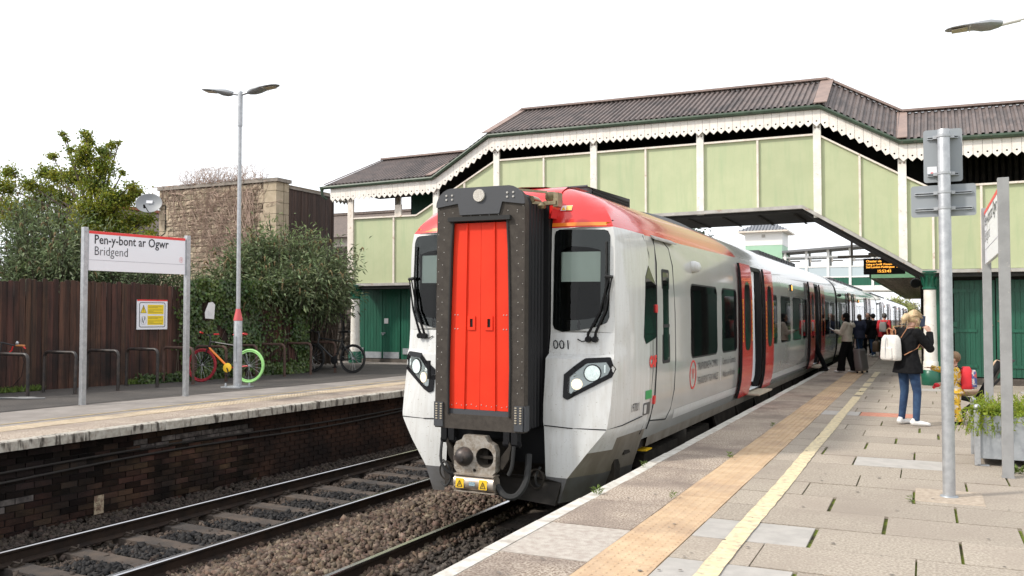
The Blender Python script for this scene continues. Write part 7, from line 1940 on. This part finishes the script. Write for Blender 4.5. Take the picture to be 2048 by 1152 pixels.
m = MB(); m.obox(V3((.118, .165, 1.475)), V3((.25, 1, -.1)).normalized(), V3((1, -.25, 0)).normalized(), V3((.02, .1, 1)).normalized(), .075, .011, .155); m.build('case', m_phone, ph, bevel=.004); settle(ph, w1)
bp = thing('backpack', 'white quilted backpack with tan leather straps on the back of the blonde woman', 'backpack', (0, 0, 0))
def softbox(c, sx, sy, sz, top=.8, n=8):
    rows = []
    for z, k in ((-.5, .86), (-.46, .97), (-.3, 1.0), (.1, .97), (.35, .90), (.46, top), (.5, top * .85)):
        rows.append([(c[0] + sx * .5 * k * px_, c[1] + sy * .5 * k * py_, c[2] + sz * z) for px_, py_ in rrect(-1, 1, -1, 1, .45, 3)])
    rows = [r + r[:1] for r in rows]; return rows
def soft(name, mat, par, c, sx, sy, sz, top=.8):
    m = MB(); r = softbox(c, sx, sy, sz, top); m.grid(r); m.face([p for p in r[0][:-1]][::-1]); m.face(r[-1][:-1]); return m.build(name, mat, par, sharp=60)
bag = soft('bag_body', m_bagw, bp, (-.06, -.235, 1.10), .30, .15, .36, .72)
soft('front_pocket', m_bagw, bag, (-.06, -.315, 1.02), .22, .05, .17, .9)
m = MB()
m.tube([(-.15, -.16, 1.24), (-.15, -.10, 1.40), (-.13, .06, 1.41), (-.13, .13, 1.28)], .013, 6, ell=.4); m.tube([(.06, -.17, 1.24), (.13, -.10, 1.405), (.15, .05, 1.40), (.16, .12, 1.25), (.17, .02, 1.10), (.10, -.15, 1.0)], .013, 6, ell=.5)
m.tube([(-.11, -.24, 1.27), (-.11, -.26, 1.35), (-.06, -.265, 1.375), (-.01, -.26, 1.35), (-.01, -.24, 1.27)], .009, 6); m.tube([(-.11, -.20, 1.27), (-.10, -.19, 1.35), (-.06, -.19, 1.38), (-.02, -.19, 1.35), (-.01, -.20, 1.27)], .009, 6)
m.build('strap', m_tan, bp); m = MB(); m.tube([(-.06, -.316, 1.25), (-.05, -.345, 1.12), (-.06, -.335, .95)], .006, 5); m.build('zip', m_galv, bp); settle(bp, w1)

# --- child with the red rucksack
Qc = dict(head=(0, .02, 1.475), neck=(0, -.02, 1.26), chest=(0, -.02, 1.12), waist=(0, 0, .93), pelvis=(0, 0, .80), hip_r=(.08, 0, .78), hip_l=(-.08, 0, .78), knee_r=(.10, .04, .42), knee_l=(-.10, .0, .42), ankle_r=(.11, .03, .075), ankle_l=(-.11, -.05, .075), sh_r=(.17, -.02, 1.22), sh_l=(-.17, -.02, 1.22),
          el_r=(.15, .26, 1.22), wr_r=(.10, .48, 1.27), fd_r=(-.1, 1, .05), pn_r=(0, 0, -1), curl_r=12, el_l=(-.24, .08, .98), wr_l=(-.20, .27, .93), fd_l=(0, 1, -.2), pn_l=(1, 0, 0))
ch, Qc = person('small child in yellow patterned clothes with a red rucksack, pointing', (.37, 14.1, 0), R(92), Qc, .63, .014, hk=1.42)
wear(ch, 'dungarees', trousers(Qc, (.135, .11, .095), 1.35), m_yelcl, .013); wear(ch, 'top', top(Qc, 1.3, (.20, .17), (.088, .074, .06), 0), m_yelcl, .013)
shoes(Qc, ch, m_black, k=1.15); wear(ch, 'hair', hair_cap(Qc, 1.42), m_sandy, .013)
rk = thing('rucksack', 'red rucksack with a printed front on the back of the child', 'rucksack', (0, 0, 0))
rb_ = soft('bag_body', m_redbag, rk, (0, -.235, 1.06), .40, .24, .50, .7); soft('printed_pocket', m_printbag, rb_, (0, -.375, 1.03), .36, .14, .42, .7)
m = MB()
for s_ in (-1, 1): m.tube([(s_ * .12, -.17, 1.25), (s_ * .14, -.05, 1.34), (s_ * .14, .10, 1.22), (s_ * .17, .04, 1.02), (s_ * .16, -.16, .88)], .02, 6, ell=.5)
m.build('strap', m_navy, rk); m = MB(); m.tube([(.18, -.2, .86), (.2, -.12, .72)], .025, 6); m.build('loose_strap', m_redbag, rk); settle(rk, ch)
ry = thing('toy', 'small red toy in the lower hand of the child', 'toy', (0, 0, 0)); m = MB(); m.sphere((-.19, .38, .89), (.06, .07, .05), 10, 7); m.tube([(-.19, .38, .89), (-.19, .46, .82)], .035, 6); m.build('toy_body', m_redbag, ry); settle(ry, ch)
# --- pushchair
pc = thing('pushchair', 'black pushchair with a beige seat liner behind the steel planter', 'pushchair', (0, 0, 0))
def sl_(y, z, x): return (x, y, z)
m = MB(); rows = []
for y, z in ((-.30, 1.02), (-.22, .86), (-.10, .60), (-.02, .42), (.06, .36), (.28, .42)): rows.append([(-.21, y + .06, z + .03), (-.19, y, z), (0, y - .02, z - .01), (.19, y, z), (.21, y + .06, z + .03)])
m.grid(rows); o = m.build('seat_shell', m_black, pc); so = o.modifiers.new('solid', 'SOLIDIFY'); so.thickness = .03
def slab_l(name, p0, p1, w_, th, mat):
    m = MB(); p0 = V3(p0); p1 = V3(p1); d = (p1 - p0).normalized(); nn = V3((1, 0, 0)).cross(d); m.obox((p0 + p1) / 2 + nn * 0, (1, 0, 0), d, nn, w_, (p1 - p0).length, th); return m.build(name, mat, pc, bevel=.03, seg=3)
slab_l('back_cushion', (0, -.10, .68), (0, -.25, 1.03), .34, .09, m_beige); slab_l('seat_cushion', (0, -.02, .50), (0, .28, .47), .34, .08, m_beige)
m = MB()
for x in (-.24, .24): m.tube([(x, -.42, 1.02), (x, -.28, .75), (x, -.02, .42), (x, .30, .12)], .015, 8); m.tube([(x, .02, .44), (x, -.28, .13)], .015, 8)
m.tube([(-.24, -.42, 1.02), (0, -.45, 1.04), (.24, -.42, 1.02)], .018, 8); m.tube([(-.24, -.28, .13), (.24, -.28, .13)], .012, 8); m.build('frame', m_black, pc)
for x in (-.26, .26):
    for y, r in ((-.28, .13), (.30, .09)):
        m = MB(); m.lathe([(.02, -.02), (r * .8, -.02), (r, -.012), (r, .012), (r * .8, .02), (.02, .02)], (x, y, r), 18, axis='x'); m.build('wheel', m_rubber, pc)
pc.location = (.70, 14.45, 0); pc.rotation_euler = (0, 0, R(84)); pc.scale = (.98, .98, .88)

# --- woman in the black headscarf with a suitcase
Qh = dict(look=(0, .9, -.3), head=(0, .05, 1.50), el_r=(.21, .08, 1.08), wr_r=(.07, .30, 1.13), fd_r=(-.3, .9, .1), pn_r=(-.3, 0, 1), el_l=(-.21, .10, 1.08), wr_l=(-.05, .31, 1.14), fd_l=(.3, .9, .1), pn_l=(.3, 0, 1),
          ankle_r=(.10, -.16, .085), knee_r=(.10, -.04, .47), ankle_l=(-.10, .14, .075), knee_l=(-.10, .10, .47))
hj, Qh = person('woman in a black headscarf and cream hoodie looking at her phone beside the train', (-1.95, 25.7, 0), R(78), Qh, 1.0, .012, m_skinb)
wear(hj, 'trousers', trousers(Qh, (.11, .105, .10), 1.1, hem=(.115,)), m_blackcl, .013); wear(hj, 'hoodie', top(Qh, 1.22, (.175, .14), (.082, .07, .05), -.06, wst=.16), m_hood, .013); shoes(Qh, hj, m_shoe)
def f(m):
    h = V3(Qh['head']); m.sphere(h + V3((0, -.03, .03)), (.095, .105, .115), 14, 10); m.tube([h + V3((0, -.06, -.02)), h + V3((0, -.05, -.12)), h + V3((0, -.03, -.20))], [(.085, .075), (.09, .08), (.13, .10)], 12, up=V3((0, 1, 0)))
    m.tube([h + V3((0, .05, -.11)), h + V3((0, .03, -.2))], [(.05, .03), (.08, .05)], 10, up=V3((0, 1, 0)))
wear(hj, 'headscarf', f, m_blackcl, .012); 
def f(m): m.tube([(-.12, -.14, 1.32), (0, -.17, 1.29), (.12, -.14, 1.32)], [.04, .06, .04], 8); m.tube([(0, -.14, 1.36), (0, -.19, 1.24)], [(.10, .05), (.07, .04)], 8, up=V3((0, 1, 0)))
wear(hj, 'hood', f, m_hood, .013)
p2 = thing('mobile_phone', 'black phone in the hands of the woman with the headscarf', 'phone', (0, 0, 0)); m = MB(); m.obox(V3((.01, .41, 1.18)), (1, 0, 0), V3((0, .8, .5)).normalized(), V3((0, -.5, .8)).normalized(), .075, .15, .012); m.build('case', m_phone, p2, bevel=.003); settle(p2, hj)
sc_ = thing('suitcase', 'dark grey wheeled suitcase standing behind the woman with the headscarf', 'suitcase', (0, 0, 0))
soft('shell', m_case, sc_, (0, 0, .36), .40, .24, .60, .95)
m = MB()
for k in range(5): m.box(-.15 + k * .07, -.13 + k * .07, -.125, -.116, .12, .60)
m.build('shell_ribs', m_case, sc_)['kind'] = 'stuff'
m = MB(); m.tube([(-.1, .08, .64), (-.1, .08, 1.0), (.1, .08, 1.0), (.1, .08, .64)], .010, 6); m.build('pull_handle', m_black, sc_)
for x in (-.14, .14):
    for y in (-.07, .07): m = MB(); m.lathe([(.01, -.012), (.03, -.01), (.03, .01), (.01, .012)], (x, y, .032), 12, axis='x'); m.build('wheel', m_black, sc_)
sc_.location = (-1.56, 25.55, 0); sc_.rotation_euler = (R(-8), 0, R(68))

# --- person stepping up through the open door
Qb = dict(hip_r=(.085, 0, .90), knee_r=(.10, -.14, .55), ankle_r=(.10, -.34, .085), hip_l=(-.085, 0, .90), knee_l=(-.09, .26, .72), ankle_l=(-.09, .18, .34), pelvis=(0, 0, .93), waist=(0, .06, 1.07), chest=(0, .12, 1.25), neck=(0, .17, 1.40), head=(0, .23, 1.54), sh_r=(.165, .15, 1.36), sh_l=(-.165, .15, 1.36), el_r=(.2, .12, 1.1), wr_r=(.2, .28, .96), el_l=(-.2, .2, 1.1), wr_l=(-.2, .4, 1.05))
bo, Qb = person('person in black stepping up through the open train door', (-2.88, 25.75, 0), R(84), Qb, 1.0, .013)
wear(bo, 'trousers', trousers(Qb, (.10, .075, .062)), m_blackcl, .013); wear(bo, 'coat', top(Qb, 1.18, (.18, .15), (.075, .06, .05), .1), m_blackcl, .013); shoes(Qb, bo, m_black); wear(bo, 'hair', hair_cap(Qb, 1.0), m_brownh, .012)

# --- group by the second carriage
def walker(label, loc, rz, coat, trou, hairm, shoe, ph_=0, hat=False, s=1.0, ln=.2, skin=None, drop=.1):
    a = .16 * math.sin(ph_); Qw = dict(ankle_r=(.09, a - .02, .08), knee_r=(.09, a * .5 + .04, .47), ankle_l=(-.09, -a, .08), knee_l=(-.09, -a * .4 + .03, .47), el_r=(.22, -.06 - a * .3, 1.08), wr_r=(.22, .06 - a * .5, .86), el_l=(-.22, -.04 + a * .3, 1.08), wr_l=(-.22, .08 + a * .5, .86))
    t, Qw = person(label, loc, rz, Qw, s, .014, skin); wear(t, 'trousers', trousers(Qw, (.095, .07, .058)), trou, .014); wear(t, 'coat', top(Qw, 1.22, (.19, .155), (.08, .068, .055), drop), coat, .014); shoes(Qw, t, shoe)
    if hat:
        wear(t, 'hat', hair_cap(Qw, 1.0, k=1.06), hairm, .012)
    else: wear(t, 'hair', hair_cap(Qw, 1.0, ln=ln), hairm, .012)
    return t, Qw
walker('person in a navy padded coat and jeans, leftmost of the group boarding the second carriage', (-2.28, 36.0, 0), R(25), m_navy, m_jeans, m_brownh, m_shoe, 1.2, s=.99)
walker('brown haired person in a dark coat facing the camera, in the middle of the group', (-2.03, 36.9, 0), R(170), m_blackcl, m_blackcl, m_brownh, m_shoe, .3, s=1.02)
wk, _ = walker('person in a black coat and dark hat with jeans, right of the group', (-1.78, 35.8, 0), R(35), m_blackcl, m_jeans, m_blackcl, m_shoe, .9, hat=True, s=1.0)
rc, Qr = walker('person in a bright red coat and black trousers walking away along the platform', (-1.37, 35.1, 0), R(-12), m_redcoat, m_blackcl, M('grey_hat', (.10, .095, .09), rough=.9), M('pink_trainer', (.5, .05, .12), rough=.6), 1.5, hat=True, s=1.01, drop=.02)
gb = thing('backpack', 'small grey backpack on the red coat', 'backpack', (0, 0, 0)); soft('bag_body', m_greybag, gb, (.02, -.23, 1.14), .26, .14, .36, .75); m = MB(); m.tube([(.12, -.15, 1.3), (.13, 0, 1.4), (.13, .12, 1.25)], .012, 6); m.tube([(-.08, -.15, 1.3), (-.12, 0, 1.4), (-.12, .12, 1.25)], .012, 6); m.build('strap', m_greybag, gb); settle(gb, rc)
bb_ = thing('holdall', 'brown bag carried in the left hand of the person in the red coat', 'bag', (0, 0, 0)); soft('bag_body', m_brownbag, bb_, (-.30, .06, .42), .24, .34, .40, .55); m = MB(); m.tube([(-.30, -.06, .60), (-.27, .02, .82), (-.27, .10, .82), (-.30, .18, .60)], .012, 6); m.build('strap', m_brownbag, bb_); settle(bb_, rc)
